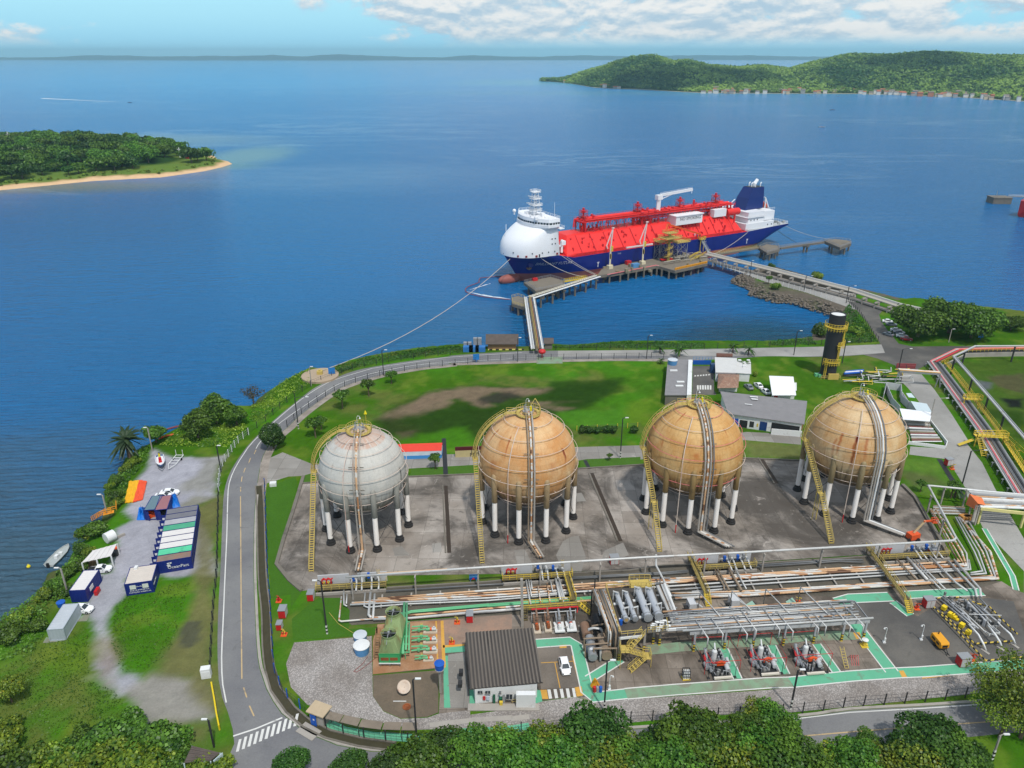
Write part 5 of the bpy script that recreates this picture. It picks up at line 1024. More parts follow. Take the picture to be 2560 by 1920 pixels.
for i in range(14):p=gp[0].lerp(gp[1],rd.random()).lerp(gp[3].lerp(gp[2],rd.random()),rd.random());q.tube([p,p+Vec((0,0,.9)),p+Vec((.6,0,.9))],.12,6);q.cbox(tuple(p),.3,.3,.5)
q.build('valve_group',WHITE,t)
t=thing('pipe_bundle','bundle of pale and dark pipes running from the overhead pipe past the exchanger platform','pipework',(*P('w',150,800),0))
for i in range(9):
 m_=(PIPED,PIPE,PIPE,PIPEB,DARK,PIPE,GREYM,PIPE,WHITE)[i];q=MB();q.tube([P3('v',2110+i*14,430-i*4,3.2),P3('w',90+i*13,830+(i%3)*30,3.4),P3('w',90+i*13,860+(i%3)*30,1.2)],.12+.05*(i%3),7);q.build('pipe',m_,t)
for x,y in((2150,480),(2190,700),(2230,860)):p=P('v',x,y);q=MB();q.bar((*p,0),(*p,3.1),.2);q.bar((p[0]-1.6,p[1],3.),(p[0]+2.,p[1],3.),.2);q.build('trestle',GREYM,t)
q=MB();q.tube([P3('v',2112,30,4.8),P3('v',2112,170,3.4),P3('v',2212,360,3.2),P3('w',90,560,3.2)],.22,8);q.build('branch_pipe',PIPE,t,smooth=True)
c=P3('v',1910,400,3.);t=thing('sampling_platform','little railed yellowish platform standing among the pipes behind the exchangers','platform',(c.x,c.y,0));q=MB();q.cbox(tuple(c),4.2,2.4,.12,.09);railing(q,[c+Vec((x*2.1,y*1.2,.1))for x,y in((-1,-1),(1,-1),(1,1),(-1,1))],1.2,1.,.05,closed=True)
for x in(-1.9,1.9):q.bar((c.x+x,c.y,0),(c.x+x,c.y,3.),.14)
q.build('deck',YELP,t)
# pipe drop along the platform's west edge
t=thing('riser_bundle','bundle of brown and white pipes bending down beside the exchanger platform','pipework',(*P('v',1500,1200),0))
for i in range(9):
 x0=1275+i*21;x1=1490+i*22;a_=P3('v',x0+40,470,6.2);b_=P3('v',x1,925+(i%3)*25,6.);q=MB()
 q.tube([a_,b_,b_+Vec((.1,-.5,-.6)),(b_.x+.1,b_.y-.5,.1)],.13+.05*(i%2),8);q.build('pipe',(PIPEB,PIPE,PIPER,PIPEB,PIPED)[i%5],t,smooth=True)
for p in(P('v',1290,800),P('v',1440,1000),P('v',1330,640)):q=MB();q.bar((*p,0),(*p,6.),.22);q.build('column',DARK,t)
# ---- refrigeration skid
t=thing('chiller_skid','crowded skid of drums and pipes between the corrugated roof and the stairs','process skid',(*P('v',1380,1300),0))
for i,(xa,ya,xb,yb,r_,m_)in enumerate(((1280,1090,1315,1310,.8,GREYM),(1435,1080,1490,1290,.95,PIPEB),(1215,930,1240,1040,.85,mat('rusty_casing',S(140,110,90),.7)),(1370,830,1385,910,.9,DARK))):
 q=MB();a_,b_=P3('v',xa,ya,1.5),P3('v',xb,yb,1.5);d_=(b_-a_).normalized();q.tube([a_-d_*.35,a_-d_*.2,a_,b_,b_+d_*.25,b_+d_*.4],r_,18);q.build('drum',m_,t)
q=MB()
for(xa,ya),(xb,yb)in(((1210,1090),(1490,1072)),((1228,1165),(1540,1142)),((1330,1215),(1620,1210)),((1310,930),(1480,900))):q.tube([P3('v',xa,ya,3.),P3('v',xb,yb,3.)],.16,8);a_,b_=P3('v',xa,ya,3.),P3('v',xb,yb,3.);q.tube([a_,(a_.x,a_.y,.2)],.16,8);q.tube([b_,(b_.x,b_.y,.2)],.16,8)
q.build('cross_header',PIPEB,t)
q=MB();q.tube([P3('v',1265,1000,2.),P3('v',1270,970,2.6),P3('v',1330,955,2.8),P3('v',1420,965,2.8),P3('v',1435,1010,2.)],.22,8);q.tube([P3('v',1410,1370,.3),P3('v',1415,1210,2.4),P3('v',1360,1215,2.4)],.22,8);q.tube([P3('v',1350,640,.5),P3('v',1390,690,2.5),P3('v',1410,790,2.5)],.2,8);q.build('elbow_pipe',PIPE,t,smooth=True)
q=MB();rd=random.Random(4)
for i in range(26):
 p=P('v',rd.uniform(1200,1560),rd.uniform(900,1350));q.cbox((*p,.05),rd.uniform(.3,.9),rd.uniform(.3,.9),rd.uniform(.5,1.9),rd.uniform(0,1))
q.build('auxiliaries',mat('oily_steel',S(86,80,76,.7),.6,.2,var=.4),t)
q=MB();q.cyl((*P('v',1240,1270),.4),.28,1.1,12);q.build('blue_motor',BLUE,t)
q=MB();q.tube([P3('v',1290,1210,2.1),P3('v',1350,1330,1.2)],.5,14);q.build('silver_receiver',SILV,t)
q=MB();q.prism(PL('v',[(1190,900),(1290,800),(1560,1000),(1600,1280),(1420,1370),(1220,1340)]),.03,.1);q.build('base_slab',mat('oily_deck',S(92,86,80,.6),.8),t)
# ---- compressor pipe rack
ZR=4.7;rk0,rk1=P3('w',330,995,ZR),P3('x',380,845,ZR);dx_=(rk1-rk0).normalized();ny_v=Vec((-dx_.y,dx_.x,0));LR=(rk1-rk0).length
t=thing('pipe_rack','grey elevated pipe rack with many pipes above the three compressors','pipe rack',(rk0.x,rk0.y,0))
q=MB();q.bar(rk0-Vec((0,0,.5)),rk1-Vec((0,0,.5)),.14,.7);q.build('edge_girder',mat('streaked_girder',S(196,198,200),.6,var=.2,dirt=(S(120,116,112),.4,1.2),stretch=(1,1,.2)),t)
q=MB();q.bar(rk0+ny_v*5.5-Vec((0,0,.5)),rk1+ny_v*5.5-Vec((0,0,.5)),.14,.5)
for i in range(15):p=rk0+dx_*(LR*i/14);q.bar(p-Vec((0,0,.4)),p+ny_v*5.5-Vec((0,0,.4)),.16,.26)
q.build('cross_beam',GREYM,t)
for x in(.03,.2,.36,.53,.70,.86,.985):
 for s in(0,5.5):
  p=rk0+dx_*(LR*x)+ny_v*s;q=MB();q.bar((p.x,p.y,1.7),(p.x,p.y,ZR-.5),.34);c_=q.build('column',mat('rack_column',S(178,180,184),.6,var=.15),t);q=MB();q.bar((p.x,p.y,0),(p.x,p.y,1.7),.37);q.build('banded_foot',HAZ,c_)
rd=random.Random(5)
for i in range(15):
 o_=-.15+i*.40;x0,x1=(-1.5,LR+.4)if i in(0,)else(rd.uniform(-5.5,-1.5),LR-rd.uniform(.5,4.5));r_=(.2 if i==0 else rd.choice((.07,.1,.13,.17)));zz=ZR+rd.uniform(-.05,.25)+(.25 if i==0 else 0)
 a_=rk0+dx_*x0+ny_v*o_;b_=rk0+dx_*x1+ny_v*o_;a_.z=b_.z=zz;q=MB();q.tube([a_,b_],r_,8);q.build('pipe',(PIPE,GREYM,PIPE,GREYM,PIPER)[i%5]if i else PIPE,t,smooth=True)
for i in range(14):
 x=LR*(.06+.065*i)+rd.uniform(-.5,.5);p=rk0+dx_*x;lw=rd.uniform(1.5,4.5);a_=p+ny_v*lw+Vec((0,0,.45));b_=p-ny_v*rd.uniform(1.2,2.6)+dx_*.7+Vec((0,0,.45));q=MB()
 if i%3==2:q.tube([a_,p+ny_v*(9.5)+dx_*-1.6+Vec((0,0,.45)),p+ny_v*9.6+dx_*-1.6+Vec((0,0,-3.6))],.09,6)
 else:q.tube([a_,b_,b_-Vec((0,0,2.2))],.1,6)
 q.build('drop_pipe',PIPE,t,smooth=True)
q=MB()
for i in range(60):
 p=rk0+dx_*rd.uniform(.5,LR-1)+ny_v*rd.uniform(.2,5.2);q.cbox((p.x,p.y,ZR-.05),rd.uniform(.15,.4),rd.uniform(.15,.6),rd.uniform(.2,.6),rd.uniform(0,3))
q.build('fittings',GREYM,t)
# ---- compressors in their bays
def compressor(label,x,y,vessel=True):
 t=thing('gas_compressor',label,'compressor',(0,0,0),'skid mounted gas compressors below the rack');rd=random.Random(int(x))
 q=MB();q.box(-1.55,-3.,.15,1.55,3.,.5);q.build('skid',DARK,t)
 q=MB();q.box(-1.6,-3.35,.3,1.6,-2.95,.62);q.build('front_beam',mat('cream_beam',S(222,214,200),.7,var=.15),t)
 q=MB();q.box(-1.45,-2.9,.5,1.4,-1.1,.56);q.build('belly_pan',BLACK,t)
 q=MB();q.box(-.2,-.2,.5,1.4,2.4,1.5);q.build('frame',GREYM,t)
 for i in range(6):
  q=MB();yy=-.05+i*.42;q.tube([(.1,yy,1.5),(.1,yy,2.3)],.17,10);q.tube([(.8,yy,1.5),(.8,yy,2.2)],.17,10);q.build('cylinder',DARK if i%2 else GREYM,t)
 q=MB();q.tube([(-.6,.3,.6),(-.6,.3,3.3)],.46,16);q.lathe([(.46,0),(.36,.16),(.15,.26),(.001,.28)],(-.6,.3,3.3),16);q.tube([(-.6,.3,3.5),(-.6,.3,3.8),(-.4,1.2,4.3)],.12,8);q.build('separator',mat('white_vessel',S(222,224,224),.45,var=.08),t)
 q=MB();q.box(-.5,-1.15,1.2,1.1,-.75,1.75);q.tube([(-.3,-1.,1.75),(.3,-1.,2.),(.9,-1.,1.75)],.22,8);q.build('belt_guard',ORANGE,t)
 q=MB();q.tube([(1.15,-2.3,1.15),(1.25,-.6,1.3)],.42,14);q.tube([(1.9,-.9,1.),(1.9,.6,1.2)],.3,12);q.build('scrubber',mat('silver_motor',S(200,204,206),.45,var=.1),t)
 q=MB();q.tube([(-1.6,-1.8,.7),(-1.6,1.,.9),(-1.6,2.2,2.4)],.3,10);q.tube([(-2.1,-1.,.6),(-2.1,.4,.6)],.34,12);q.build('cooler_pipe',GREYM,t)
 q=MB();q.tube([(-1.3,-1.2,1.9),(1.7,-.9,1.9)],.06,6);q.tube([(-1.3,-1.2,1.9),(-1.7,1.2,2.4)],.06,6);q.tube([(-1.9,.6,.9),(-1.85,1.5,1.4)],.2,8);q.build('fire_pipe',RED,t)
 q=MB()
 for i in range(34):
  xx,yy=rd.choice((rd.uniform(-1.5,-.7),rd.uniform(.6,1.6),rd.uniform(-1.4,.4))),rd.uniform(-2.8,2.4);h=rd.uniform(.5,1.5)
  q.tube([(xx,yy,.5),(xx,yy,.5+h),(xx+rd.uniform(-.7,.7),yy+rd.uniform(-.7,.7),.5+h)],rd.uniform(.04,.09),5)
 q.build('small_piping',GREYM,t)
 q=MB()
 for i in range(16):q.cbox((rd.uniform(-1.5,1.4),rd.uniform(-2.7,2.4),.5),rd.uniform(.2,.45),rd.uniform(.2,.5),rd.uniform(.4,1.4),rd.uniform(0,1.5))
 q.build('accessories',mat('mixed_grey_steel',S(150,150,148),.5,.2,var=.5,scale=2.5),t)
 for i in range(4):
  q=MB();xx,yy=(-2.4,-2.6)if i==0 else(2.3,-2.8)if i==1 else(-2.6,1.5)if i==2 else(2.4,.4);q.bar((xx,yy,0),(xx,yy,2.6),.07);q.cbox((xx,yy,0),.45,.45,.12);q.build('stanchion',DARK,t)
 t.location=(*P('w',x,y),.05);t.rotation_euler=(0,0,.10);return t
compressor('gas compressor skid with a white separator, nearest the bottle rack',660,1440);compressor('gas compressor skid in the middle bay beneath the pipe rack',1240,1395);compressor('gas compressor skid in the bay beside the empty one',1800,1385)
for i,pts in enumerate(([(360,1075),(820,1062),(968,1360),(525,1392)],[(945,1045),(1360,1015),(1545,1325),(1110,1355)],[(1495,1020),(1915,990),(2120,1275),(1680,1300)])):
 t=thing('spray_loop',('thin red fire spray loop on posts round the compressor nearest the bottle rack','thin red fire spray loop on posts round the middle compressor','thin red fire spray loop on posts round the compressor beside the empty bay')[i],'fire pipe',(*P('w',*pts[0]),0),'red spray loops round the compressors')
 pp=[P3('w',x,y,2.7)for x,y in pts];q=MB();q.tube(pp,.055,6,closed=True);q.build('loop',RED,t)
 q=MB()
 for p in pp:q.bar((p.x,p.y,0),(p.x,p.y,2.7),.07)
 q.build('stand',RED,t)
 # empty bay, lube unit, ladder frames
c=P('x',45,1390);t=thing('maintenance_ladder','pale ladder and red trestles standing in the empty bay','ladder',(*c,0))
q=MB()
for s in(-.35,.35):q.bar((c[0]+s,c[1]-1.4,.05),(c[0]+s-.3,c[1]+1.2,2.6),.08)
for i in range(8):f_=i/8;q.bar((c[0]-.35-.3*f_,c[1]-1.4+2.6*f_,.05+2.55*f_),(c[0]+.35-.3*f_,c[1]-1.4+2.6*f_,.05+2.55*f_),.07)
q.build('ladder',YELP,t)
q=MB()
for i in range(4):x=c[0]+1.2+i*.4;q.bar((x,c[1]-.8,0),(x+.2,c[1]+.6,1.2),.07);q.bar((x,c[1]+1.2,0),(x+.2,c[1]+.6,1.2),.07)
q.build('trestle',RED,t)
c=P('x',300,1180);t=thing('lube_oil_unit','yellow lube pump unit at the corner of the empty bay','pump unit',(*c,0))
q=MB();q.cbox((*c,.03),1.3,1.3,.12);q.build('tray',YEL,t);q=MB();q.cyl((c[0],c[1],.15),.4,1.1,14);q.tube([(c[0]-.3,c[1]-.2,.5),(c[0]+.5,c[1]-.2,.5)],.2,10);q.build('pump',YEL,t);q=MB();q.lathe([(.001,1.7),(.6,1.5),(.6,1.42),(.001,1.42)],(*c,0),16);q.build('sunshade',WHITE,t)
c=P('w',272,1590);t=thing('bottle_rack','black frame of white gas bottles on a yellow base','gas bottle rack',(*c,0))
q=MB();q.cbox((*c,.03),1.4,1.1,.15,.1);q.build('base',YEL,t)
q=MB()
for i in range(4):
 for j in range(3):q.cyl((c[0]-.45+i*.3,c[1]-.3+j*.3,.18),.12,1.5,8);q.cyl((c[0]-.45+i*.3,c[1]-.3+j*.3,1.68),.12,.15,8,r1=.04)
q.build('bottle',WHITE,t)
q=MB()
for sx_ in(-.6,.6):
 for sy_ in(-.45,.45):q.bar((c[0]+sx_,c[1]+sy_,.1),(c[0]+sx_,c[1]+sy_,2.),.08)
for z in(.8,1.4,2.):
 for sy_ in(-.45,.45):q.bar((c[0]-.6,c[1]+sy_,z),(c[0]+.6,c[1]+sy_,z),.08)
 for sx_ in(-.6,.6):q.bar((c[0]+sx_,c[1]-.45,z),(c[0]+sx_,c[1]+.45,z),.08)
q.build('frame',BLACK,t)
# grey cabinets and units behind the rack
for i,(x,y,w_,d_,h_,lb)in enumerate(((335,740,1.4,2.,1.7,'grey enclosure behind the rack nearest the exchangers'),(865,705,1.6,2.,1.9,'taller grey enclosure behind the rack beside the green panel'))):
 c=P('w',x,y);t=thing('equipment_enclosure',lb,'enclosure',(*c,0));q=MB();q.cbox((*c,.7),w_,d_,h_,.1);q.build('cover',mat('pale_grey_cover',S(206,208,212),.5,var=.05),t)
 q=MB();q.cbox((*c,.03),w_+.5,d_+.5,.3,.1);q.cbox((c[0]-.9,c[1]-.3,.3),.8,.8,1.);q.build('base',DARK,t)
 q=MB();q.tube([(c[0]+1.2,c[1]+.2,.4),(c[0]+1.2,c[1]+.2,1.6),(c[0]+1.9,c[1]-.8,1.6),(c[0]+2.2,c[1]-.8,.4)],.14,8);q.build('feed_pipe',PIPE,t)
for x,y,l_ in((1085,700,'green metal screen leaning behind the middle compressor'),(1590,660,'pale green cover slab behind the compressor rack')):
 c=P('w',x,y);q=MB();q.bar((c[0]-.6,c[1],.1),(c[0]+.7,c[1]+.3,.9),1.4,.1);q.cbox((c[0],c[1],.02),1.,1.,.1);props(q.build('cover_panel',mat('mint_panel',S(170,210,190),.6)),l_,'panel')
 # ---- fire cabinets, hydrants, monitors
def cabinet(label,r,x,y,rz=0.,s=1.):
 t=thing('hydrant_cabinet',label,'hydrant cabinet',(0,0,0),'red hose cabinets around the plant')
 q=MB();q.box(-.75,-.55,.12,.75,.55,1.55);q.build('case',RED,t);q=MB();q.box(-.82,-.62,1.55,.82,.62,1.66);q.build('lid',GREYM,t)
 for s_ in(-1,1):q=MB();q.box(.03 if s_>0 else-.68,-.6,.2,.68 if s_>0 else-.03,-.545,1.45);q.build('door',mat('silver_door',S(196,196,194),.5,var=.15),t)
 q=MB();q.box(-.5,-.5,0,.5,.5,.12);q.build('foot',CONC,t)
 t.location=(*P(r,x,y),.04);t.rotation_euler=(0,0,rz);t.scale=(s,)*3;return t
cabinet('red hose cabinet with silver doors beside the long pipe crossing stairs','x',1100,685,.1,1.25);cabinet('red hose cabinet by the tanker bay close to the green front path','x',1535,1420,.1,1.3)
cabinet('red hose cabinet with a white lid in front of the green pipes','f',1848,385,1.6,1.1);cabinet('red hose cabinet on the path corner before the grey sphere','f',478,200,1.6,1.1);cabinet('red cabinet in the fenced strip farthest along from the crosswalk','f',237,345,1.6,1.2);cabinet('low red box behind a white rail beside the fence','f',207,455,1.6,.9);cabinet('red cabinet standing on the verge by the plant road drain','d',1555,700,.2,1.2);cabinet('red cabinet at the front edge of the slab between two spheres','c',880,1550,.1,1.2);cabinet('red cabinet tucked beneath the overhead pipe corner','d',1420,1480,.1,1.1)
def monitor(label,r,x,y,m=None):
 t=thing('fire_monitor',label,'fire monitor',(0,0,0),'yellow and orange fire hydrants')
 q=MB();q.box(-.55,-.55,0,.55,.55,.1);q.build('base',ORANGE,t)
 q=MB();q.cyl((0,0,.1),.16,1.,10);q.cyl((0,0,.6),.28,.12,10);q.build('column',m or YEL,t)
 q=MB();q.tube([(-.45,0,.55),(.45,0,.55)],.14,8);q.tube([(0,-.45,.75),(0,.3,.8)],.13,8);q.build('outlet',RED,t)
 q=MB();q.tube([(0,0,1.1),(0,-.1,1.35),(.2,-.7,1.7)],.1,8);q.lathe([(.16,0),(.2,.03),(.16,.06)],(-.3,.2,1.2),10);q.build('nozzle',m or YEL,t)
 t.location=(*P(r,x,y),.04);return t
monitor('orange and yellow hydrant between the crossing stairs and red cabinet','x',960,715,ORANGE);monitor('orange hydrant beside the tanker bay cabinet','x',1660,1355,ORANGE);monitor('yellow and red hydrant left of the white lidded cabinet','f',1738,405);monitor('yellow and red hydrant by the fence at the cobbles end','f',243,510);monitor('yellow topped red manifold at the far end of the fenced strip','f',198,220,RED);monitor('yellow hydrant beside the plant road drain cabinet','d',1590,735);monitor('yellow hydrant on red plinth behind the compressor rack','w',1680,640);monitor('low orange hydrant stub on the stained paving','f',1692,580)
# ---- tanker loading bay
t=thing('loading_island','grey loading pipes with white hose arms in the tanker bay','loading arms',(*P('x',1600,800),0))
arms=[([(1250,590),(1700,960)],.14),([(1290,575),(1740,965)],.2),([(1340,580),(1600,800),(1690,960)],.12),([(1400,600),(1830,1010)],.12),([(1540,580),(1860,890)],.2),([(1500,600),(1590,600),(1960,1000)],.1),([(1620,600),(1900,880)],.16),([(1750,570),(1850,680),(1800,740)],.14),([(1710,660),(2010,900)],.18),([(1780,690),(2060,960)],.12)]
for pts,r_ in arms:
 q=MB();q.tube([P3('x',x,y,1.1)for x,y in pts],r_,8);q.build('loading_pipe',GREYM if r_>.13 else PIPE,t,smooth=True)
for pts in([(1620,910),(1740,1040),(1800,1150),(1835,1235)],[(1860,920),(1960,1050),(2010,1130),(2035,1200)],[(2060,960),(2140,1030),(2180,1100),(2205,1160)]):
 n=len(pts);q=MB();q.tube([P3('x',x,y,(2.2,2.,1.3,.15)[i])for i,(x,y)in enumerate(pts)],.17,10);q.build('hose_arm',WHITE,t,smooth=True)
 q=MB();q.bar(P3('x',pts[-1][0]-60,pts[-1][1]-20,.1),P3('x',pts[-1][0]+40,pts[-1][1]+50,.1),.5,.12);q.build('hose_tray',CONC,t)
for x,y in((1600,720),(1520,850),(1800,930),(1980,930),(1400,720),(1660,1000)):
 q=MB();c=P('x',x,y);q.cbox((*c,0),.45,.45,1.5,.6);q.build('pier',mat('rack_column',S(178,180,184),.6),t)
q=MB();railing(q,[P3('x',1810,1020,1.),P3('x',1870,1060,1.),P3('x',2000,1040,1.),P3('x',1900,960,1.)],.6,1,.05);q.bar(P3('x',1620,780,1.6),P3('x',2030,795,1.6),.08);q.build('step_frame',WHITE,t)
q=MB();rd=random.Random(8)
for i in range(40):
 s=rd.random();c=P('x',1280+s*650+rd.uniform(-60,60),590+s*380+rd.uniform(-50,50));q.cbox((*c,.05),rd.uniform(.2,.6),rd.uniform(.2,.6),rd.uniform(.4,1.5),rd.random())
q.build('valve_body',mat('mixed_grey_steel',S(150,150,148),.5),t)
for i,(x,y)in enumerate(((1300,735),(1378,820),(1522,955),(1602,1045))):
 c=P('x',x,y);t=thing('ballast_block',('flat yellow cabinet at the top of the tanker bay rail','stepped yellow cabinet in the tanker bay','small yellow cabinet halfway down the tanker bay rail','square yellow cabinet lowest in the tanker bay')[i],'cabinet',(*c,0));q=MB();q.cbox((*c,.3),.9,.8,.8,.6);q.build('box',mat('signal_yellow',S(244,214,30),.5,var=.06),t)
 q=MB();q.cbox((c[0],c[1],0),.5,.5,.3,.6);q.build('stand',BLACK,t)
 if i==1:q=MB();[q.cbox((c[0]+.3*j,c[1]-.35*j,.2),.8,.4,1.2-.3*j,.6)for j in range(1,4)];q.build('steps',MATS['signal_yellow'],t)
for i,pts in enumerate(([(1180,690),(1500,1020),(1830,1365),(2212,1325),(2700,1280)],[(1280,760),(1690,1152),(2175,1115)],[(1750,650),(1880,690),(2060,870),(2230,1030)],[(1160,580),(1500,565),(1750,655)])):
 t=thing('hazard_rail',('outer yellow and black rail along the tanker bay','inner yellow and black rail before the loading pipes','yellow and black rail on the road side of the loading pipes','short yellow and black rail behind the loading pipes')[i],'barrier',(*P('x',*pts[0]),0),'yellow and black rails round the tanker bay')
 pp=[P3('x',x,y,.75)for x,y in pts];q=MB();q.tube(pp,.13,8);q.build('rail',HAZX,t)
 q=MB()
 for p,h in along([tuple(p)for p in pp],2.6):q.bar((p[0],p[1],0),(p[0],p[1],.75),.1)
 q.build('post',HAZ,t)
 # yellow towed compressor
c=P('x',1238,1178);ang=math.atan2(P('x',1345,1265)[1]-P('x',1190,1080)[1],P('x',1345,1265)[0]-P('x',1190,1080)[0])
t=thing('towed_compressor','orange yellow towed air compressor standing alone on the tarmac','air compressor',(0,0,0))
q=MB();pr=[(-1.55,.55),(1.3,.55),(1.55,.8),(1.55,1.55),(1.3,1.85),(-1.4,1.85),(-1.55,1.7)];n=len(pr)
q.add([(x,-.8,z)for x,z in pr]+[(x,.8,z)for x,z in pr],[tuple(range(n)),tuple(range(n,2*n))[::-1]]+[(i,n+i,n+(i+1)%n,(i+1)%n)for i in range(n)]);q.build('canopy',mat('machine_yellow',S(238,166,30),.45,var=.06),t)
q=MB();q.box(-1.2,-.82,.95,-.2,-.79,1.4);q.box(.2,-.82,.95,1.,-.79,1.4);q.box(1.54,-.5,.9,1.57,.5,1.4);q.build('grille',BLACK,t)
for s in(-1,1):
 q=MB();q.tube([(-.1,s*.72,.34),(-.1,s*.95,.34)],.34,16);q.build('wheel',BLACK,t)
q=MB();q.bar((1.3,.5,.5),(2.7,0,.5),.1);q.bar((1.3,-.5,.5),(2.7,0,.5),.1);q.bar((2.5,0,.5),(3.1,0,.55),.12);q.bar((2.5,0,.5),(2.5,0,0),.09);q.box(-1.4,-.7,.45,1.4,.7,.56);q.build('drawbar',BLACK,t)
q=MB();q.cyl((-1.,.2,1.85),.1,.5,8);q.build('exhaust',BLACK,t)
t.location=(*c,.05);t.rotation_euler=(0,0,ang)
# small fittings
def mini_lamp(label,r,x,y,h=3.3,sx_=1):
 t=thing('low_lamp',label,'lamp',(0,0,0),'short white lamp posts');q=MB();q.tube([(0,0,0),(0,0,h),(-.15*sx_,0,h+.2),(-.5*sx_,0,h+.15)],.06,6);q.build('post',WHITE,t);q=MB();q.cyl((-.5*sx_,0,h-.05),.18,.2,8,r1=.08);q.build('lamp_head',WHITE,t);q=MB();q.cbox((0,0,0),.5,.5,.25);q.cbox((0,-.15,.7),.3,.2,.5);q.build('foot',WHITE,t)
 t.location=(*P(r,x,y),.04)
mini_lamp('short white lamp post on the tarmac nearer the compressors','x',550,1140);mini_lamp('short white lamp post on the tarmac nearer the yellow towed machine','x',1015,1105);mini_lamp('short white lamp post near the drums at the green path','g',840,985,3.,-1)
for i,(x,y,m_,l_)in enumerate(((712,1000,RED,'red drum'),(738,1000,GREYM,'grey drum'),(763,1000,BLUE,'blue drum'))):
 c=P('g',x,y);t=thing('waste_drum',l_+' in the row beside the lamp post on the green path','drum',(*c,0),'row of waste drums by the lamp post');q=MB();q.lathe([(.001,0),(.3,0),(.31,.3),(.33,.32),(.31,.34),(.31,.62),(.33,.64),(.31,.66),(.3,.95),(.001,.95)],(*c,.05),14);q.build('barrel',m_,t);q=MB();q.cyl((c[0],c[1],1.),.33,.05,14);q.build('lid',m_,t)
c=P('g',725,960);t=thing('yellow_shelter','small yellow A frame board beside the waste drums','sign',(*c,0));q=MB();q.bar((c[0]-.7,c[1]-.3,.05),(c[0],c[1],1.5),1.3,.08);q.bar((c[0]+.7,c[1]+.1,.05),(c[0],c[1],1.5),1.3,.08);q.build('panel',mat('machine_yellow',S(238,166,30),.45),t)
# boom lift by the beige sphere
c=P('d',1245,1345);t=thing('boom_lift','orange boom lift reaching over the pipes by the beige sphere','boom lift',(*c,0))
q=MB();q.cbox((*c,.5),2.4,1.7,1.3,.3);q.build('body',ORANGE,t)
for sx_ in(-.9,.9):
 for sy_ in(-.8,.8):q=MB();q.tube([(c[0]+sx_,c[1]+sy_-.15,.45),(c[0]+sx_,c[1]+sy_+.15,.45)],.45,12);q.build('wheel',BLACK,t)
e1=P3('d',1360,1180,5.5);e2=P3('d',1440,1180,5.6);q=MB();q.bar((c[0],c[1],1.9),e1,.35,.4);q.build('boom',mat('cream_boom',S(236,206,160),.5),t)
q=MB();q.bar(e1-Vec((.3,0,.2)),e2,.3,.35);q.build('jib',ORANGE,t)
q=MB();q.cbox(e2-Vec((0,0,.5)),1.2,.8,.1);railing(q,[e2+Vec((-.6,-.4,-.45)),e2+Vec((.6,-.4,-.45)),e2+Vec((.6,.4,-.45)),e2+Vec((-.6,.4,-.45))],1.,.6,.04,closed=True);q.build('basket',ORANGE,t)
c=P('u',2030,380);q=MB();q.cbox((c[0],c[1],.7),1.7,.08,1.3,.09);q.cbox((c[0]-.6,c[1]+.02,0),.08,.08,.8);q.cbox((c[0]+.6,c[1]+.02,0),.08,.08,.8);sg=q.build('warning_board',mat('board_blue',S(84,160,220),.5));props(sg,'blue hazard board with a red diamond in front of the slab','sign')
o_=OFF[sg.name];q=MB();q.add([(c[0]-.8,c[1]-.13,.72),(c[0]+.8,c[1]+.02,.72),(c[0]+.8,c[1]+.02,1.3),(c[0]-.8,c[1]-.13,1.3)],[(0,1,2,3)]);q.build('lower_band',mat('board_navy',S(24,80,170),.5),sg);q=MB();q.add([(c[0]-.45,c[1]-.13,.73),(c[0]+.45,c[1]-.05,.73),(c[0],c[1]-.09,1.25)],[(0,1,2)]);q.build('triangle',RED,sg)
# the gas carrier
HB=13.5;UX,UY=cos(math.radians(30)),sin(math.radians(30))
def T(t,s,z):return Vec((-4.4+t*UX+s*UY,361.2+t*UY-s*UX,z))
NAVY=mat('navy_hull_paint',S(14,34,122,.85),.42,var=.22,scale=.35,dirt=(S(46,58,120),.2,.5),stretch=(.6,.6,.12));BOOT=mat('red_brown_boot',S(164,96,88),.6,var=.16,scale=.1,dirt=(S(180,112,70),.3,.1))
SHIPW=mat('ship_white',S(238,240,244,.88),.42,var=.04,scale=.2);SHIPR=mat('ship_red_deck',S(232,44,40,.9),.5,var=.10,scale=.15,dirt=(S(200,30,34),.2,.3));SHIPRD=mat('ship_red_pipe',S(206,36,48,.85),.5,var=.2)
sh=thing('gas_carrier_ship','blue hulled gas carrier with red deck and white rounded bow house at the jetty','ship',T(0,0,SEA))
def zdeck(t):return 12-1.2*min(1,t/24)if t<24 else(10.8-2.*min(1,(t-24)/8)if t<150 else 8.8+.6*min(1,(t-150)/20))
def zbot(t):return SEA-2 if t<156 else SEA-2+11.*((t-156)/29)**1.25
def hb(t,z):
 zd=zdeck(max(0,t));t0=max(0,(12-z)*.62);L=19+max(0,11-z)*2.2
 tau=max(0,min(1,(t-t0)/L));w=HB*(1-(1-tau)**2.1)
 if t>140:
  e=(t-140)/45;w*=1-.16*e*e;zb=zbot(t);k_=max(0,min(1,(z-zb)/(zd-zb+.01)));w*=min(1,(1-(1-k_)**(2.6+2*(1-e)**2*6)))
 return w
ts=[0,.6,1.5,3,5,7,9,12,15,18,21,24,28,32,40,55,75,95,115,135,150,156,160,164,168,172,176,180,183,185]
q=MB();nz=13;rows=[]
for t in ts:
 zd,zb=zdeck(t),max(zbot(t),SEA-2);zs=[zb,min(1.,zb+.5)if zb<.5 else zb]if zb<1 else[zb,zb]
 zs=[zb,(zb+1)/2 if zb<1 else zb,1. if zb<1 else zb]+[max(1.,zb)+(zd-max(1.,zb))*(i+1)/9 for i in range(9)]
 rows.append(zs)
m_=len(rows[0]);vs=[]
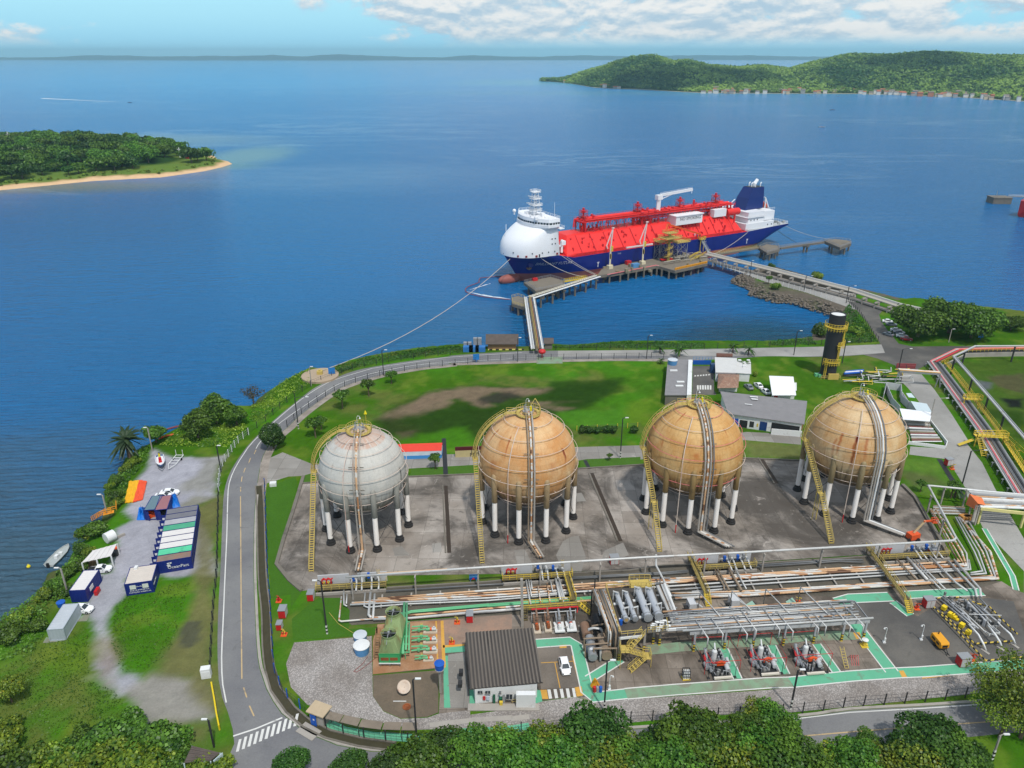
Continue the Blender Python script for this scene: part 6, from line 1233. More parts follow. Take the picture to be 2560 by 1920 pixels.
for t,zs in zip(ts,rows):
 for s in(1,-1):
  for z in zs:vs.append(T(max(t,(12-z)*.62),s*hb(t,z),z))
q.v=[tuple(v)for v in vs]
def I(i,s,j):return i*2*m_+s*m_+j
for i in range(len(ts)-1):
 for s in(0,1):
  for j in range(m_-1):
   f=(I(i,s,j),I(i+1,s,j),I(i+1,s,j+1),I(i,s,j+1));q.f.append(f if s==0 else f[::-1]);q.mi.append(1 if j<2 else 0)
 q.f.append((I(i,0,m_-1),I(i+1,0,m_-1),I(i+1,1,m_-1),I(i,1,m_-1)));q.mi.append(2 if 24<=ts[i]<150 else 3)
q.f.append(tuple(I(len(ts)-1,0,j)for j in range(m_))+tuple(I(len(ts)-1,1,j)for j in range(m_))[::-1]);q.mi.append(0)
hull=q.build('hull',[NAVY,BOOT,SHIPR,mat('ship_grey_deck',S(190,194,196),.6)],sh)
q=MB();q.ball((0,0,0),1,18,12);q.xf(Matrix.Translation(T(3.6,0,-1.5))@Matrix.Rotation(math.radians(30),4,'Z')@Matrix.Diagonal((6.2,2.3,2.6,1)));q.build('bulbous_bow',BOOT,hull,smooth=True)
def on_hull(name,me_txt,size,t0,z0,m_,shear=.18):
 me=text_mesh(me_txt,size,.01);xs=[v.co.x for v in me.vertices];o0=Vec(OFF[hull.name])
 for v in me.vertices:
  t_=t0+v.co.x+v.co.y*shear;z=z0+v.co.y;v.co=T(t_,hb(t_,z)+.10,z)-o0
 me.materials.clear();me.materials.append(m_);me.name=name
 o=bpy.data.objects.new(name,me);SC.collection.objects.link(o);o.parent=hull;OFF[o.name]=tuple(o0)
LETT=mat('ship_lettering',S(240,242,246),.5,var=.02)
on_hull('ship_name','BRILLIANT FUTURE',2.1,22.5,6.6,LETT);on_hull('tug_mark','TUG',1.1,60,7.3,LETT,0);on_hull('tug_mark','TUG',1.1,118,6.8,LETT,0)
for t in(47,150):
 q=MB()
 for a,b in(((0,0),(0,-1.6)),((-.7,1),(0,0)),((.7,1),(0,0)),((0,1.1),(0,0))):q.bar(T(t+a[0],hb(t,3)+.05,3.6+a[1]),T(t+b[0],hb(t,3)+.05,3.6+b[1]),.3,.1)
 q.build('draught_mark',LETT,hull)
q=MB();tA=11.5;q.cyl((0,0,-1.2),1.3,2.4,14);q.xf(Matrix.Translation(T(tA,hb(tA,6.2)-.3,6.2))@Matrix.Rotation(math.radians(30),4,'Z')@Matrix.Rotation(math.radians(80),4,'X'));an=q.build('anchor_pocket',NAVY,hull)
q=MB();q.bar(T(tA,hb(tA,5)+.5,6.2),T(tA,hb(tA,4)+.7,3.6),.5);q.bar(T(tA-1,hb(tA-1,4)+.5,4.4),T(tA,hb(tA,4)+.7,3.5),.5);q.bar(T(tA+1,hb(tA+1,4)+.6,4.4),T(tA,hb(tA,4)+.7,3.5),.5);q.build('anchor',mat('rusty_casing',S(140,110,90),.7),an)
# rounded bow house
q=MB();lv=[(11.,.3,13.35),(13.6,.3,13.45),(16,.8,13.4),(18.2,1.9,13.25),(20.2,3.8,13.05),(22,6.2,12.85),(23.4,8.6,12.7),(24.2,10.4,12.6)];npl=22;tE=24.
vs=[]
for z,tp_,w in lv:
 row=[]
 for j in range(npl+1):
  a=pi*j/npl;row.append((tp_+(17-tp_*.75)*(1-abs(sin(a))**1.)if False else tp_+(15-tp_*.55)*(1-sin(a)**.9),w*cos(a)*(1 if abs(cos(a))<.999 else 1)))
 row=[(tE-(z-11)*.10,w)]+row+[(tE-(z-11)*.10,-w)];vs+=[T(t,s,z)for t,s in row]
nn=npl+3;q.v=[tuple(v)for v in vs]
for i in range(len(lv)-1):
 for j in range(nn):q.f.append((i*nn+j,i*nn+(j+1)%nn,(i+1)*nn+(j+1)%nn,(i+1)*nn+j)[::-1]);q.mi.append(0)
q.f.append(tuple((len(lv)-1)*nn+j for j in range(nn))[::-1]);q.mi.append(0)
bh=q.build('bow_house',SHIPW,sh)
for p in bh.data.polygons:p.use_smooth=len(p.vertices)==4 and abs(p.normal.z)<.999
def side_s(t,z):
 for(z0,a0,w0),(z1,a1,w1)in zip(lv[:-1],lv[1:]):
  if z0<=z<=z1:
   f=(z-z0)/(z1-z0);tp_=a0+(a1-a0)*f;w=w0+(w1-w0)*f
   x=(t-tp_)/(15-tp_*.55)
   if x>=1:return w
   sn=(1-x)**(1/.9);return w*math.sqrt(max(0,1-sn*sn))
 return 13
for t,z in((19.5,19.2),(21.3,19.2),(19.5,16.8),(21.3,16.8),(9,13.2),(14,13.1),(17.5,13.1),(21,13.1),(2.,13.3)):
 q=MB();s=side_s(t,z);q.bar(T(t-.25,s+.04,z),T(t+.25,s+.04,z),.3,.55);q.build('porthole',GLASS,bh)
for t in(3.5,6.5,11,22.5):
 q=MB();s=side_s(t,11.9);q.bar(T(t-.5,s+.05,11.8),T(t+.5,s+.05,11.8),.35,.9);q.build('fairlead',mat('fairlead_red',S(150,44,48),.6),bh)
q=MB();s=side_s(12.5,12);q.bar(T(12.2,s+.05,12),T(12.8,s+.05,12),.3,1.4);q.build('side_door',GLASS,bh)
LIFT=2.4;T0=T
def T(t,s,z):return T0(t,s,z+LIFT)
# navigation bridge with wings
br=[(12.4,8),(11.3,3),(11,0),(11.3,-3),(12.4,-8),(16.6,-14.4),(18.6,-14.7),(23,-14.2),(23,14.2),(18.6,14.7),(16.6,14.4)]
bl=[(13.,8),(12.,3),(11.7,0),(12,-3),(13,-8),(16.6,-12.),(18.6,-12.4),(23,-12.4),(23,12.4),(18.6,12.4),(16.6,12.)]
def loft(q,a,za,b,zb,mi=0,cap=True):
 n=len(a);q.add([T(t,s,za)for t,s in a]+[T(t,s,zb)for t,s in b],[(i,(i+1)%n,n+(i+1)%n,n+i)[::-1]for i in range(n)]+([tuple(range(n,2*n))[::-1],tuple(range(n))]if cap else[]),mi)
q=MB();loft(q,bl,20.6,br,22.4);loft(q,br,22.4,br,23.5)
wb_=[(t+.5,s*.965)for t,s in br];loft(q,wb_,23.4,wb_,24.9);loft(q,[(t+.35,s*.975)for t,s in br],24.7,[(t+.5,s*.96)for t,s in br],26.2);bd=q.build('bridge',SHIPW,sh)
q=MB()
for i,(a,b)in enumerate(zip(wb_,wb_[1:]+wb_[:1])):
 if i in(7,):continue
 n=max(1,int(math.dist(a,b)/1.35))
 for k_ in range(n):
  f0,f1=(k_+.16)/n,(k_+.84)/n;p0=(a[0]+(b[0]-a[0])*f0,a[1]+(b[1]-a[1])*f0);p1=(a[0]+(b[0]-a[0])*f1,a[1]+(b[1]-a[1])*f1)
  q.bar(T(p0[0]-.05,p0[1]*1.006,24.15),T(p1[0]-.05,p1[1]*1.006,24.15),.16,.8)
q.build('bridge_window',GLASS,bd)
q=MB();rr_=[T(t+.5,s*.95,26.2)for t,s in br];railing(q,rr_,1.1,2.,.05,closed=True);q.build('guard_rail',SHIPW,bd)
q=MB();rr_=[T(tE,13,21),T(27,12.5,21),T(27,-12.5,21),T(tE,-13,21)];q.prism([tuple(p)[:2]for p in rr_],23.1,23.4);railing(q,rr_,1.1,1.5,.05);q.prism([tuple(T(a,b,0))[:2]for a,b in((22.5,9),(26,9),(26,-9),(22.5,-9))],11,21.6+LIFT*0.);q.build('aft_gallery',SHIPW,bd)
q=MB()
for t,s,r_,h in((11,-8,.9,1.8),(13,4,.5,1.2),(18,9,.4,1.)):q.cyl((*T(t,s,0)[:2],25.7+LIFT),r_*.4,h,8);q.ball(tuple(T(t,s,25.7+h)),r_,12,8)
for t,s,a,b,h in((16,-4,2,2.5,1.6),(19,5,1.6,2.2,2.2),(13,9,1.5,1.2,1.3)):q.cbox(tuple(T(t,s,25.7)),a,b,h,math.radians(30))
q.build('roof_equipment',SHIPW,bd)
mt=MB()
for ds_,dt_ in((-1,-1),(1,-1),(1,1),(-1,1)):mt.bar(T(18+dt_*2.,ds_*2.2,25.7),T(18+dt_*.9,ds_*1.,37.5),.32)
for z in np.arange(27,37,1.3):
 w=2.2-(z-25.7)*.1;
 for a,b in(((-1,-1),(1,1)),((1,-1),(-1,1)),((-1,-1),(1,-1)),((-1,1),(1,1))):mt.bar(T(18+a[0]*w*.85,a[1]*w,z),T(18+b[0]*w*.85,b[1]*w,z+.9),.12)
for z,w in((28.4,3.2),(30.8,3.4),(33.8,3.),(37,2.6)):mt.cbox(tuple(T(18,0,z)),w*1.5,w*1.5,.18,math.radians(30));railing(mt,[T(18+a*w*.75,b*w*.75,z+.15)for a,b in((-1,-1),(1,-1),(1,1),(-1,1))],1.,1,.05,closed=True)
for t,s,z,l in((15.6,0,31.6,3.4),(16,0,35,2.6)):mt.bar(T(t,0,z-1),T(t,0,z),.3);mt.bar(T(t-.4,-l,z),T(t+.4,l,z),.35,.3)
for s in(-1.2,0,1.2):mt.bar(T(18,s,37),T(18,s,38.6),.12)
mt.build('radar_mast',SHIPW,bd)
q=MB();q.bar(T(22,11,25.7),T(22,11,33.5),.12);q.bar(T(3.5,-3,19),T(3.5,-3,22.5),.25);q.build('whip_aerial',SHIPW,bd)
T=T0;LIFT=0
# cargo trunk: sloping sides in welded segments
q=MB();seg=[29,33,46,47,63,64,80,81,97,98,115,116,133,134,146];ins2={0:.45}
pr_=[(12.6,9.),(12.2,10.2),(5.6,17.4),(4.6,17.9),(-4.6,17.9),(-5.6,17.4),(-12.2,10.2),(-12.6,9.)];n=len(pr_);vs=[]
for i,t in enumerate(seg):
 f=.62 if i==0 else(.75 if i==len(seg)-1 else(1. if i%2 else 1.));dip=.28 if i in(3,5,7,9,11,13)or i in(2,4,6,8,10,12)and False else 0
 vs+=[T(t,s*(f if z>11 else 1),9+(z-9)*f-dip)for s,z in pr_]
q.v=[tuple(v)for v in vs]
for i in range(len(seg)-1):
 for j in range(n-1):q.f.append((i*n+j,(i+1)*n+j,(i+1)*n+j+1,i*n+j+1));q.mi.append(0)
q.f+=[tuple(range(n)),tuple(range((len(seg)-1)*n,len(seg)*n))[::-1]];q.mi+=[0,0];tr=q.build('cargo_trunk',SHIPR,sh)
q=MB()
for t in(38,46.5,55,63.5,72,80.5,86,97.5,106,115.5,121,127,133.5,140):q.bar(T(t,12.3,10.3),T(t,5.7,17.5),.25,.3)
for t0_,t1_,s,z in((34,146,12.7,10.),(30,148,13.1,9.5)):q.bar(T(t0_,s,z),T(t1_,s,z),.12,.2)
for t in np.arange(30,150,3):q.bar(T(t,13.2,8.8),T(t,13.2,10.),.09)
q.tube([T(29,13.2,10.),T(150,13.2,10.)],.06,5);q.tube([T(29,13.2,9.4),T(150,13.2,9.4)],.05,5);q.build('deck_rib',SHIPRD,tr)
rd=random.Random(3);q=MB()
for i in range(70):
 t,s=rd.uniform(32,146),rd.uniform(6.5,12);z=17.4-(s-5.6)*1.09;q.cbox(tuple(T(t,s,z-.3)),rd.uniform(.3,.8),rd.uniform(.3,.7),rd.uniform(.6,1.5),rd.random())
q.build('deck_fitting',SHIPRD,tr)
# pipe gallery on the trunk
q=MB()
for s,z,r_,a,b in((-3.2,23.4,.45,46,144),(-2.,23.6,.35,44,140),(-.6,23.3,.5,50,146),(.7,23.8,.32,46,138),(1.9,23.3,.42,48,146),(3.2,23.6,.3,46,132),(3.8,22.6,.28,60,120),(-3.6,21.5,.3,60,140),(2.6,20.6,.35,84,146),(.2,20.9,.4,80,140)):
 q.tube([T(a-2,s,z-4),T(a-1.5,s,z),T(b,s,z),T(b+.5,s,z-4)],r_,8)
q.bar(T(44,4.6,23.),T(147,4.6,23.),.25,.4);q.bar(T(44,-4.6,23.),T(147,-4.6,23.),.25,.4);q.bar(T(44,0,22.7),T(147,0,22.7),7.4,.12);q.build('gallery_pipe',SHIPR,sh)
q=MB()
for t in np.arange(45,147,5.2):
 for s in(-4.4,4.4):q.bar(T(t,s,17.6),T(t,s,23),.32);q.bar(T(t,s,18),T(t+2.6,s,22.8),.16);q.bar(T(t+5.2,s,18),T(t+2.6,s,22.8),.16)
 q.bar(T(t,-4.6,22.7),T(t,4.6,22.7),.3)
railing(q,[T(44,4.7,23.1),T(147,4.7,23.1)],1.1,2.4,.06);railing(q,[T(44,-4.7,23.1),T(147,-4.7,23.1)],1.1,2.4,.06)
for i in range(110):
 t,s=rd.choice((rd.uniform(44,56),rd.uniform(80,100),rd.uniform(100,146))),rd.uniform(-4.2,4.2);z=rd.choice((18,23.2));q.cbox(tuple(T(t,s,z)),rd.uniform(.4,1.3),rd.uniform(.4,1.3),rd.uniform(.8,2.6 if z<20 else 1.8),rd.random()*3)
q.build('gallery_frame',SHIPRD,sh)
for t in(46.5,81,110,136):
 q=MB();q.tube([T(t,0,18),T(t,0,28.5)],.4,8);q.lathe([(.001,0),(1.2,0),(1.2,.3),(.55,.6),(.55,1.3),(.8,1.6),(.001,1.8)],tuple(T(t,0,27.6)),12)
 for z in(25,27):q.cbox(tuple(T(t,0,z)),3.2,3.2,.15,.5);railing(q,[T(t+a*1.6,b*1.6,z+.1)for a,b in((-1,-1),(1,-1),(1,1),(-1,1))],1.1,1.6,.06,closed=True)
 for a,b in((-1.5,-1.5),(1.5,1.5),(1.5,-1.5),(-1.5,1.5)):q.bar(T(t+a,b,23),T(t+a,b,27),.14)
 q.build('vent_mast',SHIPRD,sh)
q=MB();q.tube([T(45,4.2,15),T(45,4.2,22.5),T(43.5,4.,23),T(43.5,-3,23)],.5,8)
for s in(-3,3):q.bar(T(30,s,13),T(44,s,17.5),.3,.8);railing(q,[T(30,s,13.4),T(44,s,18)],1.1,1.5,.06)
q.bar(T(120,0,23),T(120,0,27),1.);q.build('catwalk',SHIPRD,sh)
q=MB();q.bar(T(95,0,22.5),T(95,0,30.2),2.);q.cbox(tuple(T(95,0,29.2)),3.2,2.6,2.4,math.radians(30));q.bar(T(95.5,0,31.3),T(118,0,32.6),1.,1.3);q.bar(T(95.5,0,29),T(104,0,31.2),.4);railing(q,[T(95,.9,32),T(117,.9,33.2)],.9,2.5,.05);q.bar(T(117.8,0,32.6),T(117.8,0,30.6),.3);q.build('deck_crane',SHIPW,sh)
def sbox(q,t0_,t1_,s0,s1,z0,z1):q.add([T(t,s,z)for z in(z0,z1)for t,s in((t0_,s0),(t1_,s0),(t1_,s1),(t0_,s1))],[(0,1,2,3),(4,7,6,5),(0,4,5,1),(1,5,6,2),(2,6,7,3),(3,7,4,0)])
q=MB();sbox(q,99.5,118,2.5,9.8,16.6,21.2);sbox(q,99,118.6,2.2,10.2,21.2,21.6);cr=q.build('cargo_control_room',SHIPW,sh)
q=MB()
for t in np.arange(101.5,119,2.2):q.bar(T(t,9.4,9.5),T(t,9.4,16.6),.22)
q.build('stilt',SHIPRD,cr)
lettering('no_smoking','NO SMOKING',2.3,BLACK,cr,T(109.5,9.86,19.6),T(1,0,0)-T(0,0,0),(0,0,1))
q=MB();sbox(q,129,138,3.5,7.2,17.6,21.6);q.build('motor_room',SHIPW,sh)
q=MB();a_,b_=T(140.5,5.4,19),T(148,5.4,19);d_=(b_-a_).normalized();q.tube([a_-d_*.9,a_-d_*.4,a_,b_,b_+d_*.4,b_+d_*.9],1.9,18);q.cbox(tuple(T(142,5.4,13)),.6,2.2,5);q.cbox(tuple(T(146.5,5.4,13)),.6,2.2,5);q.build('deck_tank',SHIPR,sh)
q=MB();q.bar(T(147,-2,20),T(153,-2,24),.4);q.cbox(tuple(T(148.5,-3,18)),1.5,1.5,5);q.build('provision_crane',SHIPW,sh)
# accommodation aft, funnel, davit
q=MB();sbox(q,149,171,-12.5,12.2,9.2,12.6);sbox(q,151.5,164,-11,11,12.6,18.6);sbox(q,164,173,-9,10.2,13.,18.);sbox(q,150.5,165,-11.6,11.6,15.6,15.8)
railing(q,[T(150.5,11.6,15.8),T(165,11.6,15.8)],1.1,1.6,.06);railing(q,[T(151.5,11,18.6),T(173,10,18.6)],1.1,1.6,.06);railing(q,[T(149,12.2,12.6),T(171,12.2,12.6)],1.1,1.6,.06);ah=q.build('aft_house',SHIPW,sh)
q=MB()
for t in(153.5,156,158.5,166,169):q.bar(T(t,12.26 if t>165 else 11.05,10.9 if t>165 else 14.2),T(t+.6,12.26 if t>165 else 11.05,10.9 if t>165 else 14.2),.1,.7)
q.bar(T(163.9,10.5,14),T(163.9,9,14),.3,2.2);q.build('porthole',GLASS,ah)
q=MB();fa=[(155,-4.8),(155,4.8),(169.5,4.2),(169.5,-4.2)];fb=[(157.2,-4.5),(157.2,4.5),(169.5,4),(169.5,-4)];fc2=[(160.5,-3.8),(160.5,3.8),(169.3,3.6),(169.3,-3.6)]
loft(q,fa,18.6,fb,25);loft(q,fb,25,fc2,30.5);fu=q.build('funnel',mat('funnel_navy',S(22,44,112,.85),.4,var=.06),sh)
q=MB();loft(q,[(t*.97+5,s*.85)for t,s in fc2],30.5,[(t*.97+5,s*.85)for t,s in fc2],30.62);q.build('funnel_top',BLACK,fu)
q=MB();q.tube([T(165,0,30.4),T(165,0,32.2),T(167,0,34.2)],.95,10)
for t,s in((163,-2),(163.6,2.2),(167.8,1.9),(162.5,.3)):q.tube([T(t,s,30.4),T(t,s,32.2),T(t+.7,s,32.9)],.3,8)
q.build('exhaust_pipe',SHIPW,fu)
q=MB()
for s in(-2.6,2.6):q.bar(T(173,s,18),T(172.5,s,24),.5);q.bar(T(172.5,s,24),T(178,s,15),.5);q.bar(T(176.5,s,9.5),T(176,s,18.2),.45);q.bar(T(172,s,15.5),T(179.5,s,13.5),.4);q.bar(T(179.5,s,13.5),T(178.5,s,9.5),.35)
q.bar(T(172.5,-2.6,24),T(172.5,2.6,24),.5);q.bar(T(176,-4,18),T(176,4,18),.3);dv=q.build('lifeboat_davit',SHIPW,sh)
q=MB();q.ball((0,0,0),1,14,10);q.xf(Matrix.Translation(T(175,0,19.2))@Matrix.Rotation(math.radians(30),4,'Z')@Matrix.Rotation(math.radians(35),4,'Y')@Matrix.Diagonal((4.,1.4,1.4,1)));q.build('lifeboat',mat('lifeboat_orange',S(228,96,60),.5),dv,smooth=True)
q=MB()
for t,s in((176,7),(180,6),(181,-5),(183,9),(178,10)):q.cbox(tuple(T(t,s,9.4)),1.8,1.2,1.3,.5);q.tube([T(t-1,s,10.2),T(t+1,s,10.2)],.5,8)
q.build('winch',GREYM,sh)
q=MB();railing(q,[T(171,12,9.4),T(184.8,10.6,9.4),T(184.8,-10.6,9.4)],1.2,1.8,.07);q.build('stern_rail',SHIPW,sh)
q=MB();q.bar(T(28,9,10.8),T(28,9,17),1.1);q.cbox(tuple(T(28.5,9,14.5)),2.4,1.8,2,.5);q.bar(T(25,9,14.2),T(28,9,14.2),.8);q.build('stores_crane',SHIPW,sh)
q=MB()
for i in range(12):q.cbox(tuple(T(rd.uniform(25,30),rd.uniform(-11,12),9.5)),1.,.8,rd.uniform(.6,1.6),.5)
q.build('mooring_winch',SHIPRD,sh)
# jetty
DECK=mat('jetty_concrete',S(128,120,108),.9,var=.25,dirt=(S(78,74,68),.4,.15));PILE=mat('pile_concrete',S(118,112,102),.9,var=.3)
def platform(name,label,cat,poly,z=1.8,th=1.3,piles=6.,group=None,rail=True,railm=None):
 t=thing(name,label,cat,(poly[0][0],poly[0][1],SEA),group);q=MB();q.prism(poly,z-th,z);q.build('deck',DECK,t)
 cx=sum(p[0]for p in poly)/len(poly);cy=sum(p[1]for p in poly)/len(poly);n=len(poly)
 for i in range(n):
  a,b=poly[i],poly[(i+1)%n];L=math.dist(a,b);m=max(1,int(L/piles))
  for k_ in range(m):
   f=(k_+.5)/m;x=a[0]+(b[0]-a[0])*f;y=a[1]+(b[1]-a[1])*f;x+=(cx-x)*.1;y+=(cy-y)*.1;q=MB();q.cyl((x,y,SEA-1.5),.5,z-th-SEA+1.6,10);q.build('pile',PILE,t)
 if rail:q=MB();railing(q,[(p[0]*.97+cx*.03,p[1]*.97+cy*.03,z)for p in poly],1.1,1.8,.06,closed=True);q.build('guard_rail',railm or GREYM,t)
 return t
def strip_poly(line,w):return offset(line,w/2)+offset(line,-w/2)[::-1]
pA=PL('k',[(548,1235),(700,1345),(1065,1275),(1065,1215),(890,1165)],1.8)
dl=platform('mooring_dolphin','square concrete mooring platform with a rail beneath the ship bow','mooring platform',pA,group='concrete mooring platforms of the jetty')
q=MB();c=P('k',690,1215,1.8);q.cbox((*c,1.8),2.4,1.4,1.3,.5);q.build('red_box',RED,dl)
t=thing('yellow_catwalk','bright yellow catwalk between the bow platform and the loading jetty','walkway',(*P('k',1065,1235,2),SEA));a_,b_=P3('k',1062,1228,2.),P3('k',1335,1180,2.);q=MB();q.bar(a_,b_,1.4,.4);s_=Vec((-(b_-a_).y,(b_-a_).x,0)).normalized()*.7
for k_ in(-1,1):railing(q,[a_+s_*k_,b_+s_*k_],1.2,1.2,.07)
q.build('span',YEL,t)
dl2=platform('mooring_dolphin','small concrete platform with yellow rails at the corner of the pipe trestle','mooring platform',PL('k',[(395,1425),(405,1505),(560,1550),(560,1430),(480,1405)],1.6),1.6,group='concrete mooring platforms of the jetty',railm=YELP,piles=5)
# pipe trestle from the shore, dog-leg to the loading platform
t=thing('pipe_trestle','bent trestle of white and dark red pipes running from the shore road to the jetty','pipe trestle',(*P('m',770,590,2),SEA));zt_=2.2
l1=[P('m',770,596,zt_),P('m',700,150,zt_)];l2=[P('k',640,1430,zt_),P('k',1480,1160,zt_)]
q=MB()
for l in(l1,l2):q.bar((*l[0],zt_-.5),(*l[1],zt_-.5),1.,.5)
q.build('deck',DECK,t)
for l,offs in((l1,((-2.,.28,WHITE),(-1.5,.2,PIPE),(-1.05,.18,WHITE),(.7,.22,mat('maroon_pipe',S(150,86,84),.6)),(1.2,.2,PIPED),(1.9,.28,WHITE),(2.4,.18,PIPE))),(l2,((1.6,.28,WHITE),(1.1,.22,PIPE),(.6,.2,PIPED),(-.7,.28,WHITE),(-1.3,.2,PIPED),(-1.8,.22,WHITE)))):
 for o_,r_,m_ in offs:
  L_=offset(l,-o_);q=MB();q.tube([(*p,zt_+.15)for p in L_],r_,8);q.build('pipe',m_,t)
q=MB()
for l,o_ in((l1,0.),(l1,.45),(l2,.2)):L_=offset(l,-o_);railing(q,[(*L_[0],zt_),(*L_[1],zt_)],1.1,1.6,.06)
q.build('guard_rail',YELP,t)
for l,n_ in((l1,7),(l2,6)):
 for i in range(n_):
  f=(i+.6)/n_;x=l[0][0]+(l[1][0]-l[0][0])*f;y=l[0][1]+(l[1][1]-l[0][1])*f;q=MB();d_=Vec((l[1][0]-l[0][0],l[1][1]-l[0][1],0)).normalized();s_=Vec((-d_.y,d_.x,0));q.bar(Vec((x,y,zt_-.9))-s_*2.6,Vec((x,y,zt_-.9))+s_*2.6,.6,.5);q.cyl((x+s_.x*1.6,y+s_.y*1.6,SEA-1.5),.45,zt_-SEA+.6,10);q.cyl((x-s_.x*1.6,y-s_.y*1.6,SEA-1.5),.45,zt_-SEA+.6,10);q.build('pile_bent',PILE,t)
fp=PL('k',[(1530,1068),(1470,1150),(1660,1128),(2212,1028)],1.8)+PL('l',[(195,842),(360,888),(692,812),(692,712),(180,738)],1.8)
lp=platform('loading_platform','long concrete loading platform beside the ship crowded with pipes','jetty',fp,1.8,1.4,5.,rail=False)
q=MB()
a_,b_,c_=P3('k',1600,1140,1.9),P3('l',195,838,1.9),P3('l',360,880,1.9);d_=P3('l',690,808,1.9)
q.tube([a_,P3('k',2212,1022,1.9),b_],.22,6);q.build('edge_pipe',PINKP,lp)
q=MB();q.bar(c_+Vec((0,.5,.3)),d_+Vec((0,.5,.3)),.5,.8);railing(q,[c_,d_],1.1,1.6,.07);q.build('yellow_kerb',mat('machine_yellow',S(238,166,30),.45),lp)
q=MB();rd=random.Random(12)
for i in range(16):
 f=rd.random();x0=230+f*380;y0=720+rd.uniform(0,110)-f*20;p=P3('l',x0,y0,rd.uniform(2.2,3.6));L=rd.uniform(3,11);q.tube([p,p+Vec((L*.87,L*.5,0)),p+Vec((L*.87+.2,L*.5+.3,-1.2))],rd.uniform(.12,.3),7)
q.build('deck_pipe',mat('jetty_pipe',S(178,170,156),.6,var=.25),lp)
q=MB()
for i in range(20):
 p=P3('l',rd.uniform(200,640),rd.uniform(730,840),1.8)if i%2 else P3('k',rd.uniform(1560,2200),rd.uniform(1040,1110),1.8)
 q.cbox(tuple(p),rd.uniform(.6,2.),rd.uniform(.6,1.6),rd.uniform(.5,1.8),.5)
q.build('deck_equipment',mat('jetty_gear',S(150,138,112),.7,var=.4,scale=.8),lp)
q=MB()
for i in range(9):
 p=P3('l',rd.uniform(90,200)if i<3 else rd.uniform(480,650),rd.uniform(730,800),1.8);railing(q,[p,p+Vec((3,1.7,1.6)),p+Vec((4.5,2.6,1.6))],1.1,1,.08)
q.build('yellow_stair',YEL,lp)
for x,y,m_,nm in((1950,1045,BLUE,'blue_container'),(1860,1010,RED,'red_box')):
 q=MB();q.cbox((*P('k',x,y,1.8),1.8),4. if m_ is BLUE else 2.6,2.2,1.9,.5);q.build(nm,mat('sky_blue_tank',S(92,152,204),.5)if m_ is BLUE else m_,lp)
q=MB();q.bar(P3('l',210,775,2.6),P3('l',330,765,2.6),2.6,.3);q.build('red_cover',RED,lp)
def loading_arm(label,r,bx,by,kx,ky,tx,ty):
 b=P(r,bx,by,1.8);zk=hgt(r,kx,ky,b);zt2=hgt(r,tx,ty,b);t=thing('marine_arm',label,'loading arm',(*b,1.8),'white marine loading arms')  # a marine loading arm: riser, folded arm and counterweight
 q=MB();q.bar((*b,1.8),(*b,zk),.8,.8);q.cbox((*b,1.8),2.4,2.4,1.6,.5);q.build('riser',mat('cream_riser',S(226,216,186),.6,var=.15),t)
 dx=(tx-kx)/REG[r][2]/5.;k0=Vec((*b,zk));tp=Vec((b[0]+dx,b[1]+.5,zt2));q=MB();q.tube([k0,tp],.32,8);q.tube([tp,k0+Vec((-2.2,-.6,.6)),k0+Vec((-1.6,-.6,-.8))],.28,8);q.bar(k0+Vec((0,0,1.5)),tp.lerp(k0,.3)+Vec((-.7,0,-.4)),.14);q.lathe([(.5,-.3),(.8,0),(.5,.3)],tuple(tp),10);q.build('arm',mat('pinkish_white_arm',S(240,214,210),.5,var=.1),t)
 q=MB();q.cbox((b[0]+.7,b[1],zk-2.2),.9,.9,2.6);q.cbox((b[0]+.2,b[1],zk-6),.8,.8,2.5);q.build('counterweight',YEL,t);return t
loading_arm('white loading arm folded upright nearest the ship bow','k',1630,1060,1640,790,1658,555)
l_a=loading_arm('white loading arm folded upright beside the scaffold tower','k',2040,1005,2065,730,2092,480)
q=MB();b=P('k',2040,1005,1.8);zk=hgt('k',2065,770,b);q.bar((b[0]-9.5,b[1]-5.4,zk),(b[0]+5,b[1]+2.8,zk),.7,.7);q.build('cross_arm',mat('pinkish_white_arm',S(240,214,210),.5),l_a)
def tower(label,ptsl,z0,z1,m_):
 t=thing('access_tower',label,'access tower',(*ptsl[0],z0),'steel access towers on the jetty');q=MB()
 for p in ptsl:q.bar((*p,z0),(*p,z1),.25)
 n=len(ptsl);nl=max(2,int((z1-z0)/3.5))
 for i in range(n):
  a,b=ptsl[i],ptsl[(i+1)%n]
  for k_ in range(nl):za,zb=z0+(z1-z0)*k_/nl,z0+(z1-z0)*(k_+1)/nl;q.bar((*a,za),(*b,zb),.14);q.bar((*b,za),(*a,zb),.14);q.bar((*a,zb),(*b,zb),.16)
 q.build('frame',m_,t)
 cx=sum(p[0]for p in ptsl)/n;cy=sum(p[1]for p in ptsl)/n;big=[(cx+(p[0]-cx)*1.35,cy+(p[1]-cy)*1.35)for p in ptsl]
 q=MB();q.prism(big,z1,z1+.25);railing(q,[(*p,z1+.25)for p in big],1.1,1.2,.09,closed=True);q.build('gallery',YELP,t);return t
def around(p,a,b):return[(p[0]+x*UX+y*UY,p[1]+x*UY-y*UX)for x,y in((-a,-b),(a,-b),(a,b),(-a,b))]
c=P('l',200,770,1.8);tower('square lattice tower carrying the left end of the jetty gallery',around(c,2.2,2),1.8,hgt('l',200,590,c),GREYM)
c=P('l',395,770,1.8);tower('square lattice tower with crossed braces carrying the right end of the jetty gallery',around(c,3.2,2.2),1.8,hgt('l',400,590,c),GREYM)
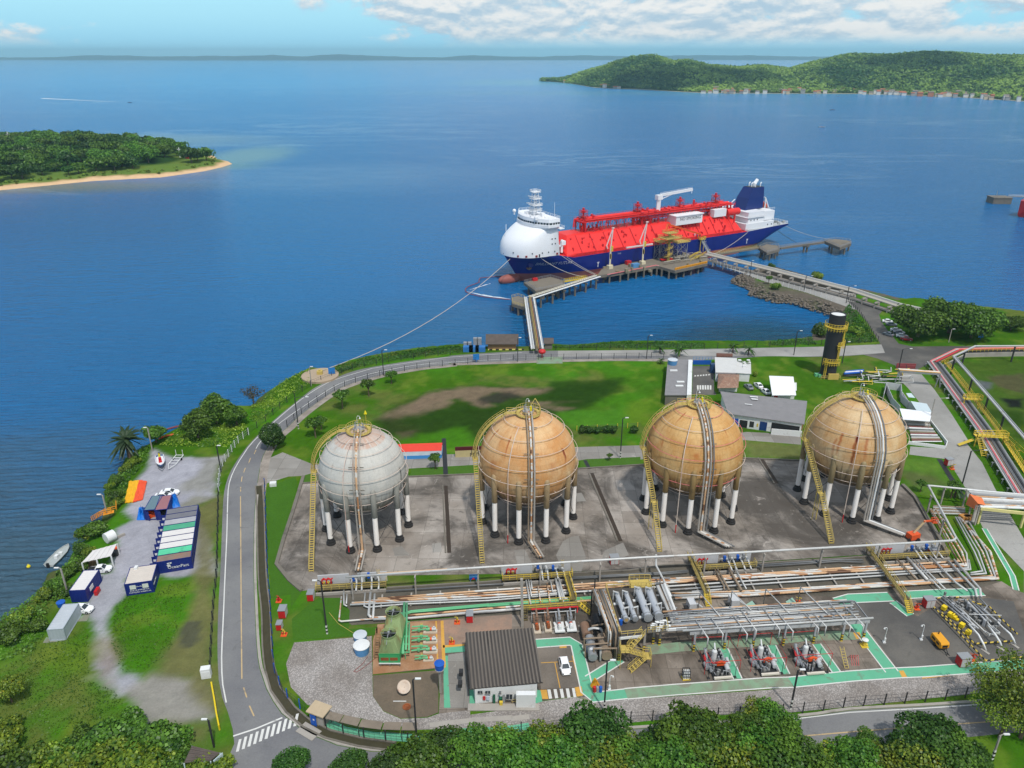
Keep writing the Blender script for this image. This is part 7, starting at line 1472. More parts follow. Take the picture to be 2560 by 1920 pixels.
c=P('l',285,790,1.8);zt_=hgt('l',265,500,c);t=thing('gangway_tower','yellowish central gangway tower with spiral pipes and an orange jib','gangway tower',(*c,1.8));q=MB();q.cyl((*c,1.8),.7,zt_-1.8,10)
for i in range(40):a=i*.55;z=2.2+(zt_-4)*i/40;q.bar((c[0]+.7*cos(a),c[1]+.7*sin(a),z),(c[0]+2.2*cos(a),c[1]+2.2*sin(a),z),.7,.1)
q.tube([(c[0]+2.2*cos(i*.55),c[1]+2.2*sin(i*.55),3.2+(zt_-4)*i/40)for i in range(40)],.08,5);q.build('spiral_stair',YELP,t)
q=MB()
for s,z in((5,zt_-2.5),(3.4,zt_)):q.prism(around(c,s,s*.7),z,z+.2);railing(q,[(*p,z+.2)for p in around(c,s,s*.7)],1.1,1.4,.08,closed=True)
q.build('platform',YELP,t)
q=MB();j0=Vec((c[0]-2,c[1]+1,zt_+.2));j1=Vec((c[0]-1,c[1]+3,zt_+3.8));e_=P('l',560,690,1.8);j2=Vec((c[0]+17.5,c[1]+8.,hgt('l',540,515,(c[0]+17.5,c[1]+8.))));q.bar(j0,j1,.9);q.bar(j1,j2,.8,.8);q.bar(j0,j1.lerp(j2,.3),.4);q.build('jib',ORANGE,t)
t=thing('gangway','grey sloping gangway from the viaduct up to the ship side','gangway',(*P('l',705,715,2),2));b_=P3('l',705,705,3.2);a2=P('l',612,690,1.8);a_=Vec((a2[0],a2[1],hgt('l',600,565,a2)));q=MB();q.bar(b_,a_,1.2,.3);railing(q,[b_+Vec((.5,-.3,0)),a_+Vec((.5,-.3,0))],1.2,1.6,.08);railing(q,[b_-Vec((.5,-.3,0)),a_-Vec((.5,-.3,0))],1.2,1.6,.08);q.build('span',mat('galvanised',S(176,182,186),.5,.3),t)
q=MB()
for p in around(a2,1.2,1.2):q.bar((*p,1.8),(*p,a_.z+1),.25)
q.prism(around(a2,1.8,1.8),a_.z,a_.z+.3);railing(q,[(*p,a_.z+.3)for p in around(a2,1.8,1.8)],1.2,1.2,.1,closed=True);q.build('landing',YEL,t)
for i in range(4):
 c=P3('l',520+i*18,545+(i%2)*8,a_.z-.5);o=props(bpy.data.objects.new('person',None),('crew member in a white shirt furthest left by the gangway head','crew member standing second by the gangway head','crew member standing third by the gangway head','crew member right at the top of the gangway')[i],'person','crew at the gangway head');c=T(111.5+i*1.,12.2+(i%2)*.7,10.1 if i%2==0 else 9.6);c.z=9.4+.6*(1-(i%2));SC.collection.objects.link(o);o.location=c;OFF[o.name]=tuple(c)
 q=MB();q.tube([c,c+Vec((0,0,.85))],.17,8);q.tube([c+Vec((0,0,.8)),c+Vec((0,0,1.15)),c+Vec((0,0,1.5)),c+Vec((0,0,1.6))],.24,8,r1=.1);q.ball(tuple(c+Vec((0,0,1.72))),.15,8,6)
 for s in(-.28,.28):q.tube([c+Vec((s,0,1.45)),c+Vec((s*1.3,.05,1.1)),c+Vec((s*1.2,.12,.8))],.07,6)
 q.build('body',mat('overall_blue',S(50,60,110),.7)if i%2 else mat('white_shirt',S(230,230,236),.7),o,smooth=True)
 # pier end catwalks and dolphins on the right
cw=[P('l',770,715,1.8),P('l',1215,648,1.8)]
t=thing('catwalk','concrete catwalk with lamps along the ship aft of the gangway','walkway',(*cw[0],SEA));q=MB();q.bar((*cw[0],1.5),(*cw[1],1.5),3.,.7);q.build('span',DECK,t)
q=MB();L_=offset(cw,1.3);railing(q,[(*p,1.8)for p in L_],1.1,1.8,.06);L_=offset(cw,-1.3);railing(q,[(*p,1.8)for p in L_],1.1,1.8,.06);q.build('guard_rail',YELP,t)
dl3=platform('mooring_dolphin','stained concrete dolphin by the ship stern with catwalks on both sides','mooring platform',PL('l',[(1210,650),(1300,706),(1432,668),(1420,630),(1300,615)],1.8),group='concrete mooring platforms of the jetty')
t=thing('catwalk','long concrete footbridge out to the farthest dolphin','walkway',(*P('l',1430,655,1.8),SEA));a_,b_=P3('l',1428,652,1.8),P3('l',1960,580,1.8);q=MB();q.bar(a_-Vec((0,0,.4)),b_-Vec((0,0,.4)),2.,.9);q.build('span',DECK,t)
q=MB();s_=Vec((-(b_-a_).y,(b_-a_).x,0)).normalized()
for k_ in(-1,1):railing(q,[a_+s_*k_,b_+s_*k_],1.1,1.4,.07)
q.build('guard_rail',GREYM,t)
m=a_.lerp(b_,.5);q=MB();q.cyl((m.x-.7,m.y,SEA-1.5),.55,5,10);q.cyl((m.x+1.2,m.y+.5,SEA-1.5),.55,5,10);q.bar(m-Vec((1.6,0,1.3)),m+Vec((2,0,-1.3)),1.4,.8);q.build('pier',PILE,t)
platform('mooring_dolphin','outermost square dolphin on thick piles at the end of the footbridge','mooring platform',PL('l',[(1882,582),(2050,652),(2165,608),(2150,580),(2000,562)],2.2),2.2,1.5,9,group='concrete mooring platforms of the jetty')
def lines(label,a,b,sag,r_=.09,m_=None):
 a,b=Vec(a),Vec(b);q=MB();q.tube([a.lerp(b,i/14)-Vec((0,0,sag*4*(i/14)*(1-i/14)))for i in range(15)],r_,5);props(q.build('mooring_line',m_ or mat('rope',S(196,190,178),.8)),label,'rope','mooring lines of the ship')
lines('long pale mooring line running from the bow to the round shore platform',T(1,5,10),P3('s',560,440,1.2),6,.13);lines('mooring line from the bow hull to the yellow catwalk',T(14,hb(14,10),10.5),P3('k',1300,1165,2.4),1.5,.13);lines('left line of the pair reaching down to the loading platform',T(25,13.2,10.6),P3('k',1450,1145,2.4),.6,.11);lines('right line of the pair reaching down to the loading platform',T(28,13.3,9.6),P3('k',1465,1138,2.4),.6,.11);lines('mooring line along the aft blue hull down to the catwalk',T(151,13,8.6),P3('l',770,712,2.2),1.,.12);lines('stern line to the footbridge',T(178,8,6.5),P3('l',1600,600,2.),.4,.12,BLACK);lines('long stern line to the outermost dolphin',T(185,3,9),P3('l',1990,570,2.6),2.,.1)
# concrete pipe viaduct along the causeway
va=[P('l',690,702,3.4),P('l',1400,875,3.4),P('l',2212,1083,3.4),P('n',1140,968,3.4),P('n',1330,1010,3.4)]
t=thing('pipe_viaduct','long concrete pipe viaduct with a white parapet on the causeway','viaduct',(*va[0],0));ctr=offset(va,-2.6)
q=MB();q.strip(offset(va,-.2),.5,2.9,0,1.);q.build('parapet',mat('white_parapet',S(220,218,212),.7,var=.1),t)
q=MB();q.strip(offset(va,-1.6),2.6,2.7,0,.35);q.build('deck',mat('pale_viaduct_deck',S(176,170,160),.85,var=.15),t)
q=MB();q.strip(offset(va,-5.4),.4,.6,0,.7);q.build('lower_beam',CONC,t)
for o_,r_,m_ in((-3.4,.25,PIPED),(-4.,.22,PIPEB),(-4.6,.2,PIPED),(-5.,.18,mat('maroon_pipe',S(150,86,84),.6))):
 q=MB();q.tube([(*p,.9)for p in offset(va,o_)],r_,7);q.build('pipe',m_,t)
for p,h in along(va,6.6,2.):
 q=MB();n_=Vec((sin(h),-cos(h),0));b_=Vec((p[0],p[1],0));q.bar(b_+n_*3.1+Vec((0,0,-1.5)),b_+n_*3.1+Vec((0,0,2.7)),.7,.7);q.bar(b_+n_*5.4+Vec((0,0,-1.5)),b_+n_*5.4+Vec((0,0,1.3)),.6,.6);q.bar(b_+n_*.4+Vec((0,0,2.4)),b_+n_*5.6+Vec((0,0,2.4)),.6,.6);q.build('bent',CONC,t)
 # dolphin and red ship at the right edge
c=P('n',1990,95,SEA);t=thing('island_dolphin','isolated square concrete dolphin with a gangplank out on the water','mooring platform',(*c,SEA));q=MB();q.prism([(c[0]-6.6,c[1]-4),(c[0]+6.5,c[1]-5),(c[0]+7,c[1]+5),(c[0]-6,c[1]+6)],SEA-1,SEA+4);q.prism([(c[0]-6.9,c[1]-4.3),(c[0]+6.8,c[1]-5.3),(c[0]+7.3,c[1]+5.3),(c[0]-6.3,c[1]+6.3)],SEA+4,SEA+4.7);q.build('block',CONCD,t)
q=MB();q.bar((c[0]+6,c[1],SEA+4.9),(c[0]+60,c[1]-14,SEA+6),1.4,.5);railing(q,[(c[0]+6,c[1]-.7,SEA+5.1),(c[0]+60,c[1]-14.7,SEA+6.2)],1.1,3,.08);q.build('gangplank',GREYM,t)
q=MB();q.bar((c[0]-2,c[1]+1,SEA+4),(c[0]-2,c[1]+1,SEA+9),.25);q.build('light_pole',GREYM,t)
c=P('n',2150,215,SEA);t=thing('red_ship','bow of a red hulled ship cut off by the right edge of the picture','ship',(*c,SEA));q=MB();st_=[]
for x,w,zb_ in((0,.2,2.),(2,3,0),(6,7,-1.5),(14,10.5,-2),(40,12,-2),(90,12,-2)):st_.append([(c[0]+x,c[1]-w*f,z)for f,z in((.35,SEA+zb_-.5),(.8,SEA+zb_+4),(1,SEA+11))]+[(c[0]+x,c[1]+w*f,z)for f,z in((1,SEA+11),(.8,SEA+zb_+4),(.35,SEA+zb_-.5))])
q.v=[v for r_ in st_ for v in r_]
for i in range(5):
 for j in range(5):q.f.append((i*6+j,(i+1)*6+j,(i+1)*6+j+1,i*6+j+1));q.mi.append(0)
q.f.append((0,1,2,3,4,5));q.mi.append(0);q.build('hull',mat('red_ship_paint',S(196,24,30),.5,var=.1),t)
q=MB();railing(q,[(c[0]+x,c[1]-w,SEA+11)for x,w in((.5,.3),(2,2.9),(6,6.8),(14,10.3),(40,11.8))],1.2,2.5,.1);q.cbox((c[0]+9,c[1],SEA+11),4,3,1.5);q.build('deck_gear',GREYM,t)
# floating boom with foam below the bow
bm=curve(PL('k',[(290,1160),(0,1185)],SEA)+PL('m',[(270,20),(170,60),(150,95),(200,125),(330,150),(540,172)],SEA),3)
q=MB();q.tube([(*p,SEA+.05)for p in bm],.22,6);props(q.build('floating_boom',mat('boom_brown_red',S(130,66,70),.8)),'dark red floating boom curving out from the ship bow','boom')
fm=mat('sea_foam',S(220,232,238,.8),.8,var=.1,scale=1.5)
for k_,pts in enumerate((PL('m',[(165,100),(210,112),(330,140),(540,165)],SEA),PL('m',[(190,85),(290,55),(370,30)],SEA))):
 rd=random.Random(k_);L_=curve(pts,1.2);q=MB();q.sheet([(p[0]+rd.uniform(-.2,.2),p[1]+(1.3 if k_==0 else .9)*sin(pi*i/(len(L_)-1))*rd.uniform(.5,1.3))for i,p in enumerate(L_)]+[(p[0],p[1]-.2)for p in L_[::-1]],SEA+.06);props(q.build('foam',fm),kind='stuff')
 # vehicles
CARW=mat('car_white',S(240,242,244,.9),.25,var=.02);CARG=mat('car_silver',S(150,156,164),.3,.4,var=.03);CARR=mat('car_red',S(150,24,28),.3,var=.03);TYRE=mat('tyre',S(30,30,32),.8)
def car(label,p,ang,m_,kind='hatch',L=4.1):
 t=thing('parked_car',label,'pickup truck' if kind=='pickup' else 'car',(0,0,0),'parked cars');w=.88;q=MB()
 st_=[(-L/2,.55,.42,.80),(-L/2+.12,.80,.26,.92),(-L/2+.7,w,.22,.98),(.9,w,.22,.96),(L/2-.5,.84,.24,.86),(L/2-.12,.70,.30,.72),(L/2,.5,.42,.62)]
 for x,ww,z0,z1 in st_:q.v+=[(x,-ww,z0),(x,-ww,(z0+z1)*.55),(x,-ww*.93,z1),(x,ww*.93,z1),(x,ww,(z0+z1)*.55),(x,ww,z0)]
 for i in range(6):
  for j in range(6):q.f.append((i*6+j,(i+1)*6+j,(i+1)*6+(j+1)%6,i*6+(j+1)%6)[::-1])
 q.f+=[tuple(range(6)),tuple(range(36,42))[::-1]]
 xa,xb,xc,xd=(-L/2+.25,-L/2+.75,.35,1.15)if kind=='hatch' else(-.75,-.45,.55,1.25)if kind=='pickup' else(-L/2+.55,-L/2+1.25,.3,1.1)
 if kind=='pickup':q.f=[f for f in q.f]
 q.mi=[0]*len(q.f);n=len(q.v);q.add([(xa,-.8,.94),(xd,-.8,.94),(xd,.8,.94),(xa,.8,.94),(xb,-.62,1.44),(xc,-.62,1.46),(xc,.62,1.46),(xb,.62,1.44)],[(4,5,6,7),(0,1,5,4),(1,2,6,5),(2,3,7,6),(3,0,4,7)]);q.build('body',m_,t)
 def quad(nm,pts,off,mm):
  a,b,c,d=[Vec(v)for v in pts];nn=(b-a).cross(d-a).normalized()*off;g=MB();ce=(a+b+c+d)/4;g.add([ce+(v-ce)*.86+nn for v in(a,b,c,d)],[(0,1,2,3)]);g.build(nm,mm,t)
 quad('windscreen',[(xd,-.8,.94),(xd,.8,.94),(xc,.62,1.46),(xc,-.62,1.46)],.012,GLASS);quad('rear_window',[(xa,.8,.94),(xa,-.8,.94),(xb,-.62,1.44),(xb,.62,1.44)],.012,GLASS)
 quad('side_window',[(xa,-.8,.94),(xd,-.8,.94),(xc,-.62,1.46),(xb,-.62,1.44)],.012,GLASS);quad('side_window',[(xd,.8,.94),(xa,.8,.94),(xb,.62,1.44),(xc,.62,1.46)],.012,GLASS)
 if kind=='pickup':q=MB();q.box(-L/2+.15,-.7,.97,xa-.1,.7,1.);q.build('load_bed',BLACK,t)
 for x in(-L/2+.75,L/2-.8):
  for s in(-1,1):q=MB();q.tube([(x,s*.70,.32),(x,s*.90,.32)],.32,14);wh=q.build('wheel',TYRE,t);q=MB();q.tube([(x,s*.88,.32),(x,s*.915,.32)],.18,10);q.build('rim',GREYM,wh)
 for s in(-1,1):
  q=MB();q.box(L/2-.16,s*.58-.14,.60,L/2-.03,s*.58+.14,.72);q.build('headlight',GLASS,t);q=MB();q.box(-L/2+.02,s*.62-.1,.66,-L/2+.1,s*.62+.1,.86);q.build('tail_light',RED,t);q=MB();q.box(.75,s*.95-.1,.92,.95,s*.95+.1,1.05);q.build('mirror',m_,t)
 t.location=(*p,.06);t.rotation_euler=(0,0,ang);return t
def hd(r,a,b):p,q=P(r,*a),P(r,*b);return math.atan2(q[1]-p[1],q[0]-p[0])
car('white car in the marked bay beside the corrugated roof building',P('g',455,800),hd('g',(435,720),(468,860)),CARW)
car('white pickup truck in front of the white roofed carport',P('a',868,1622),hd('a',(780,1625),(960,1605)),CARW,'pickup',4.7)
car('white car half behind the grey steel container',P('e',715,305),hd('e',(640,290),(800,300)),CARW,'sedan',4.4);car('white car with dark sunroof behind the blue tarpaulin',P('a',1470,955),hd('a',(1400,960),(1540,955)),CARW,'sedan',4.6);car('white car tucked close behind the teal roofed container',P('a',1420,985),.05,CARW,'sedan',4.4)
for x,y,m_,l_ in((937,385,CARG,'silver blue car parked left of the white shed'),(1020,372,CARW,'white car parked between two others by the shed'),(1082,424,CARW,'white car parked nearest the shed wall')):car(l_,P('t',x,y),1.75,m_,'sedan',4.3)
for x,y,m_,l_ in((1038,1240,CARG,'silver car standing apart on the junction tarmac'),(1035,1130,CARW,'white car farthest under the big trees'),(1065,1155,CARG,'grey car second under the big trees'),(1105,1205,CARW,'white car third in the row under the trees'),(1130,1225,CARG,'dark silver car fourth in the row under the trees'),(1155,1255,CARW,'white car beside the red one under the trees'),(1195,1282,CARR,'red car at the end of the row under the trees')):car(l_,P('n',x,y),2.15 if y==1240 else-.35,m_,'sedan',4.3)
# spill-response yard
CBLUE=mat('container_blue',S(18,38,120,.85),.5,var=.12,dirt=(S(60,60,90),.15,.4))
def container(label,fl,fr,L,h,wall,roof,cat='container',group=None,open_front=False,z=.05):
 """fl, fr = foot of the front left / right corner; L = length going back"""
 t=thing('shipping_container',label,cat,(*fl,z),group);a=Vec((*fl,z));b=Vec((*fr,z));u=(b-a).normalized();W_=(b-a).length;v=Vec((-u.y,u.x,0));up=Vec((0,0,h));q=MB()
 def corr(p,d,ln,nrm):
  n=max(4,int(ln/.28));vs=[]
  for i in range(n+1):o_=nrm*(.035 if i%2 else 0);e=p+d*(ln*i/n)+o_;vs+=[e,e+up]
  q.add(vs,[(2*i,2*i+2,2*i+3,2*i+1)for i in range(n)])
 if not open_front:corr(a,u,W_,-v)
 corr(b,v,L,u);corr(b+v*L,-u,W_,v);corr(a+v*L,-v,L,-u);q.build('wall',wall,t)
 q=MB();n=max(6,int(L/.35));vs=[]
 for i in range(n+1):
  o_=Vec((0,0,.05 if i%2 else .01));e=a+v*(L*i/n)+up+o_;vs+=[e,e+u*W_]
 q.add(vs,[(2*i,2*i+1,2*i+3,2*i+2)for i in range(n)]);q.build('roof',roof,t)
 q=MB()
 for p in(a,b,a+v*L,b+v*L):q.bar(p,p+up,.18)
 for p,p2 in((a,b),(b,b+v*L),(b+v*L,a+v*L),(a+v*L,a)):q.bar(p+up,p2+up,.14);q.bar(p+Vec((0,0,.08)),p2+Vec((0,0,.08)),.16)
 q.build('corner_frame',wall,t);t['u']=tuple(u);return t,a,u,v,up
fl,fr=Vec((*P('a',1370,1642),.05)),Vec((*P('a',1668,1592),.05));u=(fr-fl).normalized();W_=(fr-fl).length;v=Vec((-u.y,u.x,0))
ROOFS=[('rusty grey ribbed roof, the frontmost carrying the big white lettering',mat('rust_grey_roof',S(140,120,108),.8,var=.35,dirt=(S(150,96,70),.5,.3))),('patchy green roof second from the front',mat('patchy_green_roof',S(92,206,158),.7,var=.1,dirt=(S(70,90,80),.35,.5))),('clean white roof third from the front',mat('white_tarp_roof',S(228,224,222),.7,var=.05)),('white roof fourth from the front',MATS['white_tarp_roof']),('whitish roof in the middle of the block',MATS['white_tarp_roof']),('striped green roof behind the white ones',mat('striped_green_roof',S(80,170,134),.7,var=.25)),('pale grey ribbed roof',mat('pale_grey_roof',S(176,176,182),.7,var=.2)),('dark grey flat roof',mat('dark_grey_roof',S(120,120,128),.7,var=.15)),('dark grey roof at the very back of the block',MATS['dark_grey_roof'])]
L1=(P('a',1712,1060+75)[1]-fr.y)/v.y/len(ROOFS)
for i,(nm,rm)in enumerate(ROOFS):
 a=fl+v*(L1*i);b=fr+v*(L1*i);t,a,u_,v_,up=container('blue container with a '+nm,a[:2],b[:2],L1-.05,2.85,CBLUE,rm,group='blue containers side by side in the yard')
 if i==0:
  lettering('company_name','OceanPact',.95,WHITE,t,a+u*(W_*.60)-v*.09+Vec((0,0,1.15)),u,(0,0,1))
  q=MB()
  for dx,dz,r_ in((.36,2.15,.26),(.44,2.2,.24),(.37,1.6,.4)):
   c=a+u*(W_*dx*.92)-v*.1+Vec((0,0,dz))
   for k_ in range(3):q.bar(c-u*r_*(.6+.2*k_)+Vec((0,0,.22*(k_-1)*r_*2)),c+u*r_*(.9-.15*k_)+Vec((0,0,.22*(k_-1)*r_*2+.08)),.04,r_*.36)
  q.build('company_emblem',WHITE,t)
 q=MB();q.bar(a-u*1.25+v*.25+up*.5,a+v*.1+up*.5,.06,2.6);d_=q.build('open_door',CBLUE,t);q=MB();q.bar(a-u*.95+v*.15+up*.62,a-u*.35+v*.06+up*.62,.05,.5);q.build('door_notice',WHITE,d_)
for x0,x1,rm,l_ in((1262,1355,mat('teal_grey_roof',S(104,130,142),.7,var=.1),'open fronted container with a teal grey roof'),(1358,1462,mat('faded_maroon_roof',S(160,110,116),.7,var=.1),'open fronted container with a faded maroon roof')):
 t,a,u_,v_,up=container(l_,P('a',x0,1178),P('a',x1,1172-(x1-1355)*.06),6.2,2.7,CBLUE,rm,group='two open containers behind the block',open_front=True)
 w_=(Vec((*P('a',x1,1172),0))-Vec((*P('a',x0,1178),0))).length;q=MB();q.bar(a+u_*.1-v_*0.+up*.48,a+u_*(w_*.45)-v_*.5+up*.48,.08,2.4);q.build('door_leaf',CBLUE,t)
 q=MB();rd=random.Random(x0)
 for i in range(9):q.cbox(tuple(a+u_*rd.uniform(.5,w_-.5)+v_*rd.uniform(.6,3)),rd.uniform(.5,1.1),.7,rd.uniform(.4,1.6),rd.random())
 q.build('stored_boom',ORANGE if x0<1300 else DARK,t)
bx,by=P('e',1100,172),P('e',1335,138)
t,a,u_,v_,up=container('blue office container with two windows and white writing on its front',bx,by,5.6,2.75,CBLUE,mat('beige_roof',S(214,204,194),.7,var=.1));w_=(Vec((*by,0))-Vec((*bx,0))).length
for s0,s1 in((.16,.38),(.62,.84)):
 q=MB();q.bar(a+u_*w_*s0-v_*.07+Vec((0,0,1.85)),a+u_*w_*s1-v_*.07+Vec((0,0,1.85)),.06,.95);wi=q.build('window',mat('blind_white',S(222,226,216),.6),t);q=MB();q.bar(a+u_*w_*(s0+s1)/2-v_*.11+Vec((0,0,1.4)),a+u_*w_*(s0+s1)/2-v_*.11+Vec((0,0,2.3)),.05);q.build('frame',WHITE,wi)
lettering('front_writing','BASE DE EMERGÊNCIA',.36,WHITE,t,a+u_*w_*.5-v_*.08+Vec((0,0,1.05)),u_,(0,0,1));lettering('front_writing','PROTEÇÃO AMBIENTAL',.38,WHITE,t,a+u_*w_*.5-v_*.08+Vec((0,0,.55)),u_,(0,0,1));lettering('company_name','OceanPact',.3,WHITE,t,a+u_*w_*.51-v_*.08+Vec((0,0,1.9)),u_,(0,0,1));b_=a+u_*w_;lettering('side_writing','OceanPact',.62,WHITE,t,b_+v_*1.7+u_*.08+Vec((0,0,1.5)),v_,(0,0,1))
q=MB();c=a+u_*w_*.25+v_*5+up;q.cbox(tuple(c),.6,.9,.5,.1);q.build('roof_unit',WHITE,t)
t,a,u_,v_,up=container('tall blue container with a white roof beside the dirt track',P('e',628,228),P('e',762,222),6.4,2.8,CBLUE,mat('white_tarp_roof',S(228,224,222),.7));q=MB();b_=a+u_*(Vec((*P('e',762,222),0))-Vec((*P('e',628,228),0))).length;q.bar(b_+v_*1.6+u_*.06+Vec((0,0,1.7)),b_+v_*3+u_*.06+Vec((0,0,1.7)),.08,.9);q.build('window',WHITE,t);q=MB();q.cbox(tuple(b_+v_*2.5+u_*.8),.6,1.6,1.,.1);q.build('red_tool_stand',RED,t)
container('pale grey steel container standing on the grass by the track',P('e',438,562),P('e',572,552),7.,2.6,mat('container_grey',S(188,198,208),.5,.2,var=.1),mat('container_grey_roof',S(202,208,214),.5,.2,var=.15));water_tank('blue water tank perched behind the grey container',P('e',545,300),.75,.9,1.2,BLUE,BLUE)
sheet('concrete_pad',PL('e',[(670,350),(780,330),(750,390),(670,395)]),.05,WALKW);sheet('concrete_pad',PL('e',[(370,580),(400,530),(560,560),(450,575)]),.05,WALKW)
# carport
t=thing('carport','open carport with a ribbed white roof by the bushes','carport',(*P('a',790,1600),0));ca=[P3('a',708,1548,2.5),P3('a',960,1490,2.5),P3('a',1008,1372,2.9),P3('a',800,1430,2.9)];q=MB();n=10
for i in range(n):f0,f1=i/n,(i+.93)/n;q.prism([tuple(ca[0].lerp(ca[1],f0))[:2],tuple(ca[0].lerp(ca[1],f1))[:2],tuple(ca[3].lerp(ca[2],f1))[:2],tuple(ca[3].lerp(ca[2],f0))[:2]],2.55+.04*(i%2),2.64+.04*(i%2))
q.build('roof',mat('white_tarp_roof',S(228,224,222),.7),t);q=MB()
for p in ca+[ca[0].lerp(ca[1],.5)]:q.bar((p.x,p.y,0),(p.x,p.y,2.6),.22)
q.build('post',WHITE,t)
for i,(x,y,m_,s_,l_)in enumerate(((800,1560,TIMBER,1.3,'wooden crate under the white carport'),(1005,1440,ORANGE,1.,'orange bin at the back of the carport'),(1000,1480,DARK,1.2,'dark box at the carport edge'))):c=P('a',x,y);q=MB();q.cbox((*c,.05),s_,s_,s_*.8,.3);q.cbox((*c,.05+s_*.8),s_*1.06,s_*1.06,.08,.3);props(q.build('crate',m_),l_,'crate')
c=P('a',975,1360);t=thing('storage_tank','white horizontal tank lying behind the carport','tank',(*c,0));q=MB();a_=Vec((c[0]-1.,c[1]-.8,1.3));q.tube([a_,a_+Vec((.1,.15,0)),a_+Vec((1.,1.5,0)),a_+Vec((1.1,1.65,0))],1.2,18);q.build('shell',WHITE,t);q=MB();q.cbox((c[0],c[1],0),2.2,.4,.6,.9);q.cbox((c[0]+.9,c[1]+1.6,0),2.2,.4,.6,.9);q.build('cradle',CONC,t)
# tarpaulins, booms laid out to dry
def cloth(label,nm,poly,h,m_,seed,cat):
 rd=random.Random(seed);n=14;vs=[];A,B_,C_,D_=[Vec((*p,0))for p in poly]
 for i in range(n+1):
  for j in range(n+1):
   p=A.lerp(B_,i/n).lerp(D_.lerp(C_,i/n),j/n);e=min(i,n-i,j,n-j)/n;z=.06+h*min(1,e*4)*(.55+.45*mnoise.noise(Vec((i*.5+seed,j*.5,0)))+.2*rd.random())if h>.6 else .06+h*rd.random()
   vs.append((p.x,p.y,z))
 q=MB();q.add(vs,[(i*(n+1)+j,(i+1)*(n+1)+j,(i+1)*(n+1)+j+1,i*(n+1)+j+1)for i in range(n)for j in range(n)]);props(q.build(nm,m_),label,cat)
TARP=mat('blue_tarpaulin',S(0,120,220),.5,var=.15);cloth('bright blue tarpaulin draped over gear left of the open containers','tarpaulin',PL('a',[(1180,1178),(1252,1178),(1262,1070),(1200,1085)]),1.9,TARP,1,'tarpaulin');cloth('bright blue tarpaulin draped over gear right of the maroon roof','tarpaulin',PL('a',[(1478,1080),(1560,1060),(1535,980),(1478,970)]),2.3,TARP,5,'tarpaulin')
def boom_pile(label,poly,m_,n=26,seed=0):
 A,B_,C_,D_=[Vec((*p,0))for p in poly];rd=random.Random(seed);q=MB()
 for i in range(n):
  f=(i+.5)/n;a,b=A.lerp(B_,f),D_.lerp(C_,f);q.tube([a.lerp(b,k_/7)+Vec((rd.uniform(-.1,.1),rd.uniform(-.1,.1),.12+rd.uniform(0,.25)))for k_ in range(8)],.16,5)
 props(q.build('oil_boom',m_),label,'oil boom','oil booms laid out on the gravel')
boom_pile('heap of yellow oil boom spread on the gravel beside the orange one',PL('a',[(1078,1032),(1150,1028),(1205,840),(1120,850)]),mat('boom_yellow',S(250,190,30),.6,var=.15),16,2);boom_pile('heap of orange oil boom spread on the gravel beside the yellow one',PL('a',[(1152,1028),(1228,1005),(1270,850),(1208,840)]),mat('boom_orange',S(250,96,54),.6,var=.2),18,3)
boom_pile('strip of orange boom lying on the shore behind the palm',PL('a',[(1375,492),(1380,480),(1500,445),(1502,452)],-.4),ORANGE,4,4)
q=MB();q.tube([P3('a',1390,410,SEA+.1),P3('a',1480,380,SEA+.1),P3('a',1590,355,SEA+.1),P3('a',1700,300,SEA+.1)],.3,6);props(q.build('oil_boom',mat('boom_brown_red',S(130,66,70),.8)),'dull red boom floating along the shore behind the palm','oil boom','oil booms laid out on the gravel')
t=thing('boat_ramp_gangway','orange railed gangway leading down the bank to the water','gangway',(*P('a',940,1120),0));q=MB();p0,p1,p2=P3('a',985,1100,.3),P3('a',890,1125,.1),P3('a',815,1170,-2.6);q.bar(p0,p1,1.2,.1);q.bar(p1,p2,1.2,.1);s_=Vec((.3,.55,0))
for k_ in(-1,1):railing(q,[p0+s_*k_,p1+s_*k_,p2+s_*k_],1.1,1,.07)
q.bar(p0+Vec((.2,.8,0)),p0+Vec((.3,1.2,2.2)),.15);q.build('walkway',mat('ramp_orange',S(244,160,40),.5),t)
def boat(name,label,c,ang,L,hullm,inm,z,flat=False):
 t=thing(name,label,'boat',(0,0,0));st_=[(-.5,.40,0.),(-.2,.46,0),(.15,.44,0),(.38,.26,.06),(.5,.01,.16)];q=MB();w=L*.38
 for x,ww,zz in st_:x*=L;ww*=w*2*.5;q.v+=[(x,-ww,.75+zz),(x,-ww*.8,.25+zz),(x,0,0.+zz*2),(x,ww*.8,.25+zz),(x,ww,.75+zz)]
 for i in range(4):
  for j in range(4):q.f.append((i*5+j,i*5+j+1,(i+1)*5+j+1,(i+1)*5+j));q.mi.append(0)
 q.f.append((0,1,2,3,4)[::-1]);q.mi.append(0);q.build('hull',hullm,t)
 q=MB();q.v=[(x*L*.97,s*ww*w*.86,.42+zz)for x,ww,zz in st_ for s in(-1,1)];q.f=[(2*i,2*i+2,2*i+3,2*i+1)for i in range(4)];q.mi=[0]*4
 for a_,b_ in zip(st_[:-1],st_[1:]):
  for s in(-1,1):q.bar((a_[0]*L,s*a_[1]*w,.76+a_[2]),(b_[0]*L,s*b_[1]*w,.76+b_[2]),.12)
 q.build('inside',inm,t);q=MB();q.cbox((-L*.54,0,.2),.4,.5,1.1);q.build('outboard_motor',BLACK,t);q=MB();q.cbox((-L*.1,0,.42),.9,.7,.7);q.cbox((L*.1,0,.42),.5,.8,.4);q.build('console',RED if not flat else WHITE,t)
 t.location=(*c,z);t.rotation_euler=(0,0,ang);return t
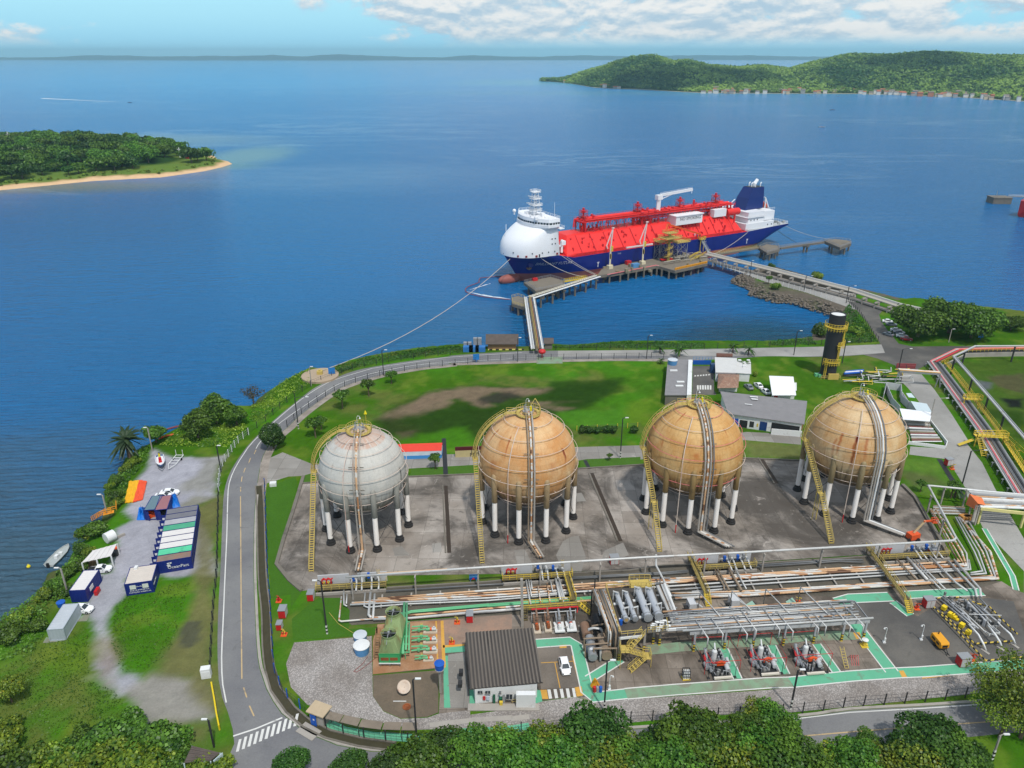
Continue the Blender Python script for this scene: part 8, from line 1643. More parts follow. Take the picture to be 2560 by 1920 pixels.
b_=boat('motor_boat','blue and white motor boat with a red seat on a trailer',P('a',1392,700),hd('a',(1388,620),(1410,740)),6.2,mat('boat_blue',S(60,110,170),.4),SHIPW,.75);q=MB();q.bar((-2,-.8,-.4),(2,-.8,-.4),.12);q.bar((-2,.8,-.4),(2,.8,-.4),.12);q.bar((2,-.8,-.4),(4,0,-.4),.12);q.bar((2,.8,-.4),(4,0,-.4),.12);q.tube([(-.5,-1,-.4),(-.5,1,-.4)],.3,10);q.build('trailer',GREYM,b_);q=MB();q.cyl((-2.2,0,.8),.3,.9,8,r1=.1);q.build('yellow_buoy',MATS['vane_yellow'],b_)
c=P('a',1498,700);t=thing('boat_trailer','empty white boat trailer beside the blue motor boat','trailer',(*c,0));q=MB()
for s in(-1,1):q.bar((c[0]+s,c[1]+4.5,.6),(c[0]+s,c[1]-.5,.6),.14);q.bar((c[0]+s,c[1]-.5,.6),(c[0]+.1,c[1]-3,.55),.12);q.bar((c[0]+s*.9,c[1]+4.4,.6),(c[0]+s*.9,c[1]+4.4,2.2),.1)
for y in(0,1.5,3,4.4):q.bar((c[0]-1,c[1]+y,.6),(c[0]+1,c[1]+y,.6),.12)
q.build('frame',WHITE,t)
for s in(-1.15,1.15):q=MB();q.tube([(c[0]+s-.12,c[1]+2.6,.35),(c[0]+s+.12,c[1]+2.6,.35)],.35,12);q.build('wheel',TYRE,t)
boat('skiff','long pale grey skiff moored against the bushes',P('a',512,1490,SEA),hd('a',(440,1560),(580,1415)),7.5,mat('skiff_grey',S(206,212,212),.5),mat('skiff_inside',S(176,184,184),.6),SEA-.2,True);q=MB();q.ball((*P('a',248,1580,SEA),SEA+.1),.42,12,8);q.cyl((*P('a',248,1580,SEA),SEA+.4),.12,.3,8);props(q.build('buoy',MATS['vane_yellow'],smooth=True),'small yellow buoy afloat off the left bank','buoy');boat('speed_boat','tiny dark speedboat heading across the bay ahead of its white wake',P('i',562,443,SEA),-.1,9,BLACK,GREYM,SEA-.1)
w0,w1=P('i',556,443,SEA),P('i',180,425,SEA);q=MB();q.sheet([w0,(w1[0],w1[1]+9),(w1[0],w1[1]-9)],SEA+.08);props(q.build('wake',fm),kind='stuff')
# buildings behind the spheres
def block(label,poly,h,wm,rm,name='building',cat='building',rise=0.,over=.3):
 """walls from the ground polygon (front left, front right, back right, back left), roof sheet on top"""
 t=thing(name,label,cat,(*poly[0],0));q=MB();q.prism(poly,0,lambda x,y:h+rise*(y-poly[0][1]));q.build('wall',wm,t);cx=sum(p[0]for p in poly)/4;cy=sum(p[1]for p in poly)/4;pl=[(p[0]+over*(1 if p[0]>cx else-1),p[1]+over*(1 if p[1]>cy else-1))for p in poly];q=MB();q.prism(pl,lambda x,y:h+rise*(y-poly[0][1])+.004,lambda x,y:h+.18+rise*(y-poly[0][1]));q.build('roof',rm,t);return t
def PLz(r,pts,z):return[P(r,x,y,z)for x,y in pts]
GROOF=mat('grey_sheet_roof',S(140,138,140),.8,var=.2,dirt=(S(110,108,110),.3,.15));GL2=GLASS
def openings(t,poly,specs,m_=None,nm='window'):
 a,b=Vec((*poly[0],0)),Vec((*poly[1],0));v=Vec(((b-a).y,-(b-a).x,0)).normalized()
 for s0,s1,z0,z1,mm in specs:p,p2=a.lerp(b,s0)+v*.03,a.lerp(b,s1)+v*.03;q=MB();q.bar(p+Vec((0,0,(z0+z1)/2)),p2+Vec((0,0,(z0+z1)/2)),.08,z1-z0);q.build('door' if z0<.3 else nm,mm,t)
g=PLz('t',[(220,442),(405,442),(415,140),(248,140)],3.4);t=block('long low building with a flat grey roof beside the white corridor',g,3.4,CONCD,GROOF);water_tank('pale blue tank with a white lid on the flat roof',P('t',280,175,3.6),1.6,1.7,3.6);q=MB();[q.box(p[0]-1.2,p[1]-.4,3.6,p[0]+1.2,p[1]+.4,3.9)for p in PLz('t',[(290,232),(350,330),(340,365)],3.6)];q.build('roof_vent',WHITE,t)
block('long narrow white corridor roof next to the flat grey building',PLz('t',[(405,442),(445,442),(452,140),(418,140)],3.9),3.9,WHITE,WHITE,'covered_corridor','corridor',over=.05)
g=PLz('t',[(658,245),(830,250),(832,130),(655,120)],3.2);t=block('white gatehouse building with a brown patch on its roof',g,3.2,WHITE,mat('pale_roof',S(214,214,212),.7,var=.1));q=MB();q.prism(PLz('t',[(660,108),(800,108),(800,90),(660,85)],3.6),3.4,3.9);q.build('brown_roof_patch',mat('tile_brown',S(110,72,58),.8,var=.3),t);openings(t,g,((.1,.25,1.2,2.2,GL2),(.45,.6,1.2,2.2,GL2)))
g=PLz('t',[(838,250),(950,258),(952,160),(842,150)],2.9);t=block('small white annex with a rough roof beside the gatehouse',g,2.9,WHITE,mat('pale_roof',S(214,214,212),.7));q=MB();[q.cbox((*P('t',x,y,3.1),3.),1,.8,.7)for x,y in((860,150),(935,150),(900,200))];q.build('roof_unit',WHITE,t)
t=thing('sliding_gate','bright blue sliding gate across the plant entrance','gate',(*P('t',455,180),0));a_,b_=P3('t',455,178,0),P3('t',612,180,0);q=MB();q.bar(a_+Vec((0,0,.9)),b_+Vec((0,0,.9)),.12,1.6);q.build('panel',BLUE,t);q=MB();railing(q,[a_+Vec((0,0,1.7)),b_+Vec((0,0,1.7))],1.2,1,.06);q.build('rail',mat('sky_blue_tank',S(92,152,204),.5),t);q=MB();q.cbox((*P('t',628,245),0),2.,1.6,3.2);props(q.build('turnstile_booth',mat('booth_blue',S(40,70,110),.5)),'dark blue turnstile booth at the end of the sliding gate','booth')
for i in range(6):sheet('crossing_stripe',PL('t',[(492+i*22,358),(506+i*22,358),(507+i*22,395),(493+i*22,395)]),.06,LINEW)
for i in range(6):sheet('crossing_stripe',PL('t',[(470+i*24,272-i*2),(484+i*24,271-i*2),(484+i*24,281-i*2),(470+i*24,283-i*2)]),.06,LINEW)
g=PL('t',[(682,412),(836,412),(848,330),(676,330)]);t=thing('tiled_house','small house under a mottled brown tiled roof','building',(*g[0],0));q=MB();q.prism(g,0,2.6);q.build('wall',WHITE,t);cs=[P3('t',668,382,2.7),P3('t',850,378,2.7),P3('t',858,262,2.7),P3('t',676,258,2.7)];rg=[cs[0].lerp(cs[3],.5)+Vec((2,0,1.3)),cs[1].lerp(cs[2],.5)+Vec((-2,0,1.3))];q=MB();q.add([*cs,*rg],[(0,1,5,4),(1,2,5),(2,3,4,5),(3,0,4),(3,2,1,0)]);q.build('roof',mat('mottled_tiles',S(150,116,98),.9,var=.45,scale=1.2,fine=.25,dirt=(S(200,180,160),.4,1.5)),t)
g=PL('t',[(1140,470),(1330,476),(1335,415),(1130,405)]);t=block('white metal shed with a plain white pitched roof',g,3.,WHITE,WHITE);openings(t,g,((.08,.25,.1,2.,RED),(.82,.98,1.1,2.2,GL2),(.3,.7,2.4,2.9,DARK)));q=MB();q.prism(PLz('t',[(1145,425),(1352,425),(1325,285),(1115,278)],4.),lambda x,y:3.5+(y-g[0][1])*.06,lambda x,y:3.65+(y-g[0][1])*.06);q.build('roof_sheet',SHIPW,t)
rz_=PLz('t',[(772,592),(1400,682),(1442,492),(700,408)],4.2);g=[rz_[0],rz_[1],(rz_[2][0]-.3,rz_[2][1]-.3),(rz_[3][0]+.3,rz_[3][1]-.3)];t=block('long workshop with a grey sheet roof and blue doors behind the ochre sphere',g,3.9,WHITE,GROOF,over=.5);openings(t,g,((.06,.14,.1,2.6,BLUE),(.16,.27,.1,2.4,BLACK),(.30,.36,.6,2.4,DARK),(.40,.42,1,2,YEL),(.44,.54,.1,2.8,mat('door_navy',S(24,60,120),.5)),(.60,.98,.1,3.,BLACK)))
q=MB();[q.prism(PLz('t',pp,4.45),4.4,4.48)for pp in([(950,450),(1020,455),(1020,462),(950,457)],[(960,468),(1020,474),(1018,482),(965,478)],[(905,515),(970,522),(970,526),(905,519)])];q.build('skylight',WHITE,t)
rd=random.Random(9);q=MB()
for i in range(22):p=P('t',1165+rd.random()*220,735+rd.random()*25);q.cbox((*p,.05),rd.uniform(.5,1.1),.7,rd.uniform(.5,1.8),rd.random())
props(q.build('workshop_stock',mat('stock_brown',S(150,110,80),.8,var=.4,scale=1)),'boxes and machine parts heaped in the open end of the workshop','stores',None,'stuff');q=MB();a_,b_=P3('t',1130,780,0),P3('t',1395,802,0);q.bar(a_+Vec((0,0,.9)),b_+Vec((0,0,.9)),.25,1.8);props(q.build('low_wall',WHITE),'white low wall in front of the open workshop','wall')
# screens, canopy and stored pipes right of the beige sphere
t=thing('panel_enclosure','roofless white panel compartments by the plant road','enclosure',(*P('y',60,900),0));q=MB()
for pts in([(50,940),(100,760),(315,790)],[(315,790),(330,960),(550,1160),(770,1190)],[(80,760),(190,1010),(300,1130)],[(310,880),(430,1060)]):
 for a_,b_ in zip(pts[:-1],pts[1:]):q.bar(P3('y',*a_,1.2),P3('y',*b_,1.2),.12,2.4)
q.build('panel',mat('whitewashed_panel',S(202,204,208),.8),t);q=MB();q.prism(PLz('y',[(560,1140),(795,1170),(720,1040),(470,1000)],2.7),2.6,2.72);q.prism(PLz('y',[(440,940),(540,950),(480,880),(400,880)],2.5),2.45,2.55);q.build('roof',mat('pale_blue_roof',S(206,222,228),.6,var=.06),t)
block('open canopy with a broad white roof above the stored pipes',PLz('y',[(370,1290),(760,1320),(800,1180),(320,1120)],2.9),.1,CONC,CONC,'canopy','canopy').hide_render=False
cp=[o for o in SC.objects if o.name.startswith('canopy')][-1];q=MB();g=PLz('y',[(355,1285),(765,1315),(800,1175),(300,1115)],2.9);q.prism(g,2.85,3.);q.build('roof_sheet',SHIPW,cp);q=MB();[q.bar((*p,0),(*p,2.9),.15)for p in g];q.build('post',CONC,cp)
q=MB();g=PL('y',[(420,1330),(800,1360),(1020,1640),(950,1659),(500,1640)]);band('storage_wall',PL('d',[(1210,520),(1530,560),(1545,520),(1390,320)]),.25,0,WHITE,.9)
for i in range(14):
 f=i/13;a_=P3('y',430+60*f,1350+270*f,.4+rd.uniform(0,.5));b_=P3('y',770+180*f,1370+250*f,.4+rd.uniform(0,.5));q=MB();q.tube([a_,b_],rd.uniform(.15,.28),7);props(q.build('stored_pipe',(PIPE,PIPEB,mat('maroon_pipe',S(150,86,84),.6),WHITE,PIPED)[i%5]),'loose pipe stored in the walled bay beside the plant road','pipe','loose pipes stored beside the plant road')
 # chimney stack
c=P('n',512,1590);zt_=hgt('n',598,1052,c);t=thing('flare_stack','black cylindrical stack with yellow ladders and galleries','chimney',(*c,0));R_=2.55;q=MB();q.lathe([(R_+.5,0),(R_+.5,.5),(R_,.6),(R_,zt_),(R_-.3,zt_),(R_-.3,zt_-1)],(*c,0),32);q.build('shell',mat('stack_black',S(44,44,50),.6,var=.15),t);q=MB();q.cyl((*c,zt_-.4),R_-.3,.15,28);q.build('cap',WHITE,t)
for z,a0,a1,m_ in((zt_-4.2,0,2*pi,1),(zt_*.54,-1.5,.6,0),(zt_*.27,-2.6,-.9,0)):
 n=24 if m_ else 8;q=MB();pts=[(c[0]+(R_+1.)*cos(a0+(a1-a0)*i/n),c[1]+(R_+1.)*sin(a0+(a1-a0)*i/n),z)for i in range(n+(0 if m_ else 1))];pin=[(c[0]+R_*cos(a0+(a1-a0)*i/n),c[1]+R_*sin(a0+(a1-a0)*i/n),z)for i in range(n+(0 if m_ else 1))];k_=len(pts);q.add(pts+pin,[(i,(i+1)%k_,k_+(i+1)%k_,k_+i)for i in range(k_ if m_ else k_-1)]);railing(q,pts,1.3,1.,.07,closed=bool(m_));railing(q,[(x,y,zz-1.2)for x,y,zz in pts],1.1,1.5,.06,closed=bool(m_));q.build('gallery',YEL,t)
q=MB()
for a,z0,z1 in((-.75,zt_*.54,zt_-4),(-1.2,zt_*.27,zt_*.54+1),(-2.3,0,zt_*.27+1)):
 ux,uy=cos(a),sin(a)
 for s in(-.32,.32):q.bar((c[0]+(R_+.5)*ux-s*uy,c[1]+(R_+.5)*uy+s*ux,z0),(c[0]+(R_+.5)*ux-s*uy,c[1]+(R_+.5)*uy+s*ux,z1),.12)
 for z in np.arange(z0,z1,.45):q.bar((c[0]+(R_+.6)*ux+.4*uy,c[1]+(R_+.6)*uy-.4*ux,z),(c[0]+(R_+.6)*ux-.4*uy,c[1]+(R_+.6)*uy+.4*ux,z),.1,.12)
q.build('caged_ladder',YEL,t);q=MB();railing(q,[(c[0]-3.2,c[1]-2.8,0),(c[0]+3.2,c[1]-2.8,0)],1.2,1,.08);q.box(c[0]-1,c[1]-3.2,0,c[0]+2.5,c[1]-2.6,2);q.build('base_cabinet',YELP,t)
t=thing('flare_skid','cluttered skid of pipes, yellow rails and blue cylinders by the black stack','process skid',(*P('n',850,1600),0));rd=random.Random(21)
for nm,m_,n in(('pipe_run',PIPE,16),('yellow_pipe',YEL,8),('steel_frame',DARK,14)):
 q=MB()
 for i in range(n):p=P3('n',rd.uniform(620,1120),rd.uniform(1530,1659),rd.uniform(.4,1.6));L_=rd.uniform(2,7);q.tube([p,p+Vec((L_,rd.uniform(-1,1),0)),p+Vec((L_,rd.uniform(0,2),-1 if i%2 else 1.4))],rd.uniform(.1,.2),6)
 q.build(nm,m_,t)
for i in range(3):q=MB();p=P3('n',655+i*8,1570-i*9,1.2);q.tube([p,p+Vec((6.5,1.2,0))],.38,10);q.build('cylinder',BLUE if i!=1 else WHITE,t)
c=P('n',420,1590);q=MB();[q.cbox((c[0]+i*.9,c[1]-i*.8,0),1.4,1.2,1.)for i in range(2)];props(q.build('green_cabinet',GREENP),'pale green equipment boxes at the foot of the stack','cabinet')
# pipeway on the right
t=thing('main_pipeway','wide elevated pipeway running along the plant road past the marsh','pipework',(*P('y',900,700),0));zl=1.7
ln=[P('y',820,400,zl),P('y',1100,770,zl),P('y',1590,1440,zl),P('z',2212,960,zl),P('h',2600,-300,zl)];tl=[P('y',2600,185,zl),P('y',1600,200,zl),P('y',1200,215,zl),P('y',820,400,zl)]
for i,(m_,r_)in enumerate(((PIPE,.2),(GREYM,.16),(PINKP,.26),(PIPE,.2),(PIPEB,.16),(PIPED,.24),(PIPED,.2),(DARK,.3),(PIPED,.26),(GREYM,.3))):
 o_=1.9-i*.44;q=MB();q.tube([(*p,zl)for p in offset(tl[:-1]+ln[:1]if i in(2,3,5,7)else[ln[0]],-o_)][:0 if i not in(2,3,5,7)else None]+[(*p,zl+.05*(i%3))for p in offset(ln,-o_)][(1 if i in(2,3,5,7)else 0):],r_,7);q.build('pipe',RED if i==99 else m_,t)
q=MB();q.tube([(*p,zl+.2)for p in offset(tl,.6)],.4,8);q.build('red_pipe',mat('raw_red_pipe',S(200,60,66),.6,var=.1),t)
for p,h in along(ln,4.5,1)[:26]:q=MB();n_=Vec((-sin(h),cos(h),0));b=Vec((*p,0));q.bar(b+n_*2.4+Vec((0,0,zl-.4)),b-n_*2.7+Vec((0,0,zl-.4)),.25,.2);q.bar(b+n_*2.2,b+n_*2.2+Vec((0,0,zl-.4)),.2);q.bar(b-n_*2.4,b-n_*2.4+Vec((0,0,zl-.4)),.2);q.build('support',GREYM,t)
w_=offset(ln,-1.)and offset(ln,3.4);w2=offset(ln,4.4);q=MB();q.strip(offset(ln,3.9),1.,zl,0,.06);railing(q,[(*p,zl)for p in w_],1.1,1.4,.06);railing(q,[(*p,zl)for p in w2],1.1,1.4,.06);railing(q,[(*p,zl)for p in offset(tl,2.4)],1.1,1.6,.06);q.build('yellow_walkway',YEL,t)
b=MB();b.strip(offset(tl,3.2),.4,0,0,1.5);b.build('retaining_wall',CONC,t)
for l_,a,w,L_,h in(('yellow bridging platform across the upper pipeway',P3('y',1420,970,3.2),1.6,5.2,3.2),('yellow crossing platform with stairs across the lower pipeway',P3('y',1700,1540,3.2),1.8,8.5,3.2)):
 pt_=thing('crossing_platform',l_,'platform',(a.x,a.y,0));q=MB();q.cbox(tuple(a),L_,w,.15,-.1);railing(q,[a+Vec((x*L_/2,y*w/2,.15))for x,y in((-1,-1),(1,-1),(1,1),(-1,1))],1.2,1.2,.08,closed=True)
 for x in(-1,1):q.bar((a.x+x*L_*.45,a.y,0),(a.x+x*L_*.45,a.y,h),.25)
 q.build('deck',YEL,pt_)
 if L_>6:q=MB();stair(q,(a.x-4.5,a.y-6,.1),(a.x-3.6,a.y-.8,h),1.2);stair(q,(a.x+4.6,a.y-7,1.8),(a.x+3.4,a.y-.8,h),1.2);q.bar((a.x-8.2,a.y+.2,.4),(a.x-4.4,a.y+.1,2.2),1.1,.1);q.build('stair',YEL,pt_)
ov=[P3('y',2700,150,6),P3('y',1460,155,6),P3('y',1125,315,6),P3('y',1640,900,6),P3('y',2212,1565,6),P3('y',2500,1900,6)];t=thing('overhead_pipe','pair of high white pipes zigzagging over the marsh on dark posts','pipe',(*ov[2][:2],0));q=MB();q.tube(ov,.3,8);q.build('pipe',PIPE,t,smooth=True);q=MB();q.tube([p+Vec((.75,.2,0))for p in ov],.2,8);q.build('pipe',GREYM,t,smooth=True)
for i,f in((0,.5),(1,.45),(2,.05),(2,.6),(3,.05),(3,.5),(4,.3)):p=ov[i].lerp(ov[i+1],f);q=MB();q.bar((p.x,p.y,0),(p.x,p.y,5.8),.4);q.build('post',DARK,t)
t=thing('pipe_portal','orange and white pipes on a frame spanning the plant road','pipe bridge',(*P('y',330,690),0));a_,b_=P3('y',300,530,5),P3('y',930,575,5);q=MB()
for k_,m_ in enumerate((mat('apricot_pipe',S(226,176,110),.6),WHITE,PIPER)):q=MB();q.tube([a_+Vec((0,k_*.5,.2)),b_+Vec((0,k_*.5,.2))],.2,7);q.build('pipe',m_,t)
q=MB();q.bar(a_-Vec((0,.2,.3)),b_-Vec((0,.2,.3)),.2,.5)
for p in(a_,b_):[q.bar((p.x+s,p.y,0),(p.x,p.y,4.8),.22)for s in(-.8,.8)]
q.build('frame',GREYM,t)
t=thing('pipe_bridge','pipe bridge on a pale yellow portal with an orange tarpaulin on its end','pipe bridge',(*P('z',1420,1440),0));A_=[P3('z',1230,860,5.),P3('z',1450,1150,5.)];B_=[P3('z',2300,950,5.),P3('z',2300,1180,5.)]
for k_ in range(9):f=k_/8;q=MB();q.tube([A_[0].lerp(A_[1],f),B_[0].lerp(B_[1],f)],.2+.06*(k_%3),7);q.build('pipe',(WHITE,PIPE,GREYM,PIPER)[k_%4],t)
q=MB();p0,p1=P3('z',1462,1185,4.6),P3('z',2300,1275,4.6);q.bar(p0,p1,.35,.7);f0,f1=P3('z',1410,1445,0),P3('z',2150,1515,0);q.bar(f0,(f0.x,f0.y,4.4),.4);q.bar(f1,(f1.x,f1.y,4.4),.4);q.build('portal',mat('pale_yellow_steel',S(232,220,150),.6),t)
q=MB();[q.bar((p.x,p.y,0),(p.x,p.y,4.9),.3)for p in A_+[A_[0].lerp(A_[1],.5)]];q.tube([P3('z',1190,1415,.5),P3('z',1320,1430,.5),P3('z',1330,1400,1.5),P3('z',1400,1125,5)],.3,8);q.build('column',CONC,t)
c0=[P3('z',1270,930,5.9),P3('z',1490,1000,5.9),P3('z',1545,1125,5.6),P3('z',1420,1100,5.6)];q=MB();d_=Vec((0,0,-3.));q.add(c0+[c0[0]+d_*.9+Vec((-.4,-.3,0)),c0[3]+d_*.5+Vec((-.3,-.4,0))],[(0,1,2,3),(0,3,5,4)]);ta=q.build('tarpaulin',mat('orange_tarp',S(240,130,76),.7,var=.12),t)
for k_ in range(6):q=MB();f=k_/5;q.tube([P3('z',640+0*f,1135+130*f,.7),P3('z',1190,1165+115*f,.7)],.17,7);q.build('low_pipe',PIPE if k_%2 else PIPEB,t)
q=MB();[q.cbox((*P('z',x,y),.1),2.2,1.4,1.2,.2)for x,y in((1170,1380),(1250,1400))];props(q.build('timber_box',mat('ochre_box',S(200,140,70),.7)),'ochre boxes under the tarpaulin end of the pipe bridge','crate')
# painted low shed and tan kiosk between spheres, shore huts
t=thing('tricolour_shed','low shed painted in red, white and blue bands behind the grey sphere','shed',(*P('b',1260,655),0));a_,b_=Vec((*P('b',1180,655),0)),Vec((*P('b',1605,640),0));h=hgt('b',1605,575,b_);dp=Vec((0,3.2,0));q=MB()
for z0,z1,m_ in((0,h*.45,mat('band_blue',S(70,150,220),.6)),(h*.45,h,mat('band_white',S(216,228,238),.6))):q=MB();q.add([a_+Vec((0,0,z0)),b_+Vec((0,0,z0)),b_+Vec((0,0,z1)),a_+Vec((0,0,z1)),a_+dp+Vec((0,0,z0)),b_+dp+Vec((0,0,z0)),b_+dp+Vec((0,0,z1)),a_+dp+Vec((0,0,z1))],[(0,1,2,3),(1,5,6,2),(5,4,7,6),(4,0,3,7)]);q.build('wall_band',m_,t)
q=MB();q.add([a_+Vec((0,-.05,h)),b_+Vec((0,-.05,h)),b_+dp+Vec((0,0,h+.7)),a_+dp+Vec((0,0,h+.7))],[(0,1,2,3)]);q.build('roof',mat('band_red',S(232,70,50),.6,var=.1),t)
t=thing('safety_board','tan hoarding with a maroon top and dark writing beside the orange tan sphere','sign',(*P('b',1725,632),0));a_,b_=Vec((*P('b',1722,632),0)),Vec((*P('b',1990,622),0));h=hgt('b',1725,545,a_);q=MB();q.bar(a_+Vec((0,0,h*.33)),b_+Vec((0,0,h*.33)),.3,h*.66);bd_=q.build('lower_panel',mat('tan_board',S(206,190,140),.7),t);q=MB();q.bar(a_+Vec((0,0,h*.83)),b_+Vec((0,0,h*.83)),.31,h*.34);q.build('upper_panel',mat('maroon_board',S(90,20,30),.6),t);u_=(b_-a_).normalized();lettering('writing','LIDER',1.5,BLACK,bd_,a_+u_*6.2+Vec((0,-.2,h*.48)),u_,(0,0,1));lettering('writing','METAS',1.5,BLACK,bd_,a_+u_*6.2+Vec((0,-.2,h*.2)),u_,(0,0,1));q=MB();railing(q,[a_+Vec((4,3,0)),a_+Vec((12,3,0))],1.6,2,.08);q.build('yellow_rail',YEL,t)
g=PL('m',[(345,600),(590,600),(590,560),(345,560)]);t=block('dark roofed hut above the striped kerb on the shore',g,2.4,TIMBER,mat('weathered_thatch',S(96,86,80),.95,var=.4),'shore_hut','hut',.25,.8);band('hazard_kerb',[P('m',345,606),P('m',655,604)],.5,.05,bands('kerb_bands',S(226,216,120),S(36,36,36),2.4,(1,0,0)),.3);block('small dark hut at the shore end of the pipe trestle',PL('m',[(835,600),(900,600),(900,575),(835,575)]),2.4,CONCD,MATS['weathered_thatch'],'shore_hut','hut',.2,.5)
t=thing('shore_equipment','blue boxes and grey cabinets on the shore beside the dark hut','equipment',(*P('m',145,620),0));q=MB();[q.cbox((*P('m',x,615),.05),3.6,2.4,1.9)for x in(175,225,280)];q.build('blue_box',mat('shore_blue',S(50,120,190),.6),t);q=MB();[q.cbox((*P('m',x,600),.05),1.6,1.4,4.5 if x>220 else 2.8)for x in(155,185,240,272)];q.build('cabinet',GREYM,t)
sheet('helmet_pad',PL('m',[(765,725),(990,722),(988,665),(768,668)]),.05,WALKW);c=P('m',812,672);q=MB();q.cyl((*c,.05),.2,1.6,8);q.ball((c[0],c[1],2.4),1.35,14,8,sz=.7);props(q.build('red_parasol',RED,smooth=True),'red dome shaped marker on the pale pad by the coast road','marker')
q=MB();q.lathe([(.001,0),(6.2,0),(6.2,.7),(5.8,.8),(.001,.8)],(*P('s',555,490),0.),28);props(q.build('mooring_platform_base',mat('tan_concrete',S(180,160,136),.8,var=.15)),'round pale mooring platform on the bank by the coast road','platform');q=MB();c=P('s',555,485);q.cbox((*c,.8),1.8,1.4,1.2);q.cyl((c[0],c[1],2.),.4,.5,10);props(q.build('mooring_hook',YELP),'yellowish mooring hook on the round platform','bollard')
for r,x,y,l_ in(('s',658,485,'blue sign panel beside the round mooring platform'),('s',1903,365,'blue panel on the fence by the field path'),('n',1832,1275,'blue sign near the big trees')):c=P(r,x,y);q=MB();q.cbox((c[0],c[1],.9),2.2,.12,2.2,.1);q.bar((*c,0),(*c,1),.15);props(q.build('blue_sign',mat('sign_blue',S(40,130,210),.5)),l_,'sign')
c=P('n',1130,1485);q=MB();q.bar(P3('n',1110,1500,.9),P3('n',1275,1505,.9),.3,1.8);q.bar(P3('n',1112,1497,2),P3('n',1272,1502,2),.2,.3);props(q.build('red_barrier',mat('barrier_red',S(150,70,74),.6)),'dull red barrier wall across the top of the plant road','barrier')
for r,x,y,l_ in(('e',1788,870,'white cabinet on a post beside the left fence'),('b',150,880,'white frame with a ramp on the corner lawn')):c=P(r,x,y);q=MB();q.cbox((*c,.05),1.6,1.1,2. if r=='e' else 1.,.2);q.cbox((c[0],c[1]-.1,.4),1.3,1.,1.2 if r=='e' else .5,.2);props(q.build('roadside_cabinet',WHITE),l_,'cabinet')
t=thing('barrier_gate','yellow bar gate across the yard entrance','gate',(*P('e',1885,1280),0));q=MB();p_=[P3('e',1825,920,1.),P3('e',1850,1060,1.),P3('e',1868,1180,1.),P3('e',1890,1290,1.)];q.tube(p_,.14,6);q.tube([p-Vec((0,0,.6))for p in p_],.1,6);[q.bar((p.x,p.y,0),(p.x,p.y,1.1),.2)for p in p_];q.build('bar',MATS['signal_yellow'],t)
g=[P3('e',1660,1470,2.4),P3('e',1900,1530,2.4),P3('e',1820,1600,2.4),P3('e',1590,1620,2.4)];t=thing('bus_shelter','roadside shelter with dark weathered roof slats at the corner','shelter',(g[0].x,g[0].y,0));q=MB()
for i in range(9):f0,f1=i/9,(i+.85)/9;q.prism([tuple(g[0].lerp(g[3],f0))[:2],tuple(g[1].lerp(g[2],f0))[:2],tuple(g[1].lerp(g[2],f1))[:2],tuple(g[0].lerp(g[3],f1))[:2]],2.4+.03*(i%2),2.5+.03*(i%2))
q.build('roof',MATS['weathered_thatch'],t);q=MB();[q.bar((p.x,p.y,0),(p.x,p.y,2.4),.15)for p in g];q.bar(g[1]+Vec((.4,0,-.8)),g[2]+Vec((.4,0,-.8)),.1,1.8);q.build('post',mat('pale_blue_roof',S(206,222,228),.6),t)
# lamp posts, poles, fences
def lamp(label,r,x,y,tx,ty,arm=2.2,m_=None,band_=True):
 c=P(r,x,y);h=max(5,hgt(r,tx,ty,c));t=thing('street_lamp',label,'lamp post',(0,0,0),'lamp posts along the roads');q=MB();q.bar((0,0,0),(0,0,h),.24);q.tube([(0,0,h),(arm*.5,0,h+.25),(arm,0,h+.3)],.08,6);q.build('pole',m_ or DARK,t);q=MB();q.cbox((arm+.3*(1 if arm>0 else-1),0,h+.2),.9,.3,.16);q.build('lamp_head',WHITE,t)
 if band_:q=MB();q.bar((0,0,0),(0,0,2.),.30);q.build('banded_foot',BWS,t)
 t.location=(*c,.03)
LP=[('s',368,940,348,672,3.2,'dark lamp post with a banded foot on the bend of the coast road'),('s',1103,480,1097,265,1,'dark lamp post standing beside the little tree on the field edge'),('c',935,640,937,300,.8,'dark lamp post with banded foot between the orange and ochre spheres'),('d',1680,860,1740,580,3.2,'dark lamp post with a long arm over the plant road verge'),('d',1390,350,1447,130,3.2,'dark lamp post beside the white canopy'),('f',1392,1445,1372,900,.5,'lamp post rising through the path by the round earth pad'),('g',795,1168,780,740,.6,'slim lamp post in front of the green path and drums'),('h',195,1150,240,820,.4,'leaning dark lamp post by the front fence'),('f',616,500,585,50,-.8,'lamp post with a striped foot on the lawn by the blue tanks'),('m',602,705,602,505,.5,'lamp post by the road opposite the dark shore hut'),('m',1715,680,1730,485,.8,'lamp post on the quay road by the lawn corner'),('n',1125,1545,1158,1360,2.4,'dark lamp post at the junction by the red barrier'),('n',640,1480,665,1300,.8,'lamp post just right of the black stack'),('n',222,1410,245,1205,1,'lamp post on the quay road left of the black stack'),('l',1680,1090,1720,945,2.4,'lamp post on the causeway beside the viaduct bushes'),('l',2110,1220,2140,1050,2.4,'lamp post on the causeway near the junction'),('l',1125,945,1138,790,.3,'lamp post on the causeway nearest the jetty'),('e',1850,1480,1775,1250,-.3,'leaning pole by the shelter at the corner'),('a',1318,580,1258,385,-.4,'pale pole on the bank beside the palm'),('a',925,1120,898,990,-.5,'pale pole by the orange gangway'),('e',590,165,555,-60,-.5,'pale pole beside the tall blue container'),('a',1910,760,1895,540,.3,'dark pole at the edge of the gravel yard'),('s',480,570,470,410,.4,'pale pole behind the round mooring platform'),('h',1935,1585,1950,1485,.6,'short white pole on the grass by the bottom right trees'),('n',1560,1300,1580,1190,.5,'pale pole under the big trees')]
